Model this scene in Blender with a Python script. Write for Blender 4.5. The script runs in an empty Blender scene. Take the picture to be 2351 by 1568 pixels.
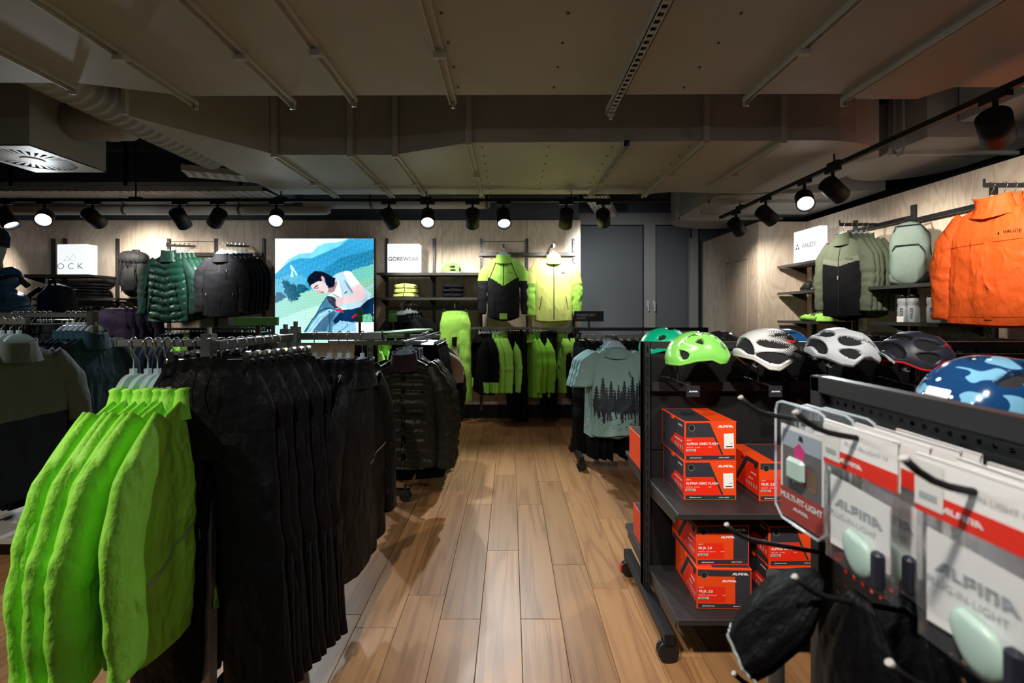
import bpy, math, random
import numpy as np
from mathutils import Vector, Matrix, Quaternion
PI = math.pi
rnd = random.Random(7)
scene = bpy.context.scene
col = scene.collection

# ------------------------------------------------------------------ camera, world, exposure
FPX, CX, HY, EYE = 1060.0, 1172.0, 718.0, 1.35      # focal length in pixels, vanishing point, eye height
cam_data = bpy.data.cameras.new('camera')
cam_data.sensor_width = 36.0
cam_data.lens = FPX / 2351.0 * 36.0
cam_data.shift_x = (1175.5 - CX) / 2351.0
cam_data.shift_y = -(784.0 - HY) / 2351.0
cam_data.clip_start = 0.05
cam_data.dof.use_dof = True
cam_data.dof.focus_distance = 2.3
cam_data.dof.aperture_fstop = 3.2
cam = bpy.data.objects.new('camera', cam_data)
col.objects.link(cam)
cam.location = (0, 0, EYE)
cam.rotation_euler = (PI / 2, 0, 0)
scene.camera = cam
world = bpy.data.worlds.new('world')
scene.world = world
world.use_nodes = True
world.node_tree.nodes['Background'].inputs[0].default_value = (0.35, 0.45, 0.5, 1)
world.node_tree.nodes['Background'].inputs[1].default_value = 0.02
vs = scene.view_settings
vs.view_transform = 'Standard'
vs.look = 'None'
vs.exposure = 0.35
vs.gamma = 1.0
vs.use_curve_mapping = False
try:
    scene.cycles.max_bounces = 8; scene.cycles.transmission_bounces = 6
except Exception:
    pass
SPOT_GAIN = 2.3
SPOT_COL = (1.0, 0.92, 0.81)

def P(px, py, Y):
    """point at depth Y seen at photo pixel px, py"""
    return Vector(((px - CX) / FPX * Y, Y, EYE - (py - HY) / FPX * Y))

# ------------------------------------------------------------------ materials
MATS = {}
def _nt(name):
    m = bpy.data.materials.new(name)
    m.use_nodes = True
    nt = m.node_tree
    b = nt.nodes['Principled BSDF']
    return m, nt, b

def _map(nt, scale, coord='Object'):
    tc = nt.nodes.new('ShaderNodeTexCoord')
    mp = nt.nodes.new('ShaderNodeMapping')
    mp.inputs['Scale'].default_value = scale
    nt.links.new(tc.outputs[coord], mp.inputs['Vector'])
    return mp

def mat(name, color, rough=0.5, metal=0.0, var=0.0, vscale=(6, 6, 6), bump=0.0, bscale=(40, 40, 40), detail=3.0,
        sheen=0.0, spec=0.5, trans=0.0, ior=1.45, emit=0.0, emit_col=None, alpha=1.0, coat=0.0, rand=0.0):
    m, nt, b = _nt(name)
    c = (*color, 1)
    b.inputs['Base Color'].default_value = c
    b.inputs['Roughness'].default_value = rough
    b.inputs['Metallic'].default_value = metal
    b.inputs['IOR'].default_value = ior
    b.inputs['Alpha'].default_value = alpha
    b.inputs['Transmission Weight'].default_value = trans
    b.inputs['Coat Weight'].default_value = coat
    b.inputs['Specular IOR Level'].default_value = spec
    if sheen:
        b.inputs['Sheen Weight'].default_value = sheen
    if emit:
        b.inputs['Emission Color'].default_value = (*(emit_col or color), 1)
        b.inputs['Emission Strength'].default_value = emit
    if var or rand:
        mp = _map(nt, vscale)
        n = nt.nodes.new('ShaderNodeTexNoise'); n.inputs['Scale'].default_value = 1.0; n.inputs['Detail'].default_value = detail
        nt.links.new(mp.outputs[0], n.inputs['Vector'])
        hs = nt.nodes.new('ShaderNodeHueSaturation'); hs.inputs['Color'].default_value = c
        mr = nt.nodes.new('ShaderNodeMapRange')
        mr.inputs['From Min'].default_value = 0.25; mr.inputs['From Max'].default_value = 0.75
        mr.inputs['To Min'].default_value = 1 - var; mr.inputs['To Max'].default_value = 1 + var
        nt.links.new(n.outputs['Fac'], mr.inputs['Value'])
        val = mr.outputs[0]
        if rand:
            oi = nt.nodes.new('ShaderNodeObjectInfo')
            m2 = nt.nodes.new('ShaderNodeMapRange')
            m2.inputs['To Min'].default_value = 1 - rand; m2.inputs['To Max'].default_value = 1 + rand
            nt.links.new(oi.outputs['Random'], m2.inputs['Value'])
            mu = nt.nodes.new('ShaderNodeMath'); mu.operation = 'MULTIPLY'
            nt.links.new(val, mu.inputs[0]); nt.links.new(m2.outputs[0], mu.inputs[1])
            val = mu.outputs[0]
        nt.links.new(val, hs.inputs['Value'])
        nt.links.new(hs.outputs[0], b.inputs['Base Color'])
    if bump:
        mp = _map(nt, bscale)
        n = nt.nodes.new('ShaderNodeTexNoise'); n.inputs['Scale'].default_value = 1.0; n.inputs['Detail'].default_value = 4.0
        nt.links.new(mp.outputs[0], n.inputs['Vector'])
        bp = nt.nodes.new('ShaderNodeBump'); bp.inputs['Strength'].default_value = bump; bp.inputs['Distance'].default_value = 0.01
        nt.links.new(n.outputs['Fac'], bp.inputs['Height'])
        nt.links.new(bp.outputs[0], b.inputs['Normal'])
    MATS[name] = m
    return m

def fabric(name, color, rough=0.75, bump=0.35, sheen=0.0, var=0.06, spec=0.2):
    m = mat(name, color, rough, var=var, vscale=(9, 9, 5), bump=bump, bscale=(34, 34, 22), sheen=sheen, spec=spec)
    nt = m.node_tree; b = nt.nodes['Principled BSDF']
    old = b.inputs['Normal'].links[0].from_node
    tc = nt.nodes.new('ShaderNodeTexCoord'); mp = nt.nodes.new('ShaderNodeMapping')
    mp.inputs['Rotation'].default_value = (0.0, 0.5, 0.0); mp.inputs['Scale'].default_value = (17, 12, 7)
    nt.links.new(tc.outputs['Object'], mp.inputs['Vector'])
    rn = nt.nodes.new('ShaderNodeTexNoise'); rn.noise_type = 'RIDGED_MULTIFRACTAL'; rn.inputs['Scale'].default_value = 1.0; rn.inputs['Detail'].default_value = 1.5
    rn.inputs['Distortion'].default_value = 0.5
    nt.links.new(mp.outputs[0], rn.inputs['Vector'])
    b2 = nt.nodes.new('ShaderNodeBump'); b2.inputs['Strength'].default_value = min(1.0, bump * 0.9); b2.inputs['Distance'].default_value = 0.022
    nt.links.new(rn.outputs['Fac'], b2.inputs['Height']); nt.links.new(old.outputs[0], b2.inputs['Normal']); nt.links.new(b2.outputs[0], b.inputs['Normal'])
    return m

def wood_ply(name, light, dark, scale=1.0, axis='z'):
    """pale softwood plywood: contour grain from a stretched noise"""
    m, nt, b = _nt(name)
    sc = (3.2 * scale, 3.2 * scale, 0.75 * scale) if axis == 'z' else (9 * scale, 0.55 * scale, 9 * scale)
    mp = _map(nt, sc)
    oi = nt.nodes.new('ShaderNodeObjectInfo')
    ad = nt.nodes.new('ShaderNodeVectorMath'); ad.operation = 'MULTIPLY_ADD'
    cb = nt.nodes.new('ShaderNodeCombineXYZ')
    for i in range(3):
        nt.links.new(oi.outputs['Random'], cb.inputs[i])
    ad.inputs[1].default_value = (37, 91, 53)
    nt.links.new(cb.outputs[0], ad.inputs[0]); nt.links.new(mp.outputs[0], ad.inputs[2])
    n = nt.nodes.new('ShaderNodeTexNoise'); n.inputs['Scale'].default_value = 1.0; n.inputs['Detail'].default_value = 2.5
    n.inputs['Distortion'].default_value = 0.6
    nt.links.new(ad.outputs[0], n.inputs['Vector'])
    mu = nt.nodes.new('ShaderNodeMath'); mu.operation = 'MULTIPLY'; mu.inputs[1].default_value = 26.0 if axis == 'z' else 11.0
    nt.links.new(n.outputs['Fac'], mu.inputs[0])
    pp = nt.nodes.new('ShaderNodeMath'); pp.operation = 'PINGPONG'; pp.inputs[1].default_value = 1.0
    nt.links.new(mu.outputs[0], pp.inputs[0])
    fine = nt.nodes.new('ShaderNodeTexNoise'); fine.inputs['Scale'].default_value = 1.0; fine.inputs['Detail'].default_value = 3
    mp2 = _map(nt, (70, 70, 5) if axis == 'z' else (130, 3.0, 130))
    nt.links.new(mp2.outputs[0], fine.inputs['Vector'])
    mx = nt.nodes.new('ShaderNodeMath'); mx.operation = 'MULTIPLY_ADD'; mx.inputs[1].default_value = 0.55
    nt.links.new(pp.outputs[0], mx.inputs[0])
    sb = nt.nodes.new('ShaderNodeMath'); sb.operation = 'MULTIPLY'; sb.inputs[1].default_value = 0.5
    nt.links.new(fine.outputs['Fac'], sb.inputs[0]); nt.links.new(sb.outputs[0], mx.inputs[2])
    rp = nt.nodes.new('ShaderNodeValToRGB')
    rp.color_ramp.elements[0].position = 0.15; rp.color_ramp.elements[0].color = (*dark, 1)
    rp.color_ramp.elements[1].position = 0.62; rp.color_ramp.elements[1].color = (*light, 1)
    nt.links.new(mx.outputs[0], rp.inputs[0])
    hs = nt.nodes.new('ShaderNodeHueSaturation')
    mr = nt.nodes.new('ShaderNodeMapRange')
    t = 0.1 if axis == 'z' else 0.2
    mr.inputs['To Min'].default_value = 1 - t; mr.inputs['To Max'].default_value = 1 + t * 0.8
    nt.links.new(oi.outputs['Random'], mr.inputs['Value'])
    nt.links.new(mr.outputs[0], hs.inputs['Value'])
    nt.links.new(rp.outputs[0], hs.inputs['Color'])
    nt.links.new(hs.outputs[0], b.inputs['Base Color'])
    b.inputs['Roughness'].default_value = 0.6 if axis == 'z' else 0.42
    bp = nt.nodes.new('ShaderNodeBump'); bp.inputs['Strength'].default_value = 0.08; bp.inputs['Distance'].default_value = 0.004
    nt.links.new(fine.outputs['Fac'], bp.inputs['Height']); nt.links.new(bp.outputs[0], b.inputs['Normal'])
    MATS[name] = m
    return m

wood_ply('plywood', (0.74, 0.62, 0.49), (0.60, 0.46, 0.35))
wood_ply('oak_plank', (0.40, 0.205, 0.085), (0.255, 0.118, 0.047), axis='y')
mat('floor_base', (0.05, 0.03, 0.018), 0.8)
mat('dark_wall', (0.085, 0.10, 0.115), 0.85, var=0.2, vscale=(2, 2, 2))
mat('ceiling_concrete', (0.11, 0.12, 0.14), 0.9, var=0.25, vscale=(1.5, 1.5, 1.5))
mat('plain_wall', (0.20, 0.19, 0.18), 0.85, var=0.08)
mat('duct_grey', (0.42, 0.40, 0.37), 0.62, var=0.1, vscale=(1.3, 1.3, 1.3), bump=0.05, bscale=(120, 120, 120))
mat('rail_white', (0.50, 0.49, 0.46), 0.5, var=0.08)
mat('hole_black', (0.004, 0.004, 0.004), 0.9)
mat('black_metal', (0.016, 0.016, 0.017), 0.42, metal=0.0, var=0.15)
mat('black_satin', (0.008, 0.008, 0.009), 0.55, spec=0.3)
mat('shelf_black', (0.022, 0.021, 0.022), 0.5, var=0.2, vscale=(3, 3, 3), bump=0.08, bscale=(220, 220, 220))
mat('grey_steel', (0.22, 0.22, 0.22), 0.38, metal=0.8, var=0.12, vscale=(3, 30, 30))
mat('dark_steel', (0.09, 0.09, 0.088), 0.42, metal=0.6, var=0.15, vscale=(3, 3, 3))
mat('chrome', (0.75, 0.76, 0.76), 0.16, metal=1.0)
mat('window_frame', (0.26, 0.25, 0.23), 0.55)
mat('frosted_pane', (0.11, 0.115, 0.12), 0.5)
mat('rubber', (0.008, 0.008, 0.008), 0.55)
mat('red_plastic', (0.55, 0.02, 0.015), 0.4)
mat('white_paint', (0.72, 0.72, 0.70), 0.5)
mat('clear_plastic', (0.72, 0.84, 0.92), 0.15, trans=0.35, ior=1.3, alpha=0.55)
mat('lamp_glow', (1, 1, 1), 0.5, emit=30.0, emit_col=(0.95, 0.98, 1.0))
mat('lightbox_white', (0.25, 0.25, 0.25), 0.6, spec=0.1, emit=0.76, emit_col=(0.94, 0.98, 1.0))
mat('ink_dark', (0.02, 0.03, 0.045), 0.5)
mat('ink_grey', (0.35, 0.4, 0.42), 0.5)
mat('ink_white', (0.85, 0.84, 0.84), 0.5)
mat('ink_red', (0.75, 0.03, 0.015), 0.45)
mat('ink_green', (0.10, 0.27, 0.07), 0.5)
fabric('lime_nylon', (0.32, 0.80, 0.075), 0.5, bump=0.9)
fabric('lime_soft', (0.40, 0.82, 0.13), 0.6, bump=0.5)
fabric('yellow_neon', (0.74, 0.88, 0.26), 0.6, bump=0.4)
fabric('black_nylon', (0.0045, 0.0045, 0.0055), 0.5, bump=0.8, spec=0.13)
fabric('black_cloth', (0.0055, 0.0055, 0.0065), 0.8, bump=0.5, spec=0.1)
fabric('charcoal_cloth', (0.017, 0.018, 0.023), 0.7, bump=0.45, spec=0.15)
fabric('green_quilt', (0.009, 0.046, 0.032), 0.36, bump=0.5, spec=0.35)
fabric('green_stretch', (0.009, 0.036, 0.028), 0.6, bump=0.3)
fabric('olive_down', (0.013, 0.0135, 0.0095), 0.4, bump=0.5, spec=0.3)
fabric('plum_fleece', (0.035, 0.018, 0.032), 0.95, bump=0.6, sheen=0.3)
fabric('blue_down', (0.025, 0.10, 0.22), 0.28, bump=0.5, spec=0.5)
fabric('slate_cloth', (0.10, 0.12, 0.115), 0.8, bump=0.3)
fabric('navy_cloth', (0.012, 0.019, 0.04), 0.8, bump=0.3)
fabric('teal_cloth', (0.014, 0.045, 0.07), 0.8, bump=0.3)
fabric('purple_cloth', (0.018, 0.011, 0.032), 0.75, bump=0.4)
fabric('tan_cloth', (0.30, 0.24, 0.17), 0.85, bump=0.3)
fabric('mint_tee', (0.25, 0.42, 0.41), 0.85, bump=0.25)
fabric('sage_cloth', (0.095, 0.112, 0.074), 0.8, bump=0.25)
fabric('sage_band', (0.14, 0.15, 0.115), 0.8, bump=0.25)
fabric('mint_pack', (0.155, 0.205, 0.175), 0.7, bump=0.25)
fabric('moss_pack', (0.085, 0.12, 0.075), 0.7, bump=0.25)
fabric('orange_nylon', (0.82, 0.115, 0.018), 0.55, bump=0.8)
fabric('pack_black', (0.012, 0.012, 0.016), 0.6, bump=0.3)
fabric('pack_charcoal', (0.017, 0.018, 0.0175), 0.6, bump=0.5)
mat('reflective', (0.38, 0.42, 0.42), 0.35, metal=0.4)
mat('rim_light_blue', (0.03, 0.22, 0.36), 0.6)  # bluish backlight on garment contours, painted as a colour
mat('zip_dark', (0.012, 0.02, 0.015), 0.45)
mat('skin_grey', (0.26, 0.26, 0.26), 0.55)

# ------------------------------------------------------------------ mesh helpers
def merge(parts):
    """parts: list of (V, F, material name) -> one"""
    return parts

def build(parts, name, smooth=False):
    V = []; F = []; MI = []; names = []
    off = 0
    for v, f, m in parts:
        v = np.asarray(v, float).reshape(-1, 3)
        V.append(v)
        if isinstance(m, str):
            mm = [m] * len(f)
        else:
            mm = m
        for q, k in zip(f, mm):
            F.append([int(i) + off for i in q])
            if k not in names:
                names.append(k)
            MI.append(names.index(k))
        off += len(v)
    me = bpy.data.meshes.new(name)
    me.from_pydata(np.concatenate(V).tolist(), [], F)
    for n in names:
        me.materials.append(MATS[n])
    me.polygons.foreach_set('material_index', MI)
    if smooth:
        me.polygons.foreach_set('use_smooth', [True] * len(F))
    me.update()
    return me

def link(name, data, parent=None, loc=(0, 0, 0), rot=None, label=None, cat=None, group=None, kind=None):
    o = bpy.data.objects.new(name, data)
    col.objects.link(o)
    o.location = loc
    if rot is not None:
        if isinstance(rot, Quaternion):
            o.rotation_mode = 'QUATERNION'; o.rotation_quaternion = rot
        elif isinstance(rot, (int, float)):
            o.rotation_euler = (0, 0, rot)
        else:
            o.rotation_euler = rot
    if parent is not None:
        o.parent = parent
    if label: o['label'] = label
    if cat: o['category'] = cat
    if group: o['group'] = group
    if kind: o['kind'] = kind
    return o

def ob(name, parts, parent=None, loc=(0, 0, 0), rot=None, smooth=False, **kw):
    return link(name, build(parts, name, smooth), parent, loc, rot, **kw)

def thing(name, label, cat, loc=(0, 0, 0), rot=0, group=None):
    return link(name, None, None, loc, rot, label, cat, group)

KIDS = {}
def kids(o):
    return [c for c in ALLKIDS.get(o.name, [])]
ALLKIDS = {}
_link0 = link
def link(name, data, parent=None, *a, **k):
    o = _link0(name, data, parent, *a, **k)
    if parent is not None:
        ALLKIDS.setdefault(parent.name, []).append(o)
    return o

def copy_tree(o, loc=None, rot=None, parent=None, label=None, group=None, scale=None):
    c = o.copy(); col.objects.link(c)
    if parent is not None:
        c.parent = parent
        ALLKIDS.setdefault(parent.name, []).append(c)
    if loc is not None: c.location = loc
    if rot is not None: c.rotation_euler = (0, 0, rot) if isinstance(rot, (int, float)) else rot
    if scale is not None: c.scale = scale
    if label: c['label'] = label
    if group: c['group'] = group
    for k in kids(o):
        copy_tree(k, parent=c)
    return c

BOXF = [(0, 3, 2, 1), (4, 5, 6, 7), (0, 1, 5, 4), (1, 2, 6, 5), (2, 3, 7, 6), (3, 0, 4, 7)]
def box(x0, x1, y0, y1, z0, z1, m):
    v = [(x0, y0, z0), (x1, y0, z0), (x1, y1, z0), (x0, y1, z0), (x0, y0, z1), (x1, y0, z1), (x1, y1, z1), (x0, y1, z1)]
    return (np.array(v), BOXF, m)

def bevbox(x0, x1, y0, y1, z0, z1, m, b=0.003):
    """box with chamfered edges"""
    import itertools
    xs, ys, zs = (x0, x1), (y0, y1), (z0, z1)
    V = []; idx = {}
    for i in range(2):
        for j in range(2):
            for k in range(2):
                sx, sy, sz = (1, -1)[i], (1, -1)[j], (1, -1)[k]
                for ax in range(3):
                    p = [xs[i] + sx * b, ys[j] + sy * b, zs[k] + sz * b]
                    p[ax] = (xs[i], ys[j], zs[k])[ax]
                    idx[(i, j, k, ax)] = len(V); V.append(p)
    F = []
    for ax in range(3):
        o1, o2 = (ax + 1) % 3, (ax + 2) % 3
        for s in range(2):
            q = []
            for a, c in ((0, 0), (1, 0), (1, 1), (0, 1)):
                key = [0, 0, 0]; key[ax] = s; key[o1] = a; key[o2] = c
                q.append(idx[(*key, ax)])
            F.append(q if s else q[::-1])
    for ax in range(3):
        o1, o2 = (ax + 1) % 3, (ax + 2) % 3
        for a in range(2):
            for c in range(2):
                k0 = [0, 0, 0]; k0[o1] = a; k0[o2] = c
                k1 = list(k0); k1[ax] = 1
                q = [idx[(*k0, o1)], idx[(*k1, o1)], idx[(*k1, o2)], idx[(*k0, o2)]]
                F.append(q if (a ^ c) else q[::-1])
    for i in range(2):
        for j in range(2):
            for k in range(2):
                q = [idx[(i, j, k, 0)], idx[(i, j, k, 1)], idx[(i, j, k, 2)]]
                F.append(q if (i + j + k) % 2 else q[::-1])
    return (np.array(V), F, m)

def grid_faces(n, k, closed=True):
    F = []
    kk = k if closed else k - 1
    for i in range(n - 1):
        for j in range(kk):
            a = i * k + j; b2 = i * k + (j + 1) % k
            F.append((a, b2, b2 + k, a + k))
    return F

def loft(R, m, closed=True, cap0=False, cap1=False, mfn=None):
    R = np.asarray(R, float)
    n, k = R.shape[:2]
    F = grid_faces(n, k, closed)
    V = R.reshape(-1, 3)
    if cap0: F.append(tuple(range(k))[::-1])
    if cap1: F.append(tuple(range((n - 1) * k, n * k)))
    if mfn is not None:
        cen = np.array([V[list(f)].mean(0) for f in F])
        m = [mfn(c) for c in cen]
    return (V, F, m)

def tube(path, r, m, n=8, caps=True, flat=None):
    path = [Vector(p) for p in path]
    rings = []
    up = Vector((0, 0, 1))
    prev = None
    for i, p in enumerate(path):
        t = (path[min(i + 1, len(path) - 1)] - path[max(i - 1, 0)]).normalized()
        if prev is None:
            a = t.cross(Vector((0, 0, 1)))
            if a.length < 0.05: a = t.cross(Vector((1, 0, 0)))
            a.normalize()
        else:
            a = (prev - t * prev.dot(t)).normalized()
        prev = a
        b = t.cross(a)
        ri = r[i] if isinstance(r, (list, tuple)) else r
        rings.append([p + (a * math.cos(2 * PI * j / n) + b * math.sin(2 * PI * j / n)) * ri for j in range(n)])
    return loft(rings, m, True, caps, caps)

def bar(p, q, w, h, m):
    """rectangular bar from p to q, w sideways, h up"""
    p, q = Vector(p), Vector(q)
    t = (q - p).normalized()
    s = t.cross(Vector((0, 0, 1)))
    if s.length < 0.05: s = Vector((1, 0, 0))
    s.normalize(); u = s.cross(t)
    V = []
    for c in (p, q):
        for a, b in ((-1, -1), (1, -1), (1, 1), (-1, 1)):
            V.append(c + s * a * w / 2 + u * b * h / 2)
    return (np.array([list(v) for v in V]), [(0, 1, 2, 3), (7, 6, 5, 4), (0, 4, 5, 1), (1, 5, 6, 2), (2, 6, 7, 3), (3, 7, 4, 0)], m)

def cyl(c, r, h, m, n=20, r2=None):
    r2 = r if r2 is None else r2
    a = np.arange(n) * 2 * PI / n
    R = [np.stack([c[0] + rr * np.cos(a), c[1] + rr * np.sin(a), np.full(n, c[2] + z)], 1) for rr, z in ((r, 0), (r2, h))]
    return loft(R, m, True, True, True)

def lathe(prof, m, n=24, c=(0, 0, 0), mfn=None, cap0=True, cap1=True):
    a = np.arange(n) * 2 * PI / n
    R = [np.stack([c[0] + r * np.cos(a), c[1] + r * np.sin(a), np.full(n, c[2] + z)], 1) for r, z in prof]
    return loft(R, m, True, cap0, cap1, mfn)

def prism(poly, z0, z1, m):
    n = len(poly)
    V = [(x, y, z0) for x, y in poly] + [(x, y, z1) for x, y in poly]
    F = [tuple(range(n))[::-1], tuple(range(n, 2 * n))] + [(i, (i + 1) % n, n + (i + 1) % n, n + i) for i in range(n)]
    return (np.array(V), F, m)

def xf(part, M):
    v, f, m = part
    v = np.asarray(v)
    A = np.array(M.to_3x3()); t = np.array(M.translation)
    return (v @ A.T + t, f, m)

def move(part, d):
    return (np.asarray(part[0]) + np.array(d), part[1], part[2])

def quad(pts, m):
    return (np.array([list(p) for p in pts]), [tuple(range(len(pts)))], m)

class Noise:
    """smooth pseudo-noise from random plane waves"""
    def __init__(self, seed, n=7, scale=(1, 1, 1)):
        r = np.random.RandomState(seed)
        self.k = r.normal(size=(n, 3)) * np.array(scale)
        self.p = r.uniform(0, 2 * PI, n)
    def __call__(self, q):
        q = np.asarray(q, float)
        return np.sin(q @ self.k.T + self.p).sum(-1) / math.sqrt(len(self.p) / 2) * 0.5

TEXT = {}
def text_mesh(body, size, matname, bold=0.0, align='CENTER', shear=0.0, sx=1.0):
    key = (body, size, matname, bold, align, shear, sx)
    if key in TEXT: return TEXT[key]
    cu = bpy.data.curves.new('lettering', 'FONT')
    cu.body = body; cu.size = size; cu.align_x = align; cu.align_y = 'CENTER'; cu.offset = bold; cu.shear = shear
    cu.resolution_u = 3
    o = bpy.data.objects.new('lettering', cu)
    col.objects.link(o)
    bpy.context.view_layer.update()
    me = bpy.data.meshes.new_from_object(o)
    bpy.data.objects.remove(o)
    if sx != 1.0:
        for v in me.vertices: v.co.x *= sx
    me.materials.clear(); me.materials.append(MATS[matname])
    TEXT[key] = me
    return me

def face_rot(nx, ny):
    """rotation that turns text lying in XY (reading +X, up +Y) to stand facing horizontal direction (nx, ny)"""
    return (PI / 2, 0, math.atan2(nx, -ny))

LOGO_QUADS = [[(0, 0), (.45, 0), (1.22, 1), (.86, 1)], [(1.08, 0), (1.42, 0), (1.42, 1), (1.08, 1)], [(.5, .2), (1.1, .2), (1.1, .43), (.72, .43)],
    [(1.62, 0), (1.96, 0), (1.96, 1), (1.62, 1)], [(1.9, 0), (2.5, 0), (2.5, .25), (1.9, .25)],
    [(2.62, 0), (2.96, 0), (2.96, 1), (2.62, 1)], [(2.9, .76), (3.6, .76), (3.6, 1), (2.9, 1)], [(3.3, .28), (3.64, .28), (3.64, .96), (3.3, .96)], [(2.9, .28), (3.4, .28), (3.4, .5), (2.9, .5)],
    [(3.82, 0), (4.16, 0), (4.16, 1), (3.82, 1)],
    [(4.36, 0), (4.7, 0), (4.7, 1), (4.36, 1)], [(4.6, .76), (5.3, .76), (5.3, 1), (4.6, 1)], [(5.06, 0), (5.4, 0), (5.4, .95), (5.06, .95)],
    [(5.6, 0), (5.94, 0), (5.94, 1), (5.6, 1)], [(5.8, 1), (6.16, 1), (7.02, 0), (6.57, 0)], [(5.9, .2), (6.5, .2), (6.3, .43), (5.9, .43)]]
LOGOS = {}
def logo_mesh(width, matname):
    key = (width, matname)
    if key not in LOGOS:
        s = width / 7.02
        LOGOS[key] = build([quad([((x - 3.51) * s, (y - .5) * s * 1.05, 0) for x, y in q], matname) for q in LOGO_QUADS], 'logo')
    return LOGOS[key]
# ------------------------------------------------------------------ room shell
BW = 5.94          # back plywood face
RW = 3.87          # right plywood face
WTOP = 2.54
CEIL = 3.45
GW = 7.8           # window wall in the alcove

fl = ob('floor', [box(-8.5, 5.5, -3.5, 8.2, -0.06, -0.006, 'floor_base')], kind='structure')
pm = build([bevbox(-0.0882, 0.0882, -0.609, 0.609, -0.012, 0.0, 'oak_plank', 0.0016)], 'plank')
W_, L_ = 0.178, 1.2195
x_ref = (1088.6 - CX) / FPX * (FPX * EYE / 850.0)      # a plank joint read off the photo
y_ref = FPX * EYE / 703.0
offs = {}
cnt = 0
far = []
for i in range(-24, 22):
    xc = x_ref + (i + 0.5) * W_
    o_ = {-1: 0.0, 0: 0.52, 1: 0.0, 2: 0.64}.get(i, rnd.random())
    for j in range(-3, 5):
        yc = y_ref + (j + 0.5 - o_ if i not in (-1, 1) else j + 0.5) * L_
        seen = 0.75 < yc < 6.6 and abs(xc) < 0.35 + 0.85 * yc and xc < 2.6 and xc > -3.6
        if seen and cnt < 300:
            link('plank', pm, fl, (xc, yc, 0)); cnt += 1
        else:
            far.append(move(bevbox(-0.0882, 0.0882, -0.609, 0.609, -0.012, 0.0, 'oak_plank', 0.0016), (xc, yc, 0)))
for i in list(range(-48, -24)):
    for j in range(-3, 5):
        far.append(move(bevbox(-0.0882, 0.0882, -0.609, 0.609, -0.012, 0.0, 'oak_plank', 0.0016), (x_ref + (i + .5) * W_, y_ref + (j + rnd.random()) * L_, 0)))
ob('far_planks', far, fl, kind='stuff')

ob('ceiling', [box(-8.5, 5.5, -3.5, 8.2, CEIL, CEIL + 0.1, 'ceiling_concrete')], kind='structure')
ob('wall_left', [box(-8.6, -8.5, -3.5, 8.2, 0, CEIL, 'plain_wall')], kind='structure')
ob('wall_front', [box(-8.5, 5.5, -3.6, -3.5, 0, CEIL, 'plain_wall')], kind='structure')
ob('wall_outer_right', [box(5.4, 5.5, -3.5, 8.2, 0, CEIL, 'dark_wall')], kind='structure')
ob('wall_outer_back', [box(-8.5, 5.5, 8.1, 8.2, 0, CEIL, 'dark_wall')], kind='structure')

wb = ob('wall_back', [box(-8.5, 0.895, BW + 0.02, BW + 0.09, 0.0, WTOP - 0.01, 'plywood'), box(-8.5, 0.895, BW + 0.10, BW + 0.16, WTOP - 0.3, CEIL, 'dark_wall')], kind='structure')
seams = [-8.4, -7.2, -5.95] + [(p - CX) / FPX * BW for p in (187, 310, 430, 596, 875, 1015, 1210, 1295, 1333)]
for a, b in zip(seams[:-1], seams[1:]):
    ob('plywood_panel', [bevbox(-(b - a) / 2 + 0.0012, (b - a) / 2 - 0.0012, 0, 0.02, 0.12, WTOP, 'plywood', 0.0015)], wb, ((a + b) / 2, BW, 0))
ob('baseboard_back', [box(-8.4, 0.9, BW - 0.03, BW + 0.0, 0, 0.17, 'black_satin')], kind='structure')

wr = ob('wall_right', [box(RW + 0.02, RW + 0.08, -3.4, 6.10, 0, WTOP - 0.005, 'plywood')], kind='structure')
ys = [-3.4, -2.2, -1.0, 0.2, 1.4, 2.6, 3.93, 4.6, 5.3, 6.03]
for a, b in zip(ys[:-1], ys[1:]):
    ob('plywood_panel', [bevbox(0, 0.02, -(b - a) / 2 + 0.0012, (b - a) / 2 - 0.0012, 0.0, WTOP, 'plywood', 0.0015)], wr, (RW, (a + b) / 2, 0))
# frontal return and the receding side of the alcove
wa = ob('wall_alcove', [box(3.245, 3.92, 6.05, 6.12, 0, WTOP - 0.005, 'plywood'), box(3.265, 3.32, 6.1, GW, 0, WTOP - 0.005, 'plywood')], kind='structure')
ob('plywood_panel', [bevbox(3.24, 3.868, 6.03, 6.05, 0, WTOP, 'plywood', 0.0015)], wa)
sy = [6.05, 3.24 * FPX / (1716 - CX), 3.24 * FPX / (1664 - CX), GW - 0.02]
for k, (a, b) in enumerate(zip(sy[:-1], sy[1:])):
    if k == 1:
        zc = EYE + (718 - 601) / FPX * (a + b) / 2
        for z0, z1 in ((0, zc - 0.003), (zc + 0.003, WTOP - 0.0)):
            ob('plywood_panel', [bevbox(3.24, 3.264, a + 0.0025, b - 0.0025, z0, z1, 'plywood', 0.0015)], wa)
    else:
        ob('plywood_panel', [bevbox(3.24, 3.264, a + 0.0025, b - 0.0025, 0, WTOP, 'plywood', 0.0015)], wa)

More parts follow.
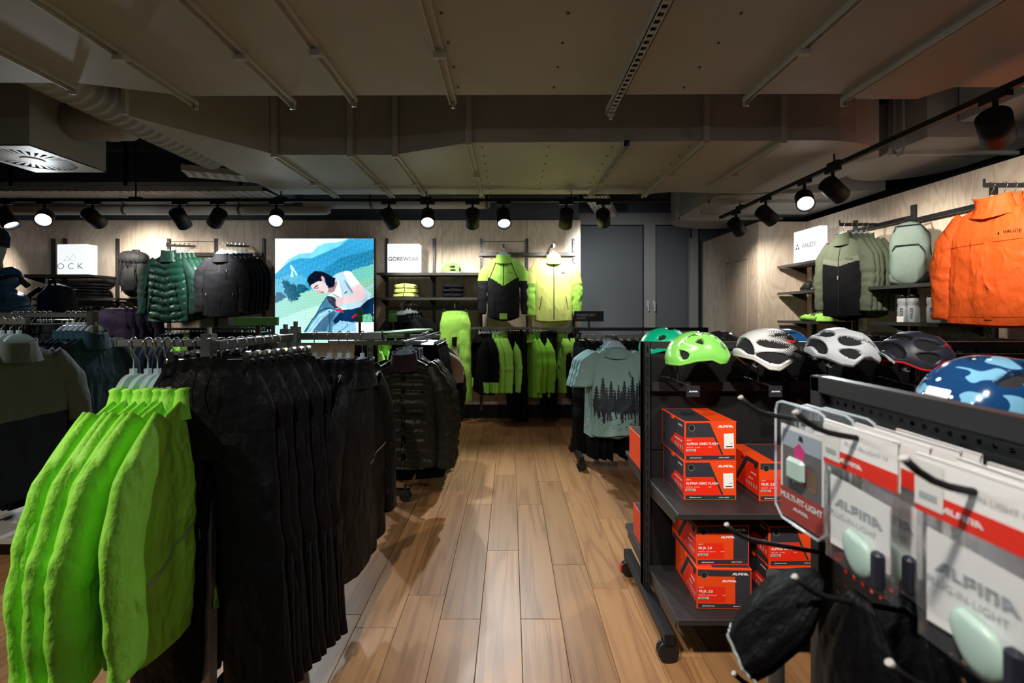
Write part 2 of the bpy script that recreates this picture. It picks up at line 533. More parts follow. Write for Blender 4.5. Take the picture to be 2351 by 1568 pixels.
# window wall in the alcove
def gx(px): return (px - CX) / FPX * GW
def gz(py): return EYE - (py - HY) / FPX * GW
ob('wall_window', [box(0.6, gx(1330), GW + 0.02, GW + 0.2, 0, CEIL, 'dark_wall'), box(gx(1597), 5.4, GW + 0.02, GW + 0.2, 0, CEIL, 'dark_wall'),
                   box(gx(1330), gx(1597), GW + 0.03, GW + 0.2, gz(488), CEIL, 'dark_wall'), box(gx(1330), gx(1597), GW + 0.12, GW + 0.2, 0, gz(488), 'dark_wall')], kind='structure')
win = link('window_1', None, None, (0, GW, 0), kind='structure')
for (a, b) in ((1318, 1490), (1490, 1600)):
    f = 13
    ob('window_frame', [box(gx(a), gx(a + f), -0.05, 0.05, 0.02, gz(490), 'window_frame'), box(gx(b - f), gx(b), -0.05, 0.05, 0.02, gz(490), 'window_frame'),
                        box(gx(a + f), gx(b - f), -0.05, 0.05, gz(517), gz(490), 'window_frame'), box(gx(a + f), gx(b - f), -0.05, 0.05, 0.02, 0.12, 'window_frame')], win)
    ob('pane', [box(gx(a + f), gx(b - f), 0.0, 0.012, 0.12, gz(517), 'frosted_pane')], win)
    ob('gasket', [box(gx(b - f) - 0.012, gx(b - f), -0.02, 0.0, 0.12, gz(517), 'hole_black'), box(gx(a + f), gx(b - f), -0.02, 0.0, gz(517) - 0.012, gz(517), 'hole_black')], win)
for px in (1485, 1499):
    h = ob('window_handle', [box(-0.016, 0.016, -0.062, -0.05, -0.05, 0.05, 'rail_white'), box(-0.011, 0.011, -0.105, -0.06, 0.0, 0.022, 'rail_white'),
                             bar((0, -0.098, 0.015), (0, -0.10, -0.13), 0.02, 0.018, 'rail_white')], win, (gx(px), 0, gz(697)))
ob('trim_1', [box(gx(1578), gx(1597), -0.05, 0.02, 0, gz(550), 'window_frame')], None, (0, GW - 0.06, 0), kind='structure')

# ------------------------------------------------------------------ ventilation ducts overhead
DZ = 2.65
def rail(x, y0, y1, z, kind='u'):
    w = 0.045 if kind == 'u' else 0.036
    P_ = [box(x - w / 2, x + w / 2, y0, y1, z - 0.006, z, 'rail_white'), box(x - w / 2, x - w / 2 + 0.007, y0, y1, z - 0.032, z - 0.004, 'rail_white'),
          box(x + w / 2 - 0.007, x + w / 2, y0, y1, z - 0.024, z - 0.004, 'rail_white')]
    return P_
def clip(x, y, z):
    return [box(x - 0.03, x + 0.03, y - 0.012, y + 0.012, z - 0.05, z - 0.02, 'rail_white'), box(x + 0.018, x + 0.034, y - 0.02, y + 0.02, z - 0.042, z - 0.026, 'rail_white')]
def channel(x, y0, y1, z, w=0.05, h=0.05):
    """perforated U channel with slots punched through its underside"""
    parts = [box(x - w / 2, x - w / 2 + 0.004, y0, y1, z - h, z, 'rail_white'), box(x + w / 2 - 0.004, x + w / 2, y0, y1, z - h, z, 'rail_white')]
    s, pitch = 0.013, 0.05
    parts += [box(x - w / 2, x - s, y0, y1, z - h, z - h + 0.003, 'rail_white'), box(x + s, x + w / 2, y0, y1, z - h, z - h + 0.003, 'rail_white')]
    y = y0
    while y < y1 - 0.02:
        parts.append(box(x - s, x + s, y, min(y + pitch - 0.028, y1), z - h, z - h + 0.003, 'rail_white')); y += pitch
    parts.append(box(x - w / 2 + .004, x + w / 2 - .004, y0, y1, z - 0.002, z, 'hole_black'))
    return parts

d1 = thing('ventilation_duct', 'wide grey flat duct spanning the whole shop overhead, nearer of the two', 'duct', (0, 0, DZ))
poly1 = [(-8.2, 0.2), (5.2, 0.2), (5.2, 2.66), (2.56, 2.66), (2.47, 2.81), (2.1, 2.81), (2.04, 2.74), (-1.94, 2.77), (-2.45, 2.61), (-8.2, 2.61)]
ob('duct_body', [prism(poly1, 0, 0.42, 'duct_grey')], d1)
for x, y1 in ((-2.5, 2.64), (-1.94, 2.84), (-1.337, 2.835), (-0.949, 2.80), (-0.35, 2.82), (1.424, 2.79), (2.014, 2.79)):
    r = ob('support_rail', rail(x, 0.25, y1, 0), d1)
    if x < 0 or abs(x - 1.424) < .01:
        ob('rail_clip', clip(x, y1 - 0.55, 0), d1)
    ob('rail_bolt', [box(x - 0.014, x + 0.014, y1, y1 + 0.012, -0.05, -0.01, 'rail_white'), cyl((x, y1 - 0.02, -0.06), 0.008, 0.03, 'chrome', 8)], d1)
ob('perforated_channel', channel(0.63, 0.25, 2.93, 0), d1)
ob('channel_bolt', [cyl((0.63, 2.9, -0.085), 0.012, 0.05, 'rail_white', 10), cyl((0.63, 2.9, -0.06), 0.022, 0.006, 'rail_white', 10)], d1)
scr = []
for x in (0.25, -0.3, 1.0):
    for y in np.arange(0.9, 2.75, 0.22):
        scr.append(cyl((x, y, -0.006), 0.007, 0.007, 'dark_steel', 6))
ob('screws', scr, d1, kind='stuff')

d2 = thing('ventilation_duct', 'wide grey flat duct with a slanted end, right above the long lamp track', 'duct', (0, 0, DZ))
arc = [(2.35 + 0.86 * math.cos(a), 4.28 + 0.8 * math.sin(a)) for a in np.linspace(-PI / 2, PI * 0.42, 18)]
poly2 = [(-2.53, 3.04), (-1.93, 3.8), (-0.956, 3.8), (-0.32, 3.53)] + arc + [(1.72, 4.97), (1.5, 5.06), (-2.55, 5.085)]
ob('duct_body', [prism(poly2, 0, 0.5, 'duct_grey')], d2)
for x, y0, y1 in ((-1.93, 3.79, 5.15), (-1.31, 3.79, 5.15), (-0.94, 3.79, 5.15), (-0.317, 3.52, 5.15), (1.474, 3.49, 5.13), (2.05, 3.49, 4.75)):
    ob('support_rail', rail(x, y0 - 0.03, y1, 0) + [box(x - 0.02, x + 0.02, y0 - 0.034, y0, -0.03, 0.5, 'rail_white'), box(x - 0.026, x + 0.026, y0 - 0.03, y0, -0.0, 0.5, 'duct_grey')], d2)
    ob('rail_clip', clip(x, y0 + 0.75, 0), d2)
ob('perforated_channel', channel(0.877, 3.48, 5.15, 0), d2)
ob('support_rail', [bar((-2.53, 3.03, 0), (-2.53, 3.03, 0.5), 0.03, 0.03, 'rail_white')], d2)
scr = []
for x in (0.3, -0.22, 1.4, 0.80):
    for y in np.arange(3.62, 5.05, 0.2):
        scr.append(cyl((x, y, -0.006), 0.007, 0.007, 'dark_steel', 6))
ob('screws', scr, d2, kind='stuff')

d3 = thing('ventilation_duct', 'round-ended grey duct over the window alcove with cross rails', 'duct', (0, 0, DZ))
arc3 = [(3.15 + 0.85 * math.cos(a), 6.55 + 0.62 * math.sin(a)) for a in np.linspace(0.05 * PI, PI * 1.0, 18)]
ob('duct_body', [prism([(2.3, 5.12), (3.98, 4.9)] + arc3, 0, 0.5, 'duct_grey')], d3)
for y in (5.35, 6.3):
    ob('cross_rail', [box(2.28, 3.7, y - 0.025, y + 0.025, -0.035, 0.0, 'rail_white'), box(2.26, 2.30, y - 0.025, y + 0.025, -0.035, 0.5, 'rail_white')], d3)
ob('perforated_channel', [xf(p, Matrix.Rotation(-PI / 2, 4, 'Z')) for p in [move(q, (0, 0, 0)) for q in channel(-5.85, 2.42, 3.75, 0)]], d3)

d4 = thing('ventilation_duct', 'square grey duct running behind the top of the right plywood wall', 'duct', (0, 0, 2.72))
arc4 = [(3.75 + 0.5 * math.cos(a), 4.3 + 0.5 * math.sin(a)) for a in np.linspace(0.0, PI, 14)]
ob('duct_body', [prism([(3.25, 3.6), (4.25, 3.6)] + arc4, 0.0, 0.45, 'duct_grey'), box(3.45, 4.4, 2.72, 3.55, 0.1, 0.55, 'duct_grey')], d4)
ob('cross_rail', [box(3.24, 4.3, 3.9, 3.94, -0.03, 0, 'rail_white'), box(3.225, 3.25, 3.9, 3.94, -0.03, 0.45, 'rail_white')], d4)
ob('cross_rail', [box(3.38, 4.4, 2.9, 2.94, 0.07, 0.1, 'rail_white'), box(3.38, 3.42, 2.9, 2.94, 0.07, 0.55, 'rail_white')], d4)
ob('hanging_rod', [tube([(3.15, 3.70, -0.1), (3.15, 3.70, 0.7)], 0.008, 'rail_white', 6), box(3.12, 3.18, 3.67, 3.73, -0.11, -0.08, 'rail_white')], d4)

# spiral pipe on the left and its branch to the diffuser box
pp = thing('spiral_pipe', 'grey spiral-ribbed round air pipe running along the left duct end', 'pipe', (0, 0, 0))
prof = []
y = 2.63
R = []
ang = np.arange(24) * 2 * PI / 24
while y < 4.42:
    for dy, r in ((0, .150), (.02, .158), (.035, .158), (.05, .150)):
        t = (y - 2.6) / 1.8
        cx_, cz_ = -2.86 - 0.02 * t, 2.86 + 0.03 * t
        R.append(np.stack([cx_ + r * np.cos(ang), np.full(24, y + dy), cz_ + r * np.sin(ang)], 1))
    y += 0.085
ob('pipe_body', [loft(R, 'duct_grey', True, True, True)], pp, smooth=True)
pb = thing('branch_pipe', 'smooth dark round pipe joining the ceiling diffuser box', 'pipe', (0, 0, 0))
ob('pipe_body', [tube([(-3.455, 3.66, 2.86), (-3.2, 3.66, 2.86), (-3.035, 3.66, 2.86)], 0.14, 'duct_grey', 24)], pb, smooth=True)
ob('collar', [tube([(-3.2, 3.66, 2.86), (-3.16, 3.66, 2.86)], 0.147, 'duct_grey', 24)], pb)

df = thing('air_diffuser', 'square ceiling air box with a round swirl diffuser underneath', 'air vent', (-3.76, 3.635, 2.55))
ob('plenum_box', [box(-.3, .3, -.315, .315, 0.012, 0.5, 'duct_grey')], df)
ring = [np.stack([.3 * np.sign(np.cos(ang)) * np.minimum(1, np.abs(np.cos(ang)) * 1.42), .315 * np.sign(np.sin(ang)) * np.minimum(1, np.abs(np.sin(ang)) * 1.42), np.full(24, 0.0)], 1),
        np.stack([.26 * np.cos(ang), .26 * np.sin(ang), np.full(24, 0.0)], 1), np.stack([.26 * np.cos(ang), .26 * np.sin(ang), np.full(24, 0.011)], 1)]
ob('face_plate', [loft(ring, 'white_paint')], df)
ob('dark_void', [cyl((0, 0, 0.008), 0.259, 0.003, 'hole_black', 32)], df)
bl = build([bar((0.06, 0, 0.004), (0.256, 0, 0.004), 0.022, 0.003, 'white_paint')], 'blade')
for i in range(32):
    b_ = link('blade', bl, df, (0, 0, 0)); b_.rotation_euler = (0.5, 0, i * 2 * PI / 32)
    b_.rotation_euler = Matrix.Rotation(i * 2 * PI / 32, 3, 'Z').to_euler()
ob('hub', [cyl((0, 0, -0.002), 0.07, 0.008, 'white_paint', 24)], df)

# pipes and cable trays along the top of the back wall
for x0, x1, z, r, lab in ((-8.3, -2.63, 2.74, 0.075, 'long grey pipe over the plywood wall, ending left of the picture light box'),
                     (-8.3, -2.2, 2.595, 0.055, 'lower thin grey pipe along the top of the plywood wall'),
                     (-2.5, -0.25, 2.70, 0.085, 'short thick grey pipe above the brand shelf wall')):
    p_ = thing('round_pipe', lab, 'pipe', (0, 5.62, z))
    ob('pipe_body', [tube([(x0, 0, 0), (x1 - 0.05, 0, 0), (x1, 0, 0)], [r, r, r * 0.7], 'duct_grey', 16)], p_, smooth=True)
    for xx in np.arange(x0 + .8, x1, 1.4):
        ob('pipe_clamp', [tube([(xx, 0, 0), (xx + 0.03, 0, 0)], r + 0.006, 'dark_steel', 16), box(xx, xx + 0.03, -0.01, 0.01, r, CEIL - z, 'dark_steel')], p_)
def tray(loc, rot, length, lab, w=0.3):
    t = thing('cable_tray', lab, 'cable tray', loc, rot)
    n = int(length / 0.1)
    pr = [box(0, length, -w / 2, -w / 2 + 0.004, 0, 0.06, 'rail_white'), box(0, length, w / 2 - 0.004, w / 2, 0, 0.06, 'rail_white')]
    for k in range(6):
        y0 = -w / 2 + k * w / 6
        pr.append(box(0, length, y0, y0 + w / 6 * 0.55, 0, 0.003, 'rail_white'))
    for i in range(n + 1):
        pr.append(box(i * 0.1, i * 0.1 + 0.05, -w / 2, w / 2, 0.0005, 0.0035, 'rail_white'))
    ob('tray_bottom', pr[2:], t); ob('tray_side', [pr[0]], t); ob('tray_side', [pr[1]], t)
    return t
tray((-8.2, 5.35, 2.72), 0, 5.4, 'long perforated cable tray beside the lamp track, by the air diffuser')
tray((-3.35, 4.75, 2.78), 0.35, 1.0, 'short slanted perforated cable tray end under the wide duct', 0.26)
tray((0.95, 5.2, 2.66), 1.25, 1.2, 'perforated cable tray crossing above the window alcove', 0.26)
hb = thing('ceiling_beam', 'dark steel beam crossing the ceiling behind the lamp track', 'beam', (0, 5.75, 2.95))
ob('beam_body', [box(-8.3, 3.0, -0.1, 0.1, 0, 0.2, 'dark_wall')], hb)
# ------------------------------------------------------------------ track lighting
TZ = 2.55
TY = 4.93
def track(p, q, lab):
    t = thing('lamp_track', lab, 'track', (0, 0, 0))
    p, q = Vector(p), Vector(q)
    ob('track_rail', [bar(p, q, 0.035, 0.034, 'black_satin')], t)
    d = (q - p).normalized(); n = int((q - p).length / 1.6)
    for i in range(n + 1):
        c = p + d * (0.5 + i * 1.55)
        if (c - p).length < (q - p).length:
            ob('track_hanger', [box(c.x - 0.005, c.x + 0.005, c.y - 0.005, c.y + 0.005, c.z, DZ if (0.2 < c.y < 2.75 or (3.0 < c.y < 5.05 and -2.5 < c.x < 2.9) or (5 < c.y and c.x > 2.3)) else CEIL, 'black_satin')], t)
            ob('joint_cover', [bar(c - d * 0.06 + Vector((0, 0, .02)), c + d * 0.06 + Vector((0, 0, .02)), 0.045, 0.03, 'black_satin')], t)
    return t
track((-7.6, TY, TZ), (1.69, TY, TZ), 'black lamp track running along the plywood wall and its picture light box')
TX = 2.65
track((TX, 5.83, TZ), (TX, -0.5, TZ), 'black lamp track running along the right plywood wall')
track((-4.5, 0.15, TZ), (3.5, 0.15, TZ), 'black lamp track over the front of the shop behind the viewer')

LR, LL = 0.073, 0.2
hous = [(0.02, 0.0), (LR * 0.8, 0.0), (LR, -0.006), (LR, -LL), (LR - 0.008, -LL), (LR - 0.012, -LL + 0.03)]
_h = lathe(hous, 'black_satin', 28, cap0=True, cap1=False)
HOUS = build([_h], 'housing', True)
LENS = build([lathe([(0.0005, -LL + 0.028), (LR - 0.013, -LL + 0.03)], 'lamp_glow', 28, cap0=False, cap1=False)], 'lens')
lens_off = mat('lens_glass', (0.9, 0.9, 0.9), 0.1, emit=30.0)
REFL = build([lathe([(LR - 0.012, -LL + 0.03), (LR - 0.008, -LL + 0.004)], 'chrome', 28, cap0=False, cap1=False)], 'reflector', True)
ADPT = {}
def lamp(x, y, z, target, power, lab, along='x', angle=78, blend=0.9, colr=None, drop=0.12):
    t = thing('track_spotlight', lab, 'spotlight', (x, y, z), 0, 'black cylinder spotlights on the lamp tracks')
    a = 0.075
    ob('adapter', [box(-a, a, -0.019, 0.019, -0.045, -0.017, 'black_satin') if along == 'x' else box(-0.019, 0.019, -a, a, -0.045, -0.017, 'black_satin')], t)
    ob('stem', [cyl((0, 0, -drop - 0.02), 0.013, drop - 0.02, 'black_satin', 10)], t)
    piv = Vector((x, y, z - drop - 0.06))
    d = (Vector(target) - piv).normalized()
    qrot = d.to_track_quat('-Z', 'Y')
    base = Vector((0, 0, -drop - 0.06)) - d * LL * 0.42
    h = link('housing', HOUS, t, base, qrot)
    link('reflector', REFL, h); link('lens', LENS, h)
    ob('yoke', [bar((0, 0, -drop), (0, 0, -drop - 0.075), 0.016, 0.016, 'black_satin')], t)
    ld = bpy.data.lights.new('spot', 'SPOT')
    ld.energy = power * SPOT_GAIN
    ld.spot_size = math.radians(angle); ld.spot_blend = blend
    ld.color = colr or SPOT_COL
    ld.shadow_soft_size = 0.035
    link('spot_light', ld, t, Vector((0, 0, -drop - 0.06)) + d * (LL * 0.62), qrot)
    return t

def trx(px): return (px - CX) / FPX * TY
COOL = (0.86, 0.95, 1.0)
for px, tgt, pw, lab, c in (
    (-150, (-7.0, 5.9, 1.6), 35, 'spotlight beyond the mannequin end of the long track', None),
    (12, (-4.3, 5.0, 0.9), 45, 'spotlight over the mannequin in the blue jacket', None),
    (103, (-3.0, 2.4, 0.9), 60, 'spotlight facing the shop above the glowing brand cube beside the mannequin', COOL),
    (213, (-4.6, 5.94, 1.9), 34, 'spotlight tilted to the wall above the charcoal trekking backpack', None),
    (413, (-3.6, 5.94, 1.5), 24, 'spotlight tilted to the wall above the green quilted jackets', None),
    (500, (-4.4, 5.94, 1.5), 26, 'spotlight turned back over the charcoal softshell jackets', None),
    (635, (-1.6, 2.6, 0.8), 60, 'spotlight facing the shop over the left edge of the picture light box', COOL),
    (893, (-0.85, 5.94, 1.4), 26, 'spotlight tilted to the wall above the lettered white light box', None),
    (982, (-0.6, 3.2, 0.7), 60, 'spotlight facing the shop above the lime helmet shelf', COOL),
    (1085, (-0.5, 5.94, 1.5), 24, 'spotlight pointing down above the lime and black cycling jacket', None),
    (1156, (0.15, 3.0, 0.0), 62, 'spotlight facing the aisle above the two-tone cycling jacket', COOL),
    (1300, (0.6, 5.94, 1.5), 30, 'spotlight pointing down over the neon yellow rain jacket', None),
    (1385, (1.5, 7.0, 1.6), 60, 'spotlight at the window end of the long track', COOL)):
    lamp(trx(px), TY, TZ, tgt, pw, lab, colr=c)
def rty(px): return TX * FPX / (px - CX)
for px, tgt, pw, lab, c in (
    (1690, (3.55, 6.03, 1.6), 26, 'spotlight at the far tip of the right track', None),
    (1758, (3.87, 5.2, 1.6), 28, 'second spotlight from the far tip of the right track', None),
    (1847, (1.55, 2.0, 0.9), 60, 'spotlight with a bright lens over the row of helmets', COOL),
    (1912, (3.87, 4.3, 1.7), 26, 'spotlight tilted to the sage green backpack', None),
    (2285, (3.75, 3.35, 1.8), 34, 'large spotlight tilted to the orange jackets', None)):
    lamp(TX, rty(px), TZ, tgt, pw, lab, 'y', colr=c)
for x, tgt, pw, lab, an in (
    (-3.4, (-2.6, 2.4, 0.7), 55, 'spotlight on the front track aimed at the dim left clothes rack', 55),
    (-2.5, (-1.3, 1.45, 0.6), 66, 'spotlight on the front track aimed at the lime rain jackets', 42),
    (-0.6, (0.3, 2.5, 0.0), 46, 'spotlight on the front track aimed at the floor of the aisle', 60),
    (0.3, (1.1, 2.0, 0.6), 46, 'spotlight on the front track aimed at the boxed helmets', 50),
    (1.7, (0.75, 3.7, 0.0), 36, 'spotlight on the front track aimed at the far aisle', 45),
    (-0.1, (0.6, 0.75, 1.0), 30, 'spotlight on the front track aimed at the accessory pegboard', 50)):
    lamp(x, 0.15, TZ, tgt, pw, lab, angle=an)
# ------------------------------------------------------------------ garments
# local frame of a garment: origin at the neck (or waist) centre, x across, -y front, z up
class Torso:
    def __init__(s, L=0.74, W=0.225, chest=0.25, hem=0.26, d=0.06, seed=1, fold=0.012, quilt=None, neck=0.075, drop=0.1, tail=0.03, n=2.6, chev=0.0, puff=0.012):
        s.__dict__.update(locals()); del s.__dict__['s']
        s.chest *= 0.9; s.hem *= 0.9
        s.nz = Noise(seed, 9, (9, 9, 5)); s.nf = Noise(seed + 50, 6, (26, 1, 7)); s.nc = Noise(seed + 99, 8, (40, 20, 40))
        r = np.random.RandomState(seed)
        s.ph = r.uniform(0, 2 * PI, 6)
        s.rid = [(r.uniform(-.85, .85), r.uniform(-.5, .5), r.uniform(.05, .13), r.choice([-1, 1]) * r.uniform(.5, 1.1), r.choice([-1, 1])) for _ in range(10)]
        s.ng = Noise(seed + 7, 10, (20, 3, 17))
    def w(s, z):
        t = np.clip(-z / s.drop, 0, 1)
        top = s.neck + (s.W - s.neck) * (1 - (1 - t) ** 1.5)
        u = np.clip((-z - s.drop) / (s.L - s.drop), 0, 1)
        low = s.W + (s.chest - s.W) * np.clip(u / 0.35, 0, 1) + (s.hem - s.chest) * np.clip((u - .35) / .65, 0, 1)
        return np.where(-z < s.drop, top, low)
    def dd(s, z):
        t = np.clip(-z / 0.22, 0, 1)
        return (0.3 + 0.7 * t) * s.d
    def y(s, xn, z, side):
        e = np.clip(1 - np.abs(xn) ** s.n, 0, 1) ** (1 / s.n)
        base = side * s.dd(z) * e
        t = np.clip(-z / s.L, 0, 1)
        q = np.stack([xn * 0.25 + side * 3, z * 0 + side, z], -1)
        f = s.fold * 0.5 * (0.3 + t) * s.nf(q * np.array([.6, 1, .5]))
        for (x0, sl, wd, am, sd) in s.rid:
            f = f + (side == sd) * s.fold * 1.5 * am * (0.1 + t) * np.exp(-((xn - x0 - sl * (z + s.L * .5)) / wd) ** 2)
        f = f + side * s.fold * 0.45 * (0.6 - np.abs(s.ng(q)) * 1.4) * np.clip(0.3 + t, 0, 1)
        if s.quilt:
            zz = z + s.chev * np.abs(xn) + 0.006 * np.sin(xn * 9 + s.ph[1])
            f = f + side * s.puff * (np.abs(np.sin(PI * zz / s.quilt)) ** 0.55 - 0.5) * (np.abs(xn) < 0.97)
        return base + f * e ** 0.4
    def mesh(s, m, mfn=None, nr=40, k=44):
        z0 = np.linspace(0, 1, nr)
        z = -(np.where(z0 < 0.25, z0 / 0.25 * s.drop * 1.2, s.drop * 1.2 + (z0 - .25) / .75 * (s.L - s.drop * 1.2)))
        a = np.arange(k) * 2 * PI / k
        c, sn = np.cos(a), np.sin(a)
        xn = np.sign(c) * np.abs(c) ** (2 / s.n) if s.n < 2 else np.sign(c) * np.abs(c) ** 0.85
        side = np.where(sn >= 0, 1.0, -1.0)
        R = []
        for zi in z:
            zz = np.full(k, zi)
            x = xn * s.w(zz)
            y = s.y(xn, zz, side)
            u = max(0, (-zi - s.L * 0.7) / (s.L * 0.3))
            dz = -s.tail * u * (np.where(side > 0, 1.0, 0.25) * (1 - xn ** 2)) + 0.008 * u * s.nz(np.stack([xn * .3, side, zz * 0], -1))
            R.append(np.stack([x, y, zz + dz], 1))
        return loft(R, m, mfn=mfn)
    def front(s, x, z, side=-1.0):
        z = np.asarray(z, float); x = np.asarray(x, float)
        return s.y(np.clip(x / s.w(z), -1, 1), z, np.full(np.shape(z), side))

def strip(T, pts, hw, m, off=0.003, side=-1.0):
    """ribbon that lies on the front of a torso along points (x, z)"""
    V = []
    pts = np.array(pts, float)
    for i, (x, z) in enumerate(pts):
        t = pts[min(i + 1, len(pts) - 1)] - pts[max(i - 1, 0)]
        nrm = np.array([-t[1], t[0]]); nrm = nrm / (np.linalg.norm(nrm) + 1e-9) * hw
        for sg in (1, -1):
            xx, zz = x + sg * nrm[0], z + sg * nrm[1]
            V.append((xx, float(T.front(xx, zz, side)) + side * off, zz))
    F = [(2 * i, 2 * i + 1, 2 * i + 3, 2 * i + 2) for i in range(len(pts) - 1)]
    return (np.array(V), F, m)

def sleeve(T, sx, m, length=0.6, splay=0.06, r0=0.088, r1=0.052, fwd=-0.02, seed=3, mfn=None, nr=34, k=20, flat=0.62, quilt=None, bend=0.03, cuff=None, crease=1.0):
    nz = Noise(seed, 8, (22, 22, 26))
    p0 = np.array([sx * (T.W - 0.075), 0.0, -0.052])
    ng = Noise(seed + 40, 10, (26, 26, 30))
    R = []
    a = np.arange(k) * 2 * PI / k
    for i in range(nr):
        t = i / (nr - 1)
        c = p0 + np.array([sx * (0.072 * min(1, t * 4.5) ** 0.8 + splay * t + bend * math.sin(PI * t) ** 2), fwd * t * t, -length * t])
        r = r0 + (r1 - r0) * t
        r *= 0.62 + 0.38 * min(1.0, t * 4 + 0.1)
        tilt = 0.75 * max(0.0, 1 - t * 3.5)
        rx = r * np.cos(a); ry = r * min(flat, 0.22 + T.d * 3 + t * 2) * np.sin(a)
        if quilt:
            q = 1 + 0.13 * (abs(math.sin(PI * t * length / quilt)) ** 0.6 - 0.5)
            rx = rx * q; ry = ry * q
        pts = np.stack([c[0] + rx * math.cos(tilt), c[1] + ry, c[2] + rx * sx * math.sin(tilt)], 1)
        n_ = nz(pts * np.array([1, 1, 1.1]))
        cr = 0.003 * (0.5 + t) * n_ + 0.006 * crease * (0.55 - np.abs(ng(pts * np.array([1, 1, 1.3]))) * 1.3) * (0.35 + 0.9 * math.exp(-((t - .5) / .16) ** 2) + 0.6 * t * t)
        d = np.stack([np.cos(a), np.sin(a), 0 * a], 1)
        R.append(pts + d * cr[:, None])
    if cuff:
        mf = mfn
        zc = R[-3][:, 2].mean()
        mfn = lambda c: cuff if c[2] < zc else (mf(c) if mf else m)
    return loft(R, m, cap0=True, cap1=True, mfn=mfn)

def collar(T, m, h=0.065, open_=0.0, flop=0.0, seed=5, rough=0.004):
    a = np.arange(28) * 2 * PI / 28
    nz = Noise(seed, 5, (20, 20, 20))
    R = []
    for t, rs, dz in ((0, 1.42, -0.05), (0.3, 1.16, 0.1 * h), (0.8, 1.06, 0.75 * h), (1, 1.10, h), (1, 1.0, h * 0.98), (.6, .95, .5 * h), (0, .9, -0.04)):
        x = T.neck * rs * np.cos(a); y = (0.032 + 0.018 * min(T.d / 0.06, 1.4)) * rs * np.sin(a)
        z = dz - (1 - t) * 0.01 - 0.032 * np.clip(-np.sin(a), 0, 1) * (0.6 + open_)
        p = np.stack([x, y, z], 1)
        p[:, 1] += flop * t * np.sin(a)
        p += (nz(p) * rough)[:, None]
        R.append(p)
    return loft(R, m)

def hood(T, m, seed=8, size=1.0):
    """soft hood lying behind the neck"""
    nz = Noise(seed, 8, (22, 22, 22))
    R = []
    for i in range(12):
        t = i / 11
        w = (0.075 + 0.05 * math.sin(PI * t)) * size
        zc = 0.015 - 0.16 * t * size; yc = 0.03 + 0.05 * math.sin(PI * t) + T.d * 0.6
        a = np.arange(18) * 2 * PI / 18
        p = np.stack([w * np.cos(a), yc + 0.03 * np.sin(a), np.full(18, zc) + 0.01 * np.cos(2 * a)], 1)
        p += (nz(p) * 0.009)[:, None]
        R.append(p)
    return loft(R, m, cap0=True, cap1=True)

def front_lines(T, x, z0, z1, n=14):
    return [(x, z) for z in np.linspace(z0, z1, n)]

GREC = {}
def jacket(name, label, cat, group, T, body='black_cloth', sl='black_cloth', col_m=None, zipm='zip_dark', bodyfn=None, slfn=None, sl_len=0.6, splay=0.06, r0=0.078, r1=0.05,
           colh=0.038, hooded=False, quilt_s=None, seed=3, nr=40, k=44, flat=0.62, pocket=True, zip_=True, cuff=None, bend=0.03, extra=None, hem_band=None, fwd=-0.02, logo=None, crease=1.0, colrough=0.004):
    g = thing(name, label, cat, (0, 0, 0), 0, group)
    ob('body', [T.mesh(body, bodyfn, nr, k)], g, smooth=True)
    for sx in (-1, 1):
        ob('sleeve', [sleeve(T, sx, sl, sl_len, splay * (1 if sx < 0 else 1.15), r0, r1, fwd, seed + sx, slfn, flat=flat, quilt=quilt_s, bend=bend, cuff=cuff, crease=crease)], g, smooth=True)
    if colh:
        ob('collar', [collar(T, col_m or body, colh, seed=seed, rough=colrough)], g, smooth=True)
    if hooded:
        ob('hood', [hood(T, col_m or body, seed)], g, smooth=True)
    if zip_:
        ob('zipper', [strip(T, front_lines(T, 0, 0.0, -T.L * 0.985, 22), 0.005, zipm)], g)
    if pocket:
        for sx in (-1, 1):
            ob('pocket_zip', [strip(T, [(sx * T.chest * 0.62, -T.L * 0.62), (sx * T.chest * 0.68, -T.L * 0.72), (sx * T.chest * 0.74, -T.L * 0.83)], 0.0035, zipm)], g)
    if extra: extra(g, T)
    return g

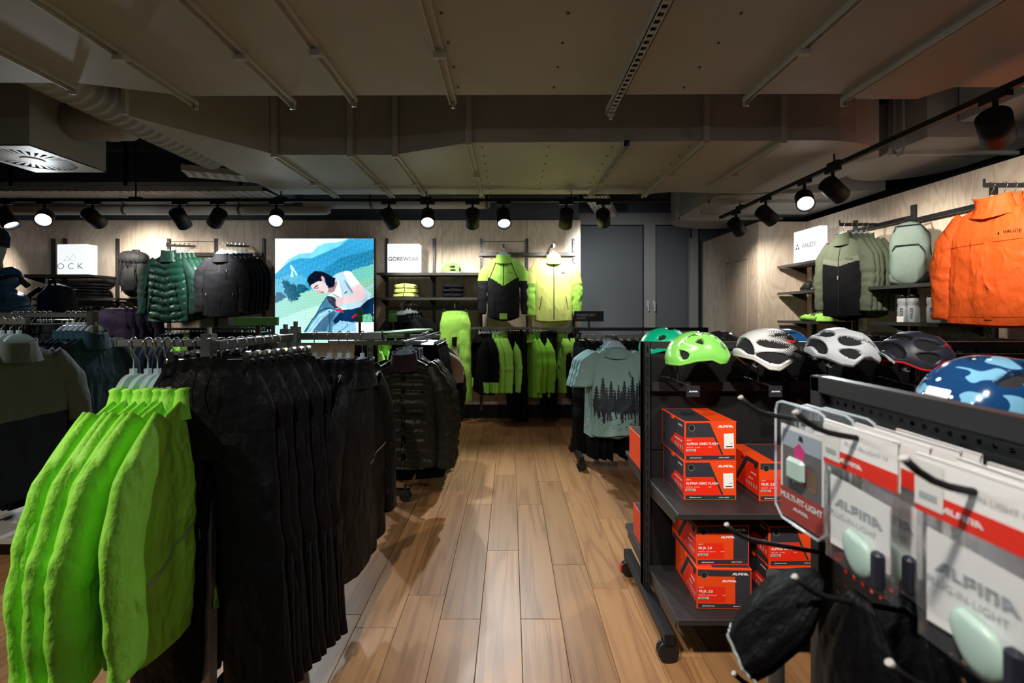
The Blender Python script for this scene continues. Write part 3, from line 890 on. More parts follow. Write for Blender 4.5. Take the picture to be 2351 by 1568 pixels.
def pants(name, label, group, m, W=0.185, hip=0.235, L=1.02, d=0.045, seed=4, cat='trousers', legw=0.12, hemw=0.115, crotch=0.3, extra=None, k=30, flare=0.0):
    g = thing(name, label, cat, (0, 0, 0), 0, group)
    nz = Noise(seed, 9, (14, 10, 5)); nc = Noise(seed + 9, 9, (34, 20, 30))
    a = np.arange(k) * 2 * PI / k
    def disp(p, amt, t):
        n_ = nz(p) * amt * (0.4 + t) + nc(p) * amt * 0.3
        s = np.sign(p[:, 1] - 0) 
        p[:, 1] += n_
        p[:, 0] += nc(p + 3) * amt * 0.25
        return p
    R = []
    for i in range(16):
        t = i / 15
        z = -t * crotch
        w = W + (hip - W) * min(1, t * 2.2)
        dd = d * (0.75 + 0.45 * math.sin(PI * min(t, .9)))
        ruf = 0.006 * np.sin(a * 17 + seed) * max(0, 1 - t * 4)
        p = np.stack([w * np.sign(np.cos(a)) * np.abs(np.cos(a)) ** .8, (dd + ruf) * np.sin(a) + 0.012 * np.cos(3 * a + seed) * (1 - t), np.full(k, z) - 0.012 * np.cos(a * 2) * (1 - t)], 1)
        R.append(disp(p, 0.012, t))
    ob('hip', [loft(R, m)], g, smooth=True)
    for sx in (-1, 1):
        R = []
        for i in range(34):
            t = i / 33
            z = -crotch * 0.72 - t * (L - crotch * 0.72)
            w = (legw + (hemw - legw) * t) * (1 - 0.12 * min(1, t * 4))
            c = sx * (hip - legw + 0.004 + (0.02 + flare) * t + 0.010 * min(1, t * 3))
            dd = d * (1.15 - 0.2 * t)
            p = np.stack([c + w * np.sign(np.cos(a)) * np.abs(np.cos(a)) ** .8, dd * np.sin(a), np.full(k, z)], 1)
            p[:, 1] += 0.01 * np.sin(30 * z + 4 * p[:, 0] + seed * sx) * math.exp(-((t - .45) / .12) ** 2)
            R.append(disp(p, 0.016, t))
        ob('trouser_leg', [loft(R, m)], g, smooth=True)
    ob('waistband', [loft([np.stack([(W + 0.004) * np.sign(np.cos(a)) * np.abs(np.cos(a)) ** .8, (d * .78 + 0.004 + 0.006 * np.sin(a * 17 + seed)) * np.sin(a) + 0.012 * np.cos(3 * a + seed), np.full(k, z) - 0.012 * np.cos(2 * a)], 1) for z in (0.004, -0.014, -0.036)], m)], g, smooth=True)
    if extra: extra(g)
    return g

# hangers --------------------------------------------------------------------
def hook_path(top=0.0, drop=0.13, r=0.02, yz=False):
    """hook that goes over a bar whose top is at z=0; stem ends at -drop"""
    pts = []
    for i in range(9):
        a = PI * 0.95 - i / 8 * PI * 1.25
        pts.append((r * math.cos(a), 0, -0.012 + r * math.sin(a)))
    pts.append((r * 0.6, 0, -0.03 - 0.2 * (drop - 0.03))); pts.append((0, 0.0, -0.03 - 0.45 * (drop - 0.03))); pts.append((0, 0, -drop))
    return pts
CH = {}
def clear_hanger(label, group, drop=0.15, w=0.2):
    g = thing('coat_hanger', label, 'hanger', (0, 0, 0), 0, group)
    ob('hook', [tube(hook_path(drop=drop), 0.0022, 'chrome', 6)], g, smooth=True)
    pr = []
    # arched plate with shoulders
    xs = np.linspace(-1, 1, 17)
    top = [(x * 0.075, -drop - 0.004 - 0.05 * abs(x) ** 2.6) for x in xs]
    bot = [(x * 0.09, -drop - 0.075 + 0.018 * math.cos(x * PI / 2)) for x in xs]
    for yy in (-0.004, 0.004):
        V = [(x, yy, z) for x, z in top] + [(x, yy, z) for x, z in bot]
        pr.append((np.array(V), [(i, i + 1, i + 18, i + 17) for i in range(16)], 'clear_plastic'))
    V = [(x, -0.008, z) for x, z in top] + [(x, 0.008, z) for x, z in top]
    pr.append((np.array(V), [(i, i + 1, i + 18, i + 17) for i in range(16)], 'clear_plastic'))
    for sx in (-1, 1):
        pr.append(bar((sx * 0.06, 0, -drop - 0.066), (sx * w * 0.8, 0, -drop - 0.155), 0.012, 0.02, 'clear_plastic'))
    pr.append(box(-0.008, 0.008, -0.007, 0.007, -drop - 0.012, -drop + 0.012, 'clear_plastic'))
    ob('hanger_body', pr, g)
    return g
def clip_hanger(label, group, drop=0.085, w=0.17):
    g = thing('clip_hanger', label, 'hanger', (0, 0, 0), 0, group)
    ob('hook', [tube(hook_path(drop=drop), 0.0022, 'chrome', 6)], g, smooth=True)
    ob('crossbar', [tube([(-w - 0.02, 0, -drop), (w + 0.02, 0, -drop)], 0.0035, 'chrome', 8)], g)
    for sx in (-1, 1):
        ob('clip', [box(sx * w - 0.011, sx * w + 0.011, -0.011, -0.004, -drop - 0.045, -drop + 0.008, 'black_satin'), box(sx * w - 0.011, sx * w + 0.011, 0.004, 0.011, -drop - 0.045, -drop + 0.008, 'black_satin'),
                    xf(cyl((0, 0, -0.012), 0.011, 0.024, 'chrome', 12), Matrix.Translation((sx * w, 0, -drop + 0.016)) @ Matrix.Rotation(PI / 2, 4, 'X')),
                    tube([(sx * w, 0.013, -drop - 0.03), (sx * w, 0.013, -drop + 0.02)], 0.003, 'chrome', 6)], g)
    return g

PROTO = {}
def place(proto, loc, rot=0, label=None, group=None, scale=None, jitter=0.0):
    """first use moves the prototype itself, later ones copy it"""
    if not proto.get('_used'):
        proto['_used'] = 1
        proto.location = loc; proto.rotation_euler = (0, 0, rot)
        if scale: proto.scale = scale
        if label: proto['label'] = label
        if group: proto['group'] = group
        return proto
    c = copy_tree(proto, loc, rot, label=label, group=group)
    if scale: c.scale = scale
    return c
# ------------------------------------------------------------------ wall fittings and racks
def slotted(w, d, h, m='black_metal', pitch=0.05, slot=0.028, dbl=False):
    """upright whose front (-y) face has punched slots; centred on x, back at y=0, base at z=0"""
    pr = [box(-w / 2, w / 2, -d + 0.006, 0, 0, h, 'hole_black'), box(-w / 2, -w / 2 + 0.003, -d, 0, 0, h, m), box(w / 2 - 0.003, w / 2, -d, 0, 0, h, m)]
    cols = [0] if not dbl else [-w * 0.18, w * 0.18]
    s = 0.0035
    edges = [-w / 2] + sum([[c - s, c + s] for c in cols], []) + [w / 2]
    for i in range(0, len(edges), 2):
        pr.append(box(edges[i], edges[i + 1], -d, -d + 0.002, 0, h, m))
    z = 0.0
    while z < h:
        for c in cols:
            pr.append(box(c - s, c + s, -d, -d + 0.002, z, min(z + pitch - slot, h), m))
        z += pitch
    return pr

def bx(px): return (px - CX) / FPX * BW
UPT = 2.30
up_mesh = build(slotted(0.032, 0.03, UPT - 0.1, 'dark_steel'), 'wall_upright')
for px, lab in ((125, 'slotted wall upright beside the glowing brand cube'), (152, 'slotted wall upright behind the glowing brand cube'), (272, 'slotted wall upright behind the charcoal trekking backpack'),
                (390, 'slotted wall upright behind the green quilted jackets'), (498, 'slotted wall upright between green and charcoal jackets'), (607, 'slotted wall upright beside the charcoal jackets, left of the picture'),
                (889, 'slotted wall upright right of the big picture light box'), (997, 'slotted wall upright between the two brand shelves'), (1105, 'slotted wall upright left of the two-tone cycling jacket'),
                (1210, 'slotted wall upright between the two neon jackets'), (1317, 'slotted wall upright at the plywood end by the window')):
    link('wall_upright', up_mesh, None, (bx(px), BW - 0.001, 0.1), 0, lab, 'wall upright', 'slotted uprights on the back wall')

def wall_shelf(x0, x1, y0, y1, z, lab, grp=None, back='+y'):
    s = thing('wall_shelf', lab, 'shelf', ((x0 + x1) / 2, (y0 + y1) / 2, z), 0, grp)
    a, b = (x1 - x0) / 2, (y1 - y0) / 2
    ob('shelf_board', [bevbox(-a, a, -b, b, -0.022, 0, 'shelf_black', 0.002)], s)
    if back == '+y':
        ob('shelf_lip', [box(-a, a, -b - 0.002, -b, -0.03, 0.001, 'dark_steel')], s)
        for sx in (-1, 1):
            V = [(sx * (a - 0.012), -b * 0.4, -0.022), (sx * (a - 0.012), b, -0.022), (sx * (a - 0.012), b, -0.09)]
            V2 = [(x - 0.004, y, z_) for x, y, z_ in V]
            ob('shelf_bracket', [(np.array(V + V2), [(0, 1, 2), (5, 4, 3), (0, 3, 4, 1), (1, 4, 5, 2), (2, 5, 3, 0)], 'black_metal')], s)
    else:
        ob('shelf_lip', [box(-a - 0.002, -a, -b, b, -0.03, 0.001, 'dark_steel')], s)
        for sy_ in (-1, 1):
            V = [(-a * 0.2, sy_ * (b - 0.012), -0.022), (a, sy_ * (b - 0.012), -0.022), (a, sy_ * (b - 0.012), -0.11)]
            V2 = [(x, y - 0.004, z_) for x, y, z_ in V]
            ob('shelf_bracket', [(np.array(V + V2), [(0, 1, 2), (5, 4, 3), (0, 3, 4, 1), (1, 4, 5, 2), (2, 5, 3, 0)], 'black_metal')], s)
    return s
SF = 5.53
def sz(py): return EYE - (py - HY) / FPX * SF
wall_shelf(bx(889) - 0.02, bx(997), SF, BW - 0.03, sz(626), 'black wall shelf under the lettered white light box')
wall_shelf(bx(997), bx(1105), SF, BW - 0.03, sz(626), 'black wall shelf carrying the lime bike helmet')
wall_shelf(bx(889) - 0.02, bx(997), SF, BW - 0.03, sz(683), 'black wall shelf carrying the folded neon yellow tops')
wall_shelf(bx(997), bx(1105), SF, BW - 0.03, sz(683), 'black wall shelf carrying the folded black tops')
wall_shelf(bx(125) - 0.1, bx(272), SF, BW - 0.03, sz(630), 'black wall shelf under the glowing brand cube')
wall_shelf(bx(150), bx(330), SF, BW - 0.03, sz(684), 'black wall shelf with dark folded clothes beside the mannequin')

def rail_x(x0, x1, y, z, lab, m='grey_steel', h=0.03, w=0.012, brackets=True, cat='clothes rail', depth=None):
    r = thing('clothes_rail', lab, cat, ((x0 + x1) / 2, y, z))
    a = (x1 - x0) / 2
    ob('rail_bar', [bevbox(-a, a, -w / 2, w / 2, -h, 0, m, 0.002)], r)
    if depth:
        for sx in (-1, 1):
            ob('rail_arm', [bar((sx * (a - 0.02), 0, -h / 2), (sx * (a - 0.02), depth, -h / 2), 0.012, 0.03, 'black_metal')], r)
    return r
# upper display rails (flat, close to the wall) and their forward arms
Zr = EYE - (580 - HY) / FPX * 5.9
rail_x(bx(385), bx(607), 5.885, Zr, 'flat display rail across the wall behind the green and charcoal jackets', 'dark_steel', 0.045)
rail_x(bx(1100), bx(1320), 5.885, Zr, 'flat display rail across the wall behind the neon cycling jackets', 'dark_steel', 0.045)
Zl = EYE - (703 - HY) / FPX * 5.9
rail_x(bx(889), bx(1105), 5.885, Zl + 0.0, 'flat display rail under the brand shelves', 'dark_steel', 0.045)
for a_, b_ in ((390, 498), (1105, 1210)):
    ob('tension_wire', [tube([(bx(a_), BW - 0.02, 2.265), (bx(b_), BW - 0.02, 2.265)], 0.003, 'dark_steel', 6)],
       label='thin steel wire between wall uprights above the ' + ('green quilted jackets' if a_ == 390 else 'two-tone cycling jacket'), cat='wire')
def front_arm(x, z, y0=5.45, lab='', y1=5.885, pegs=True, tilt=0.06):
    r = thing('display_arm', lab, 'display arm', (x, y1, z), 0, 'forward arms on the display rails')
    ob('arm_bar', [bar((0, 0, 0), (0, y0 - y1, -tilt), 0.012, 0.028, 'dark_steel')], r)
    for i in range(5):
        t = 0.25 + i * 0.17
        ob('arm_peg', [cyl((0, (y0 - y1) * t, -tilt * t + 0.012), 0.005, 0.02, 'chrome', 8)], r)
    ob('end_stop', [box(-0.008, 0.008, y0 - y1 - 0.006, y0 - y1, -tilt - 0.015, -tilt + 0.03, 'dark_steel')], r)
    return r
GX, CXJ = P(398, 0, 5.5).x, P(530, 0, 5.5).x
front_arm(GX, Zr + 0.08, 5.4, 'sloping peg arm that carries the green quilted jackets')
front_arm(CXJ, Zr + 0.08, 5.4, 'sloping peg arm that carries the charcoal softshell jackets')
LX, YX = P(1156, 0, 5.5).x, P(1270, 0, 5.5).x
front_arm(LX, Zr + 0.07, 5.42, 'sloping peg arm that carries the two-tone cycling jacket')
front_arm(YX, Zr + 0.07, 5.42, 'sloping peg arm that carries the neon yellow rain jacket')
TXG, PXG = P(928, 0, 5.55).x, P(1045, 0, 5.6).x
front_arm(TXG, Zl + 0.06, 5.40, 'sloping peg arm that carries the black half-zip tops')
front_arm(PXG, Zl + 0.05, 5.55, 'short peg arm that carries the lime rain trousers')
# lower hanging rails
ZB = EYE - (751 - HY) / FPX * 5.6
rail_x(bx(1085), bx(1310), 5.62, ZB, 'chrome hanging rail under the neon cycling jackets', 'chrome', 0.028, 0.028, depth=0.3)
rail_x(bx(345), bx(625), 5.62, ZB - 0.01, 'chrome hanging rail under the charcoal and green jackets', 'chrome', 0.028, 0.028, depth=0.3)
rail_x(bx(20), bx(330), 5.62, EYE - (699 - HY) / FPX * 5.6, 'dark hanging rail under the folded clothes shelf', 'dark_steel', 0.028, 0.028, depth=0.3)

# picture light box -----------------------------------------------------------
def poster_mesh(w, h, nx=284, ny=300):
    X, Yv = np.meshgrid(np.linspace(0, 1420, nx), np.linspace(0, 1500, ny))
    X = X + 70; Yv = Yv + 48
    img = np.zeros((ny, nx, 3)); img[:] = (0.93, 0.97, 0.99)
    n1 = Noise(11, 9, (.02, .02, 0)); n2 = Noise(12, 14, (.10, .045, 0)); n3 = Noise(13, 12, (.05, .05, 0)); n4 = Noise(14, 14, (.12, .03, 0))
    Q = np.stack([X, Yv, 0 * X], -1)
    n2.k *= 2.4; n4.k *= 2.4; n3.k *= 1.6
    a1, a2, a3, a4 = n1(Q), n2(Q), n3(Q), n4(Q)
    def inside(pts, wob=0.0):
        x = X + wob * a3; y = Yv + wob * a2
        ins = np.zeros(X.shape, bool)
        n = len(pts)
        for i in range(n):
            x0, y0 = pts[i]; x1, y1 = pts[(i + 1) % n]
            c = ((y0 > y) != (y1 > y)) & (x < (x1 - x0) * (y - y0) / (y1 - y0 + 1e-9) + x0)
            ins ^= c
        return ins
    def fill(pts, colr, wob=0.0, tex=None, amt=0.0, al=1.0):
        k = inside(pts, wob)
        c = np.array(colr)[None, None, :] * np.ones((ny, nx, 1))
        if tex is not None: c = c * (1 + amt * tex[..., None])
        img[k] = img[k] * (1 - al) + c[k] * al
    # sky tint
    t = np.clip((X - 70) / 700, 0, 1)[..., None] * np.clip(1 - (Yv - 48) / 300, 0, 1)[..., None]
    img[:] = img * (1 - .22 * t) + np.array((.62, .9, .97)) * .22 * t
    fill([(190, 440), (260, 350), (420, 265), (600, 250), (680, 165), (780, 115), (930, 105), (1040, 85), (1110, 48), (1490, 48), (1490, 500), (200, 520)], (.45, .82, .93), 4, a1, .06)
    fill([(70, 560), (190, 450), (300, 370), (430, 330), (600, 330), (760, 260), (1010, 150), (1110, 60), (1230, 48), (1490, 48), (1490, 640), (900, 820), (70, 960)], (.20, .60, .80), 5, a2, .13)
    fill([(760, 500), (1000, 330), (1300, 250), (1490, 200), (1490, 560), (900, 700)], (.14, .50, .66), 14, a2, .2)
    fill([(70, 640), (300, 560), (520, 600), (520, 830), (70, 960)], (.30, .68, .83), 12, a2, .12)
    fill([(282, 430), (310, 430), (395, 570), (370, 585), (330, 500), (330, 610), (285, 590), (310, 510)], (.75, .92, .97), 4)
    fill([(1000, 640), (1200, 500), (1490, 410), (1490, 900), (1100, 900)], (.42, .74, .68), 8, a4, .14)
    fill([(1200, 690), (1490, 600), (1490, 860), (1250, 860)], (.50, .74, .62), 6, a4, .15)
    fill([(1330, 790), (1490, 690), (1490, 740), (1370, 800)], (.62, .74, .78), 2)
    fill([(70, 990), (250, 890), (560, 790), (800, 760), (1000, 900), (1000, 1560), (70, 1560)], (.58, .82, .74), 5, a4, .12)
    fill([(70, 1230), (400, 1100), (800, 980), (900, 1560), (70, 1560)], (.70, .89, .84), 12, a4, .14)
    fill([(70, 830), (160, 820), (230, 900), (70, 985)], (.10, .26, .36), 12)
    fill([(180, 610), (210, 650), (240, 640), (290, 700), (340, 690), (390, 760), (440, 890), (350, 950), (260, 950), (200, 830)], (.04, .26, .36), 20, a2, .4)
    fill([(390, 700), (470, 700), (560, 790), (420, 850), (380, 790)], (.05, .33, .42), 16, a2, .3)
    hz_ = np.clip((Yv - 300) / 500, 0, 1) * np.clip(1 - (X - 70) / 500, 0, 1) * 0.35
    img[:] = img * (1 - hz_[..., None]) + np.array((.72, .9, .95)) * hz_[..., None]
    # tent, trousers and blankets
    fill([(480, 1390), (640, 1170), (720, 1010), (800, 900), (900, 890), (980, 1030), (1250, 1200), (1260, 1390)], (.30, .55, .68), 3, a1, .15)
    fill([(520, 1390), (700, 1140), (860, 1050), (960, 1080), (740, 1390)], (.62, .84, .94), 3, a1, .08)
    fill([(600, 1390), (760, 1190), (920, 1080), (960, 1110), (830, 1300), (800, 1390)], (.25, .40, .52), 3, a1, .2)
    fill([(1030, 1080), (1160, 1060), (1400, 930), (1490, 890), (1490, 1260), (1230, 1240), (950, 1300), (900, 1230)], (.02, .17, .30), 3, a1, .2)
    fill([(900, 1310), (1010, 1230), (1230, 1260), (1240, 1390), (900, 1390)], (.55, .78, .90), 5, a2, .12)
    fill([(1330, 1150), (1440, 1130), (1475, 1190), (1470, 1260), (1330, 1260)], (.40, .72, .58), 4, a2, .2)
    fill([(1230, 1255), (1490, 1250), (1490, 1560), (850, 1560), (900, 1400), (1240, 1390)], (.90, .95, .98), 3)
    fill([(805, 880), (850, 870), (930, 900), (985, 1040), (930, 1060), (830, 950)], (.22, .22, .30), 3, a3, .25)
    # torso, sleeve, arm
    fill([(900, 590), (960, 550), (1080, 512), (1150, 520), (1210, 590), (1300, 700), (1380, 780), (1470, 850), (1400, 930), (1300, 1030), (1160, 1070), (1000, 1030), (940, 900), (880, 820)], (.66, .80, .86), 2, a1, .07)
    fill([(1050, 530), (1110, 512), (1170, 535), (1215, 600), (1290, 690), (1180, 760), (1130, 700)], (.95, .96, .97), 2)
    fill([(830, 870), (900, 820), (960, 700), (985, 640), (1040, 900), (960, 890)], (.90, .93, .95), 2)
    fill([(1060, 640), (1085, 660), (1200, 820), (1180, 840), (1110, 740)], (.42, .55, .63), 1)
    fill([(1160, 760), (1290, 690), (1370, 800), (1375, 880), (1330, 930), (1180, 980), (1040, 990), (980, 1035), (945, 1010), (960, 920), (1090, 880), (1200, 830)], (.86, .76, .78), 2, a1, .04)
    fill([(950, 900), (1060, 890), (1050, 990), (985, 1040), (940, 980)], (.85, .74, .75), 2)
    fill([(1065, 835), (1105, 800), (1110, 815), (1075, 848)], (.05, .09, .12), 0)
    # neck, face, hair, ear
    fill([(830, 760), (950, 660), (970, 690), (930, 800), (880, 830), (830, 810)], (.62, .50, .53), 2)
    fill([(575, 730), (640, 680), (740, 650), (800, 690), (840, 780), (825, 825), (770, 845), (715, 825), (690, 832), (665, 795), (620, 785)], (.88, .79, .80), 2, a1, .03)
    fill([(640, 800), (665, 795), (720, 780), (745, 820), (700, 835), (680, 825)], (.80, .68, .69), 1)
    fill([(725, 815), (765, 808), (775, 835), (735, 840)], (.62, .40, .45), 1)
    fill([(628, 762), (650, 730), (690, 712), (696, 722), (660, 745), (636, 775)], (.12, .16, .22), 0)
    fill([(655, 768), (690, 748), (698, 756), (668, 776)], (.20, .24, .30), 0)
    fill([(525, 650), (560, 575), (640, 515), (740, 520), (830, 560), (880, 590), (940, 620), (930, 700), (920, 740), (850, 760), (800, 700), (790, 640), (740, 660), (690, 660), (600, 710), (560, 720)], (.035, .08, .15), 4, a2, .45)
    fill([(730, 600), (755, 585), (785, 625), (780, 680), (755, 665)], (.80, .66, .68), 1)
    fill([(555, 690), (590, 700), (580, 740), (560, 730)], (.06, .10, .16), 2)
    # arc pole and red straps
    for (pts, wd, cc) in (([(500, 1390), (600, 1220), (690, 1110), (780, 1060), (870, 1050), (960, 1085)], 7, (.05, .16, .26)), ([(690, 1090), (760, 980), (800, 900)], 5, (.12, .25, .35)),
                          ([(955, 1075), (1000, 1080), (1045, 1105)], 13, (.85, .10, .18)), ([(970, 1090), (1010, 1055)], 9, (.85, .12, .2)), ([(1185, 1185), (1235, 1145)], 12, (.8, .08, .2)), ([(850, 1090), (860, 1390)], 8, (.15, .28, .38)),
                          ([(560, 1390), (700, 1200), (900, 1090)], 4, (.35, .55, .65)), ([(1000, 1390), (1120, 1300), (1110, 1270)], 4, (.2, .35, .45)), ([(900, 850), (990, 890)], 5, (.1, .2, .28))):
        for (xa, ya), (xb, yb) in zip(pts[:-1], pts[1:]):
            dx, dy = xb - xa, yb - ya
            tt = np.clip(((X - xa) * dx + (Yv - ya) * dy) / (dx * dx + dy * dy), 0, 1)
            k = np.hypot(X - xa - tt * dx, Yv - ya - tt * dy) < wd
            img[k] = cc
    img = np.clip(img, 0, 1)
    lin = img ** 2.2
    me = bpy.data.meshes.new('picture_print')
    vx = np.linspace(-w / 2, w / 2, nx); vz = np.linspace(h / 2, -h / 2, ny)
    GXm, GZm = np.meshgrid(vx, vz)
    V = np.stack([GXm, 0 * GXm, GZm], -1).reshape(-1, 3)
    idx = np.arange(nx * ny).reshape(ny, nx)
    Fq = np.stack([idx[1:, :-1], idx[1:, 1:], idx[:-1, 1:], idx[:-1, :-1]], -1).reshape(-1, 4)
    me.from_pydata(V.tolist(), [], Fq.tolist())
    at = me.color_attributes.new('print', 'FLOAT_COLOR', 'POINT')
    at.data.foreach_set('color', np.concatenate([lin.reshape(-1, 3), np.ones((nx * ny, 1))], 1).ravel())
    m, nt, b = _nt('picture_print')
    ca = nt.nodes.new('ShaderNodeVertexColor'); ca.layer_name = 'print'
    nt.links.new(ca.outputs[0], b.inputs['Emission Color']); nt.links.new(ca.outputs[0], b.inputs['Base Color'])
    b.inputs['Emission Strength'].default_value = 0.95
    b.inputs['Roughness'].default_value = 0.6
    me.materials.append(m)
    me.update()
    return me
pw, ph = 1.25, 1.32
pl = thing('picture_light_box', 'large backlit photo panel of a dark-haired person pitching a tent on a mountain meadow', 'light box', (-2.36, BW - 0.085, 2.29 - ph / 2))
ob('box_frame', [box(-pw / 2 - 0.008, pw / 2 + 0.008, 0.004, 0.083, -ph / 2 - 0.008, ph / 2 + 0.008, 'dark_steel')], pl)
link('picture_print', poster_mesh(pw, ph), pl, (0, 0, 0))

# brand light boxes
def light_box(lab, loc, w, d, h, rot, lettering):
    t = thing('brand_light_box', lab, 'light box', loc, rot)
    ob('box_shell', [bevbox(-w / 2, w / 2, -d / 2, d / 2, 0, h, 'lightbox_white', 0.006)], t)
    for (body, size, x, z, m, bold, sx) in lettering:
        o = link('lettering', text_mesh(body, size, m, bold, sx=sx), t, (x, -d / 2 - 0.0015, z), (PI / 2, 0, 0))
    return t
g1 = light_box('white glowing box lettered GOREWEAR in thin dark capitals', (P(929, 0, 5.72).x, 5.72, sz(626) + 0.001), 0.395, 0.13, 0.365, 0, [('GOREWEAR', 0.068, 0, 0.175, 'ink_dark', 0.0009, 1.0)])
ock = light_box('white glowing cube lettered OCK under a mountain outline', (P(178, 0, 5.66).x, 5.66, sz(630) + 0.001), 0.40, 0.14, 0.37, -0.10, [('O C K', 0.105, -0.02, 0.10, 'ink_dark', -0.0015, 1.25)])
ob('mountain_logo', [tube([(-0.10, 0, 0.17), (-0.055, 0, 0.225), (0.0, 0, 0.172), (0.05, 0, 0.172), (0.07, 0, 0.185), (0.03, 0, 0.25), (-0.02, 0, 0.19), (-0.06, 0, 0.17), (-0.10, 0, 0.17)], 0.0012, 'ink_grey', 5)], ock, (0, -0.0725, 0.0))
vx_ = 3.55
va = thing('brand_light_box', 'white glowing box lettered VAUDE beside a small triangle mark', 'light box', (3.60, 5.55, 1.955))
ob('box_shell', [bevbox(-0.05, 0.05, -0.24, 0.24, 0, 0.40, 'lightbox_white', 0.006)], va)
link('lettering', text_mesh('VAUDE', 0.08, 'ink_dark', -0.0006), va, (-0.0515, -0.055, 0.2), face_rot(-1, 0))
for dx, dz in ((0.0, 0.0), (0.045, 0.0), (0.022, 0.04)):
    ob('triangle_mark', [quad([(-0.0517, 0.20 - dx, 0.175 + dz), (-0.0517, 0.165 - dx, 0.175 + dz), (-0.0517, 0.182 - dx, 0.21 + dz)], 'ink_dark')], va)

# right wall fittings --------------------------------------------------------
def ry(px, X): return X * FPX / (px - CX)
upr = build([xf(p, Matrix.Rotation(-PI / 2, 4, 'Z')) for p in slotted(0.04, 0.03, 2.38, 'dark_steel')], 'wall_upright')
for px, lab in ((1868, 'slotted upright on the right wall by the glowing VAUDE box'), (1963, 'slotted upright on the right wall behind the sage jerseys'), (2097, 'slotted upright on the right wall behind the sage backpack'), (2280, 'slotted upright on the right wall behind the orange jackets')):
    link('wall_upright', upr, None, (RW - 0.001, ry(px, 3.85), 0.0), 0, lab, 'wall upright', 'slotted uprights on the right wall')
SX0 = 3.47
wall_shelf(SX0, RW - 0.03, 5.20, 6.0, 1.953, 'black corner shelf under the glowing VAUDE box', back='+x')
wall_shelf(SX0, RW - 0.03, 5.20, 6.0, 1.61, 'black corner shelf with the single cycling shoe', back='+x')
wall_shelf(SX0, RW - 0.03, 5.20, 6.0, 1.25, 'black corner shelf with the crumpled lime garment', back='+x')
wall_shelf(SX0, RW - 0.03, 3.74, 4.48, 1.60, 'black right-wall shelf under the sage backpack', back='+x')
wall_shelf(SX0, RW - 0.03, 3.74, 4.48, 1.265, 'black right-wall shelf carrying the water bottles', back='+x')
def rail_y(y0, y1, x, z, lab, m='black_metal', h=0.04):
    r = thing('clothes_rail', lab, 'clothes rail', (x, (y0 + y1) / 2, z))
    a = (y1 - y0) / 2
    ob('rail_bar', [bevbox(-0.01, 0.01, -a, a, -h, 0, m, 0.002)], r)
    for sy_ in (-1, 1):
        ob('rail_arm', [box(0, RW - 0.03 - x, sy_ * a - 0.012, sy_ * a + 0.012, -h, 0, m)], r)
    return r
rail_y(4.42, 5.2, 3.80, EYE - (505 - HY) / FPX * 4.6, 'flat black rail on the right wall behind the sage jerseys')
rail_y(3.72, 4.42, 3.80, EYE - (488 - HY) / FPX * 4.1, 'flat black rail on the right wall behind the sage backpack')
rail_y(2.9, 3.70, 3.80, EYE - (452 - HY) / FPX * 3.5, 'flat black rail on the right wall behind the orange jackets')
ra = thing('display_arm', 'straight black arm that carries the sage jerseys', 'display arm', (3.80, 4.79, EYE - (512 - HY) / FPX * 4.79), 0, 'arms on the right wall rails')
ob('arm_bar', [box(-0.38, 0, -0.006, 0.006, -0.032, 0, 'black_metal')], ra); ob('end_stop', [box(-0.388, -0.38, -0.007, 0.007, -0.03, 0.03, 'black_metal')], ra)
rb = thing('display_arm', 'straight black arm that carries the orange jackets', 'display arm', (3.80, 3.30, EYE - (421 - HY) / FPX * 3.31), 0, 'arms on the right wall rails')
ob('arm_bar', [box(-0.41, 0, -0.006, 0.006, -0.032, 0, 'black_metal')], rb); ob('end_stop', [box(-0.418, -0.41, -0.007, 0.007, -0.03, 0.03, 'black_metal')], rb)
rail_y(2.9, 5.3, 3.56, EYE - (765 - HY) / FPX * 4.2 + 0.0, 'long low black hanging rail on the right wall', 'dark_steel', 0.03)

# rolling racks ---------------------------------------------------------------
def caster(parent, loc, red=False):
    c = ob('caster', [xf(cyl((0, 0, -0.016), 0.04, 0.012, 'rubber', 20), Matrix.Rotation(PI / 2, 4, 'X')), xf(cyl((0, 0, 0.004), 0.04, 0.012, 'rubber', 20), Matrix.Rotation(PI / 2, 4, 'X')),
                      box(-0.02, 0.03, -0.012, 0.012, 0.0, 0.05, 'black_satin'), cyl((0, 0, 0.02), 0.012, 0.06, 'dark_steel', 10)], parent, loc)
    if red:
        ob('brake_tab', [box(-0.045, -0.03, -0.012, 0.012, -0.02, 0.02, 'red_plastic')], c)
    return c
def gondola(name, lab, cat, xs, y, h, base_half=0.32, base_z=0.08, panel=True, post_m='black_metal'):
    g = thing(name, lab, cat, (0, y, 0))
    for i, x in enumerate(xs):
        for sd in ((-1,), (1,)):
            pass
        pr = slotted(0.03, 0.03, h - 0.1, post_m)
        pr = [move(p, (0, 0.0, 0.1)) for p in pr] + [move(xf(p, Matrix.Rotation(PI, 4, 'Z')), (0, 0, 0.1)) for p in slotted(0.03, 0.03, h - 0.1, post_m)]
        ob('post', pr, g, (x, 0, 0))
        ob('foot_bar', [bevbox(-0.02, 0.02, -base_half, base_half, base_z, base_z + 0.045, 'black_satin', 0.003)], g, (x, 0, 0))
        caster(g, (x, -base_half + 0.03, 0.041)); caster(g, (x, base_half - 0.03, 0.041), True)
    return g
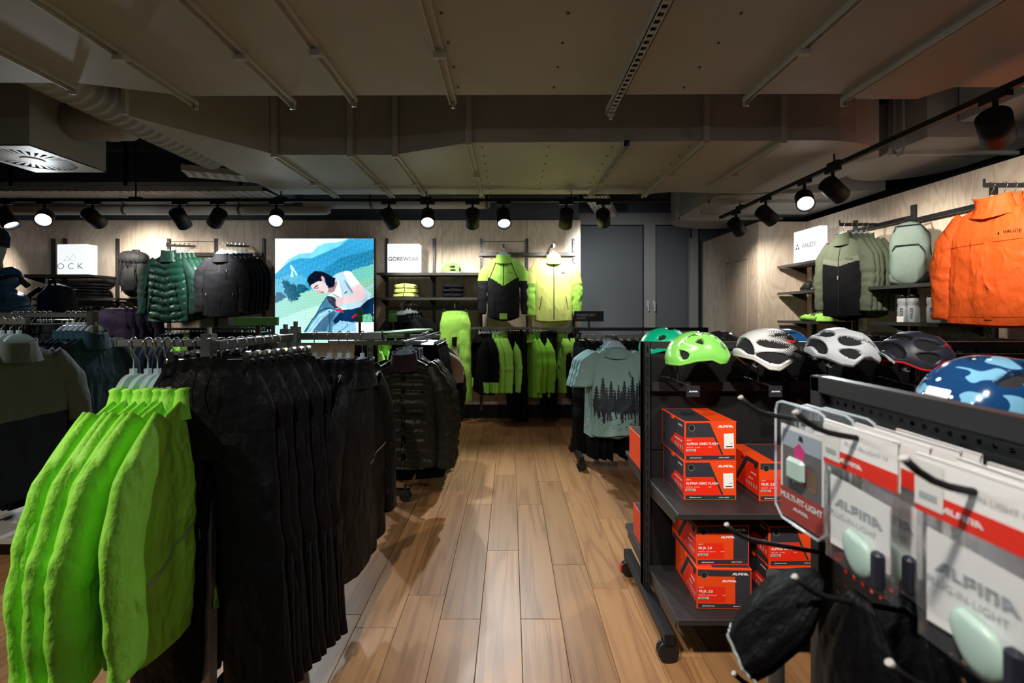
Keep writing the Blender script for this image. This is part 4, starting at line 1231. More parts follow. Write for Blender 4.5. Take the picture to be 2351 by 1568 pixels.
# helmet gondola
HX = [0.608, 1.208, 1.808, 2.408]
HYD, HH = 2.08, 1.22
hg = gondola('helmet_gondola', 'black rolling gondola with shelves of orange helmet boxes', 'gondola', HX, HYD, HH)
for a, b in zip(HX[:-1], HX[1:]):
    ob('back_panel', [bevbox(a + 0.016, b - 0.016, -0.008, 0.008, 0.15, 0.73, 'black_satin', 0.002)], hg)
    ob('back_panel', [bevbox(a + 0.016, b - 0.016, -0.008, 0.008, 0.735, HH - 0.055, 'black_satin', 0.002)], hg)
    ob('top_rail', [box(a, b, -0.015, 0.015, HH - 0.03, HH, 'black_metal')], hg)
    ob('price_rail', [box(a + 0.016, b - 0.016, -0.05, -0.03, 1.005, 1.045, 'shelf_black')], hg)
    for sd in (-1, 1):
        for z in (0.613, 0.225):
            y0, y1 = (-0.39, -0.02) if sd < 0 else (0.02, 0.39)
            ob('shelf', [bevbox(a + 0.006, b - 0.006, y0, y1, z - 0.022, z, 'shelf_black', 0.002)], hg)
            for xx in (a + 0.012, b - 0.012):
                ob('shelf_bracket', [bar((xx, y0 * .9 if sd < 0 else y1 * .9, z - 0.03), (xx, 0.02 * sd, z - 0.05), 0.004, 0.05, 'black_metal')], hg)
# sport clothes rack with header sign
RX = [0.606, 1.206, 1.78]
RYD, RH = 4.22, 1.215
rk = gondola('clothing_rack', 'black rolling clothes rack with the RADSPORT sign on top', 'clothes rack', [RX[0], RX[2]], RYD, RH, 0.3)
ob('top_rail', [box(RX[0], RX[2], -0.015, 0.015, RH - 0.03, RH, 'black_metal')], rk)
ob('low_rail', [box(RX[0], RX[2], -0.015, 0.015, 0.15, 0.19, 'black_metal')], rk)
ob('hang_bar', [box(RX[0], RX[2], -0.17, -0.14, RH - 0.09, RH - 0.06, 'grey_steel')], rk)
ob('bar_bracket', [box(RX[0] - 0.01, RX[0] + 0.01, -0.17, 0, RH - 0.085, RH - 0.06, 'black_metal')], rk)
ob('bar_bracket', [box(RX[2] - 0.01, RX[2] + 0.01, -0.17, 0, RH - 0.085, RH - 0.06, 'black_metal')], rk)
ob('face_out_arm', [box(0.85, 0.874, -0.44, -0.14, RH - 0.09, RH - 0.06, 'black_metal')], rk)
def sign(name, lab, loc, w, h, m, lines, stem=0.1, rot=0):
    s = thing(name, lab, 'sign', loc, rot)
    ob('sign_plate', [bevbox(-w / 2, w / 2, -0.004, 0.004, stem, stem + h, m, 0.001)], s)
    ob('sign_stem', [box(-0.008, 0.008, -0.003, 0.003, 0, stem + 0.01, 'black_metal')], s)
    for (body, size, x, z, mm, bold) in lines:
        link('lettering', text_mesh(body, size, mm, bold, align='LEFT'), s, (x, -0.0055, stem + z), (PI / 2, 0, 0))
    return s
sx_ = P(1352, 0, RYD).x
sign('header_sign', 'dark sign reading RADSPORT MÄNNER on top of the rolling clothes rack', (sx_, RYD, RH), 0.27, 0.095, 'shelf_black', [('RADSPORT', 0.034, -0.112, 0.058, 'ink_white', 0.0), ('MÄNNER', 0.020, -0.112, 0.030, 'ink_white', 0.0)], 0.055)

# left four-way rack with lime jackets, black trousers and dark jackets
AZ = 1.262
ra4 = thing('clothing_rack', 'steel four-way clothes rack holding lime jackets and black trousers', 'clothes rack', (-0.95, 1.95, 0))
def post(par, x, y, z0, z1, w=0.035, m='grey_steel'):
    ob('post', [bevbox(x - w / 2, x + w / 2, y - w / 2, y + w / 2, z0, z1, m, 0.003), cyl((x, y, z1), 0.009, 0.02, 'chrome', 12)], par)
post(ra4, -0.03, -0.45, 0.1, AZ + 0.02); post(ra4, 0.0, 0.0, 0.1, AZ + 0.02); post(ra4, 0.01, 0.07, 0.1, AZ + 0.03)
ob('arm', [bevbox(-0.32, -0.045, -0.464, -0.436, AZ - 0.022, AZ, 'grey_steel', 0.003), box(-0.324, -0.32, -0.464, -0.436, AZ - 0.022, AZ + 0.006, 'grey_steel')], ra4)
ob('arm', [bevbox(0.005, 0.035, -0.5, 0.0, AZ - 0.03, AZ, 'dark_steel', 0.003)], ra4)
ob('arm', [bevbox(0.02, 0.39, 0.056, 0.084, AZ - 0.03, AZ, 'grey_steel', 0.003), box(0.386, 0.39, 0.056, 0.084, AZ - 0.03, AZ + 0.01, 'grey_steel')], ra4)
ob('base_frame', [bar((-0.35, -0.45, 0.09), (0.1, -0.45, 0.09), 0.04, 0.04, 'black_metal'), bar((-0.03, -0.5, 0.09), (0.01, 0.35, 0.09), 0.04, 0.04, 'black_metal'), bar((-0.3, 0.07, 0.09), (0.1, 0.07, 0.09), 0.04, 0.04, 'black_metal')], ra4)
for cx_, cy_ in ((-0.33, -0.45), (0.08, -0.45), (-0.28, 0.07), (0.08, 0.07)):
    caster(ra4, (cx_, cy_, 0.041))
hs = thing('header_sign', 'dark green blank sign block on the rack behind the lime jackets', 'sign', (P(583, 0, 2.4).x, 2.4, 0))
ob('sign_plate', [box(-0.125, 0.125, -0.01, 0.01, EYE - (747 - HY) / FPX * 2.4, EYE - (728 - HY) / FPX * 2.4, 'ink_green')], hs)
ob('sign_edge', [box(-0.125, -0.083, -0.0125, 0.0, EYE - (747 - HY) / FPX * 2.4, EYE - (728 - HY) / FPX * 2.4, 'grey_steel')], hs)
ob('sign_stem', [box(0.01, 0.03, 0.0, 0.012, 0.02, EYE - (735 - HY) / FPX * 2.4, 'black_metal')], hs)
ob('sign_foot', [box(-0.12, 0.16, -0.1, 0.12, 0, 0.02, 'black_metal')], hs)

# rack with the quilted olive jacket
QX, QZ = -0.70, 1.165
rq = thing('clothing_rack', 'grey clothes rack with slotted post holding the olive quilted jackets', 'clothes rack', (QX, 3.3, 0))
ob('arm', [bevbox(-0.012, 0.012, -0.28, 1.25, QZ - 0.03, QZ, 'dark_steel', 0.003)], rq)
ob('crossbar', [bevbox(-0.60, 0.06, -0.015, 0.015, QZ - 0.045, QZ - 0.015, 'grey_steel', 0.003)], rq)
ob('crossbar', [bevbox(-0.60, 0.06, 0.9, 0.93, QZ - 0.045, QZ - 0.015, 'grey_steel', 0.003)], rq)
ob('slotted_post', [move(p, (0, 0, 0.05)) for p in slotted(0.05, 0.04, QZ - 0.05, 'grey_steel', dbl=True)], rq, (-0.30, 0.03, 0))
ob('post', [bevbox(-0.14, -0.10, 0.35, 0.39, 0.05, QZ + 0.04, 'dark_steel', 0.003)], rq)
ob('base_frame', [bar((-0.30, -0.35, 0.09), (-0.30, 1.2, 0.09), 0.04, 0.04, 'black_metal'), bar((-0.6, 0.0, 0.07), (-0.02, 0.0, 0.07), 0.05, 0.04, 'black_metal')], rq)
for cx_, cy_ in ((-0.30, -0.33), (-0.30, 1.18), (-0.05, 0.0), (-0.58, 0.0)):
    caster(rq, (cx_, cy_, 0.041))
ob('top_tray', [bar((-0.19, -0.2, QZ + 0.045), (-0.02, 0.55, QZ + 0.045), 0.16, 0.015, 'ink_green')], rq)
sign('header_sign', 'small green upright sign on a stem before the picture light box', (P(826, 0, 3.2).x, 3.2, P(0, 768, 3.2).z), 0.038, 0.086, 'ink_green', [('Gravel', 0.014, -0.016, 0.045, 'ink_white', 0.0)], 0.085)
sign('header_sign', 'small green sign reading RADSPORT before the black half-zip top', (P(902, 0, 3.5).x, 3.5, P(0, 757, 3.5).z), 0.06, 0.085, 'ink_green', [('RADSPORT', 0.0115, -0.025, 0.055, 'ink_white', 0.0), ('MÄNNER', 0.009, -0.025, 0.035, 'ink_white', 0.0)], 0.062)

# left dim rack and its plinth
rl = thing('clothing_rack', 'dark clothes rack with slate tops with painted blue rim light beside the mannequin', 'clothes rack', (-2.65, 2.75, 0))
CZ = 1.352
ob('hang_bar', [bevbox(-0.75, 0.16, -0.012, 0.012, CZ - 0.03, CZ, 'dark_steel', 0.003)], rl)
ob('post', [bevbox(0.14, 0.18, -0.02, 0.02, 0.05, CZ + 0.01, 'black_metal', 0.003)], rl)
ob('post', [bevbox(-0.78, -0.74, -0.02, 0.02, 0.05, CZ + 0.01, 'black_metal', 0.003)], rl)
ob('front_arm', [bevbox(-0.3, 0.27, -0.482, -0.458, CZ - 0.06, CZ - 0.03, 'dark_steel', 0.003), bevbox(-0.3, -0.276, -0.47, 0.0, CZ - 0.06, CZ - 0.03, 'dark_steel', 0.003)], rl)
ob('base_board', [bevbox(-0.8, 0.2, -0.3, 0.3, 0.12, 0.15, 'duct_grey', 0.003)], rl)
ob('base_frame', [box(-0.78, -0.72, -0.32, 0.32, 0.0, 0.12, 'black_metal'), box(0.12, 0.18, -0.32, 0.32, 0.0, 0.12, 'black_metal')], rl)
# ------------------------------------------------------------------ clothes on the racks and walls
def hang(proto, hanger, pos, rot, drop, label=None, group=None, hlabel=None, hgroup=None, neck=0.07):
    """a garment on its hanger, bar top at pos"""
    h = place(hanger, pos, rot, hlabel, hgroup)
    g = place(proto, (pos[0], pos[1], pos[2] - drop - neck), rot, label, group)
    return g, h
Q = -PI / 2
ORD = ['first', 'second', 'third', 'fourth', 'fifth', 'sixth', 'seventh', 'eighth', 'ninth']
def jit(a): return rnd.uniform(-a, a)

# --- lime rain jackets on the four-way rack
def lime_extra(g, T):
    for side in (-1.0, 1.0):
        ob('reflective_piping', [strip(T, [(x, -0.33 - 0.16 * abs(x) / 0.25) for x in np.linspace(-0.25, 0.25, 15)], 0.0032, 'reflective', 0.004, side)], g)
    ob('storm_flap', [strip(T, front_lines(T, 0.03, -0.05, -T.L * 0.97, 22), 0.018, 'lime_nylon', 0.006)], g)
limes = []
for s_ in (21, 22, 23):
    T = Torso(0.69, 0.235, 0.27, 0.30, 0.028, s_, 0.021, neck=0.078, tail=0.008)
    limes.append(jacket('rain_jacket', 'lime green rain jacket in the row at the end of the four-way rack', 'jacket', 'lime rain jackets on the four-way rack', T, 'lime_nylon', 'lime_nylon', col_m='lime_nylon', hooded=False,
                        sl_len=0.60, splay=0.085 + 0.02 * (s_ - 21), crease=0.7, r0=0.078, r1=0.062, colh=0.032, seed=s_, nr=64, k=60, flat=0.42, extra=lime_extra, bend=0.04, pocket=True, fwd=0.02))
HLg = 'clear plastic hangers of the lime rain jackets'
hl = clear_hanger('clear plastic hanger in a lime rain jacket on the four-way rack', HLg, 0.105)
xs_ = [-1.225, -1.178, -1.147, -1.117, -1.087, -1.058, -1.02]
for i, x in enumerate(xs_):
    hang(limes[i % 3], hl, (x, 1.5, AZ), Q + (0.10 if i == 0 else jit(0.10)), 0.105, ORD[i] + ' lime green rain jacket from the arm tip of the four-way rack', None, 'clear plastic hanger of the ' + ORD[i] + ' lime rain jacket from the arm tip')

# --- black trousers on the arm that points to the viewer
def pant_extra(g):
    ob('drawcord', [tube([(-0.01, -0.05, -0.02), (-0.02, -0.058, -0.09), (-0.015, -0.06, -0.13)], 0.002, 'black_cloth', 5)], g)
    for sx in (-1, 1):
        ob('seam_tape', [tube([(sx * 0.235, -0.02, -0.62), (sx * 0.245, -0.022, -0.98)], 0.0025, 'charcoal_cloth', 5)], g)
bps = [pants('rain_trousers', 'black rain trousers clipped in the row on the four-way rack', 'black rain trousers on the four-way rack', 'black_nylon', 0.138, 0.20, 1.03, 0.030, s_, legw=0.105, hemw=0.118, extra=pant_extra, k=40, flare=0.03) for s_ in (31, 32)]
ch = clip_hanger('chrome clip hanger of black trousers on the four-way rack', 'chrome clip hangers on the four-way rack', 0.06, 0.115)
for i in range(8):
    y = 1.455 + i * 0.036
    hang(bps[i % 2], ch, (-0.945 + 0.3 * (y - 1.455), y, AZ), 0.04 + jit(0.05), 0.06, ORD[i] + ' black rain trousers from the open tip of the four-way rack arm', None, 'chrome clip hanger of the ' + ORD[i] + ' black rain trousers from the arm tip', neck=0.008)
# --- dark jackets on the right arm
dks = []
def dk_extra(g, T):
    ob('reflective_piping', [strip(T, [(x, -0.36 - 0.2 * (x + 0.25)) for x in np.linspace(-0.25, -0.02, 8)], 0.003, 'reflective', 0.004, 1.0)], g)
for s_ in (41, 42):
    T = Torso(0.80, 0.225, 0.26, 0.275, 0.028, s_, 0.015)
    dks.append(jacket('rain_jacket', 'black hooded rain jacket on the right arm of the four-way rack', 'jacket', 'black rain jackets on the four-way rack', T, 'black_nylon', 'black_nylon', hooded=False, colh=0.06, sl_len=0.66, seed=s_, flat=0.45, extra=dk_extra, fwd=0.02))
hd = clear_hanger('clear plastic hanger in a black rain jacket on the four-way rack', 'clear hangers of the black rain jackets', 0.10)
for i, px in enumerate((724, 757, 780, 800, 832)):
    hang(dks[i % 2], hd, ((px - CX) / FPX * 2.02, 2.02, AZ), Q + jit(0.12), 0.10, ORD[4 - i] + ' black rain jacket from the aisle tip of the four-way rack', None, 'clear plastic hanger of the ' + ORD[4 - i] + ' black rain jacket from the aisle tip')

# --- olive quilted jackets and their neighbours
def ol_extra(g, T):
    ob('tag', [bevbox(-0.03, 0.03, -0.003, 0.003, -0.012, 0.012, 'tan_cloth', 0.002)], g, (-0.19, -T.d - 0.03, -0.53), (0, 0.1, 0))
    ob('chest_badge', [xf(cyl((0, 0, 0), 0.011, 0.004, 'black_cloth', 14), Matrix.Rotation(PI / 2, 4, 'X'))], g, (0.12, float(T.front(0.12, -0.21)) + 0.0, -0.21))
    ob('lining', [strip(T, front_lines(T, 0.0, -0.02, -0.68, 18), 0.012, 'black_cloth', 0.002)], g)
T = Torso(0.70, 0.215, 0.245, 0.25, 0.07, 51, 0.010, quilt=0.062, chev=0.03, puff=0.016)
olq = jacket('quilted_jacket', 'olive quilted down jacket with plum fleece collar facing the aisle', 'jacket', 'olive quilted jackets', T, 'olive_down', 'olive_down', col_m='plum_fleece', quilt_s=0.06, sl_len=0.66, splay=0.055, r0=0.085, r1=0.06, colh=0.05, seed=51, nr=90, k=56, flat=0.75, extra=ol_extra)
ho = clear_hanger('clear plastic hanger in an olive quilted jacket', 'clear hangers of the olive quilted jackets', 0.05)
T = Torso(0.70, 0.215, 0.245, 0.25, 0.035, 52, 0.010, quilt=0.062, chev=0.03, puff=0.012)
olb = jacket('quilted_jacket', 'olive quilted down jacket hanging behind the front one on the same arm', 'jacket', 'olive quilted jackets', T, 'olive_down', 'olive_down', col_m='plum_fleece', quilt_s=0.06, sl_len=0.66, splay=0.06, colh=0.06, seed=52, nr=60, k=40, flat=0.6)
hang(olq, ho, (QX, 3.04, QZ), 0.12, 0.05)
for i in range(3):
    hang(olb, ho, (QX, 3.15 + i * 0.055, QZ), 0.14 + jit(0.04), 0.05, ORD[i] + ' olive quilted jacket behind the front one on the same arm', None, 'clear plastic hanger of the ' + ORD[i] + ' olive quilted jacket behind the front one')
bpf = pants('trousers', 'black cycling trousers clipped in a row behind the olive jackets', 'black trousers behind the olive jackets', 'black_cloth', 0.17, 0.2, 0.95, 0.025, 61, k=24)
chf = clip_hanger('chrome clip hanger in the row behind the olive jackets', 'chrome clip hangers behind the olive jackets', 0.05, 0.15)
for i in range(13):
    hang(bpf, chf, (QX, 3.36 + i * 0.042, QZ), 0.1 + jit(0.06), 0.05, neck=0.02)
T = Torso(0.66, 0.21, 0.24, 0.245, 0.025, 62, 0.010)
tan = jacket('tee_shirt', 'tan short-sleeved top with dark cuffs hanging behind black trousers', 'shirt', None, T, 'tan_cloth', 'tan_cloth', sl_len=0.26, splay=0.05, r0=0.065, r1=0.062, colh=0.02, seed=62, zip_=False, pocket=False, cuff='black_cloth', nr=24, k=30)
ht = clear_hanger('clear plastic hanger of the tan top', None, 0.05)
hang(tan, ht, (QX - 0.03, 3.98, QZ), 0.1, 0.05)
T = Torso(0.74, 0.23, 0.25, 0.26, 0.03, 63, 0.012)
blk = jacket('softshell_jacket', 'black softshell jacket at the far end of the olive jacket rack', 'jacket', 'black softshell jackets on the grey rack', T, 'black_cloth', 'black_cloth', seed=63, nr=26, k=30)
hb_ = clear_hanger('clear plastic hanger of a black softshell at the rack end', 'clear hangers of the black softshells', 0.05)
for i in range(4):
    hang(blk, hb_, (QX - 0.07, 4.08 + i * 0.07, QZ), 0.1 + jit(0.04), 0.05)
T = Torso(0.72, 0.22, 0.25, 0.26, 0.03, 64, 0.014)
lmb = jacket('rain_jacket', 'lime jacket peeking out between slotted post and grey post', 'jacket', 'lime jackets behind the slotted post', T, 'lime_soft', 'lime_soft', seed=64, nr=26, k=30)
hlb = clear_hanger('clear plastic hanger of a lime jacket behind the slotted post', 'clear hangers behind the slotted post', 0.05)
for i, x in enumerate((-1.22, -1.14, -1.05)):
    hang(lmb, hlb, (x, 4.215, QZ - 0.015), Q + 0.5 + jit(0.1), 0.05)
dpb = pants('trousers', 'black trousers clipped on the far crossbar of the grey rack', 'black trousers on the far crossbar', 'black_cloth', 0.15, 0.18, 0.95, 0.02, 65, k=20)
for i in range(5):
    hang(dpb, chf, (-1.36 + i * 0.035, 4.215, QZ - 0.015), Q + jit(0.1), 0.05, neck=0.02, hlabel='chrome clip hanger on the far crossbar of the grey rack', hgroup='chrome clip hangers on the far crossbar')

# --- dim left rack
def two_tone(zc, a, b, sl=0.0):
    return lambda c: a if c[2] > zc + sl * c[0] else b
def sl_extra(g, T):
    for sx in (-1, 1):
        ob('shoulder_rim_light', [strip(T, [(sx * x, -0.012 - 0.10 * ((x - 0.07) / 0.15) ** 1.2) for x in np.linspace(0.075, 0.2, 6)] + [(sx * 0.22, -0.2), (sx * 0.235, -0.38)], 0.002, 'rim_light_blue', 0.006, 1.0)], g)  # blue light from behind, painted as strips along shoulders and sides
T = Torso(0.74, 0.24, 0.26, 0.26, 0.026, 71, 0.01)
slt = jacket('fleece_top', 'slate grey top with navy lower half on the forward arm of the dim rack', 'shirt', 'slate two-tone tops on the dim rack', T, 'slate_cloth', 'slate_cloth', bodyfn=two_tone(-0.36, 'slate_cloth', 'navy_cloth'), slfn=two_tone(-0.42, 'slate_cloth', 'navy_cloth'), seed=71, nr=44, k=36, sl_len=0.6, flat=0.4, extra=sl_extra, zip_=False, pocket=False)
T = Torso(0.72, 0.24, 0.26, 0.26, 0.026, 72, 0.01)
tea = jacket('fleece_top', 'dark teal top with painted blue rim light on the dim left rack', 'shirt', 'dark teal tops on the dim rack', T, 'teal_cloth', 'navy_cloth', seed=72, nr=44, k=36, sl_len=0.6, flat=0.4, extra=sl_extra, zip_=False, pocket=False)
hc = clear_hanger('clear plastic hanger in a teal top on the dim left rack', 'clear hangers on the dim left rack', 0.07)
bpl = pants('trousers', 'black trousers clipped between the two rows of teal tops', 'black trousers on the dim left rack', 'black_cloth', 0.17, 0.2, 1.0, 0.022, 73, k=26)
chl = clip_hanger('chrome clip hanger on the dim left rack', 'chrome clip hangers on the dim left rack', 0.07, 0.14)
for i in range(3): hang(tea, hc, (-3.16 + i * 0.045, 2.75, CZ), PI / 2 + jit(0.06), 0.07, label='dark teal top at the mannequin end of the dim rack', group='dark teal tops at the mannequin end', hlabel='clear plastic hanger at the mannequin end of the dim rack', hgroup='clear hangers at the mannequin end')
for i in range(5): hang(slt, hc, (-2.60 + i * 0.043, 2.28, CZ - 0.03), PI / 2 + jit(0.05), 0.07, hlabel='clear plastic hanger in a slate top on the dim left rack', hgroup='clear hangers of the slate tops')
for i in range(7): hang(bpl, chl, (-2.95 + i * 0.034, 2.75, CZ), PI / 2 + jit(0.04), 0.07, neck=0.02)
for i in range(6): hang(tea, hc, (-2.635 + i * 0.032, 2.75, CZ), PI / 2 + jit(0.05), 0.07, label='dark teal top at the aisle end of the dim left rack', group='dark teal tops at the aisle end', hlabel='clear plastic hanger at the aisle end of the dim left rack', hgroup='clear hangers at the aisle end')

# --- back wall, left: green quilted and charcoal jackets facing the shop
def gr_extra(g, T):
    pts = [(0.06, -0.26), (0.10, -0.22), (0.075, -0.30), (0.10, -0.36), (0.07, -0.38), (0.085, -0.33), (0.06, -0.26)]
    ob('outline_logo', [strip(T, pts, 0.0015, 'green_stretch', 0.016)], g)
    for sx in (-1, 1):
        ob('side_panel', [strip(T, [(sx * (0.13 + 0.09 * t), -0.28 - 0.40 * t) for t in np.linspace(0, 1, 12)], 0.016, 'green_stretch', 0.012)], g)
T = Torso(0.76, 0.225, 0.25, 0.255, 0.06, 81, 0.008, quilt=0.085, chev=-0.05, puff=0.020)
grn = jacket('quilted_jacket', 'dark green quilted jacket facing the shop on the plywood wall', 'jacket', 'dark green quilted jackets', T, 'green_quilt', 'green_stretch', quilt_s=None, sl_len=0.64, splay=0.075, seed=81, nr=84, k=56, extra=gr_extra, colh=0.07)
T = Torso(0.76, 0.225, 0.25, 0.255, 0.035, 82, 0.008, quilt=0.085, chev=-0.05, puff=0.014)
grb = jacket('quilted_jacket', 'dark green quilted jacket hanging behind the front one', 'jacket', 'dark green quilted jackets', T, 'green_quilt', 'green_quilt', quilt_s=0.08, sl_len=0.64, splay=0.06, seed=82, nr=50, k=36)
hg_ = clear_hanger('clear plastic hanger of a green quilted jacket on the wall', 'clear hangers of the green jackets', 0.075)
hang(grn, hg_, (GX, 5.42, Zr + 0.045), 0.0, 0.075)
for i in range(4):
    hang(grb, hg_, (GX + 0.03 + 0.012 * i, 5.50 + i * 0.062, Zr + 0.055 + 0.008 * i), -0.12 + jit(0.04), 0.075, ORD[i] + ' dark green quilted jacket behind the front one on the wall', None, 'clear plastic hanger of the ' + ORD[i] + ' green quilted jacket behind the front one')
def chc_extra(g, T):
    ob('yoke_seam', [strip(T, [(x, -0.17) for x in np.linspace(-0.2, 0.2, 15)], 0.002, 'zip_dark', 0.004)], g)
    ob('chest_zip', [strip(T, [(0.08, -0.17), (0.085, -0.22), (0.09, -0.28)], 0.004, 'black_cloth', 0.005)], g)
    for px_, pz_ in ((0.09, -0.175), (0.0, -0.02), (0.16, -0.45), (-0.15, -0.45)):
        ob('zip_pull', [box(px_ - 0.004, px_ + 0.004, float(T.front(px_, pz_)) - 0.012, float(T.front(px_, pz_)) - 0.004, pz_ - 0.015, pz_ + 0.01, 'reflective')], g)
T = Torso(0.70, 0.215, 0.235, 0.235, 0.055, 84, 0.009)
chc = jacket('softshell_jacket', 'charcoal hooded softshell jacket facing the shop beside the green jackets', 'jacket', 'charcoal softshell jackets', T, 'charcoal_cloth', 'charcoal_cloth', hooded=True, sl_len=0.62, splay=0.045, seed=84, nr=50, k=48, extra=chc_extra)
T = Torso(0.70, 0.215, 0.235, 0.235, 0.03, 85, 0.009)
chb = jacket('softshell_jacket', 'charcoal softshell jacket hanging behind the front one', 'jacket', 'charcoal softshell jackets', T, 'charcoal_cloth', 'black_cloth', sl_len=0.62, splay=0.045, seed=85, nr=30, k=32)
hch = clear_hanger('clear plastic hanger of a charcoal softshell on the wall', 'clear hangers of the charcoal softshells', 0.075)
hang(chc, hch, (CXJ - 0.06, 5.42, Zr + 0.045), 0.0, 0.075)
for i in range(5):
    hang(chb, hch, (CXJ - 0.02 + 0.02 * i, 5.48 + i * 0.06, Zr + 0.05 + 0.008 * i), -0.1 + jit(0.04), 0.075, ORD[i] + ' charcoal softshell jacket behind the front one on the wall', None, 'clear plastic hanger of the ' + ORD[i] + ' charcoal softshell behind the front one')

# --- back wall, right: neon jackets facing the shop
def tt_extra(g, T):
    for sx in (-1, 1):
        ob('shoulder_piping', [strip(T, [(sx * (0.085 + 0.075 * t), -0.05 - 0.19 * t) for t in np.linspace(0, 1, 9)], 0.004, 'black_cloth', 0.004)], g)
    ob('pocket_patch', [strip(T, [(0, -0.66), (0, -0.73)], 0.045, 'lime_soft', 0.006)], g)
    link('lettering', text_mesh('GORE', 0.022, 'ink_green'), g, (0.075, float(T.front(0.075, -0.18)) - 0.008, -0.18), (PI / 2, 0, 0))
def ttb(c): return 'lime_soft' if c[2] > -0.30 - 0.10 * max(0, 1 - abs(c[0]) / 0.16) + 0.06 else 'charcoal_cloth'
T = Torso(0.70, 0.20, 0.215, 0.21, 0.055, 91, 0.008, tail=0.06)
two = jacket('cycling_jacket', 'cycling jacket with lime upper and black lower half on the plywood wall', 'jacket', None, T, 'lime_soft', 'lime_soft', bodyfn=ttb, slfn=two_tone(-0.27, 'lime_soft', 'charcoal_cloth'), sl_len=0.62, splay=0.05, r1=0.045, seed=91, nr=110, k=90, extra=tt_extra, pocket=False)
htt = clear_hanger('clear plastic hanger of the two-tone cycling jacket', None, 0.08)
hang(two, htt, (LX, 5.46, Zr + 0.035), 0.0, 0.08)
def ye_extra(g, T):
    ob('chest_label', [strip(T, [(0.085, -0.18), (0.13, -0.18)], 0.011, 'zip_dark', 0.006)], g)
    link('lettering', text_mesh('GORE', 0.014, 'ink_white'), g, (0.108, float(T.front(0.108, -0.18)) - 0.010, -0.18), (PI / 2, 0, 0))
T = Torso(0.74, 0.225, 0.25, 0.245, 0.06, 92, 0.010, tail=0.05)
yel = jacket('rain_jacket', 'neon yellow rain jacket with dark zip at the plywood end by the window', 'jacket', None, T, 'yellow_neon', 'lime_soft', col_m='yellow_neon', slfn=two_tone(-0.30, 'yellow_neon', 'lime_soft', 0.0), sl_len=0.64, splay=0.05, seed=92, crease=1.8, nr=60, k=56, hooded=True, extra=ye_extra, cuff='lime_soft')
hye = clear_hanger('clear plastic hanger of the neon yellow rain jacket', None, 0.08)
hang(yel, hye, (YX, 5.46, Zr + 0.035), 0.0, 0.08)
# lime trousers and black half-zip tops
def lt_extra(g):
    ob('fly_patch', [bevbox(-0.028, 0.028, -0.004, 0.004, -0.05, 0.05, 'black_cloth', 0.003)], g, (0.0, -0.075, -0.36))
    ob('leg_zip', [tube([(0.2, -0.045, -0.26), (0.203, -0.05, -0.36)], 0.004, 'zip_dark', 6)], g)
limp = pants('rain_trousers', 'lime green rain trousers clipped full length on the plywood wall', None, 'lime_soft', 0.15, 0.185, 1.07, 0.045, 95, legw=0.094, hemw=0.092, extra=lt_extra, k=40)
chw = clip_hanger('chrome clip hanger of the lime rain trousers on the wall', None, 0.06, 0.13)
hang(limp, chw, (PXG, 5.6, Zl + 0.0), 0.0, 0.06, neck=0.015)
def hz_extra(g, T):
    link('lettering', text_mesh('GORE', 0.024, 'ink_grey'), g, (0.10, float(T.front(0.10, -0.27)) - 0.012, -0.27), (PI / 2, 0, 0))
    ob('half_zip', [strip(T, front_lines(T, 0, 0, -0.2, 8), 0.005, 'zip_dark')], g)
T = Torso(0.70, 0.20, 0.225, 0.22, 0.045, 96, 0.009)
hzt = jacket('half_zip_top', 'black half-zip cycling top facing the shop under the folded yellow tops', 'shirt', 'black half-zip tops', T, 'black_cloth', 'charcoal_cloth', sl_len=0.6, seed=96, nr=40, k=40, extra=hz_extra, zip_=False, pocket=False)
T = Torso(0.70, 0.20, 0.225, 0.22, 0.03, 97, 0.009)
hzb = jacket('half_zip_top', 'black half-zip cycling top hanging behind the front one', 'shirt', 'black half-zip tops', T, 'black_cloth', 'black_cloth', sl_len=0.6, seed=97, nr=24, k=28, zip_=False, pocket=False)
hhz = clear_hanger('clear plastic hanger of a black half-zip top', 'clear hangers of the half-zip tops', 0.06)
hang(hzt, hhz, (TXG, 5.42, Zl + 0.005), 0.0, 0.06)
for i in range(4):
    hang(hzb, hhz, (TXG + 0.05 + 0.02 * i, 5.48 + i * 0.07, Zl + 0.015), -0.1 + jit(0.04), 0.06, ORD[i] + ' black half-zip top behind the front one', None, 'clear plastic hanger of the ' + ORD[i] + ' half-zip top behind the front one')

# --- lower rail rows on the back wall (garments seen edge-on)
def rowset(specs, x0, y, z, hl_lab):
    x = x0
    for (proto, hanger, n, step, drop, neck, rot, lab, grp, hlab, hgrp) in specs:
        for i in range(n):
            hang(proto, hanger, (x, y, z), rot + jit(0.14), drop, lab, grp, hlab, hgrp, neck)
            x += step
        x += 0.012
    return x
def rowjacket(m, slm, seed, L=0.68, cuffm=None, nm='rain_jacket', cat='jacket', bodyfn=None, slfn=None, sl=0.6, lab='', grp=''):
    T = Torso(L, 0.20, 0.23, 0.235, 0.022, seed, 0.012)
    return jacket(nm, lab, cat, grp, T, m, slm, seed=seed, nr=28, k=30, flat=0.55, sl_len=sl, splay=0.04, cuff=cuffm, slfn=slfn, bodyfn=bodyfn, pocket=False, fwd=0.0)
rj_black = rowjacket('black_cloth', 'black_cloth', 101, slfn=two_tone(-0.52, 'black_cloth', 'lime_soft'))
rj_lime = rowjacket('lime_soft', 'lime_soft', 102, 0.64)
rj_lime2 = rowjacket('lime_nylon', 'lime_nylon', 103, 0.72)
rj_tee = rowjacket('lime_soft', 'lime_soft', 104, 0.66, sl=0.26, nm='jersey', cat='shirt')
rj_dark = rowjacket('charcoal_cloth', 'black_cloth', 105, 0.72)
rp_black = pants('trousers', 'x', 'x', 'black_cloth', 0.15, 0.18, 1.0, 0.024, 106, k=24)
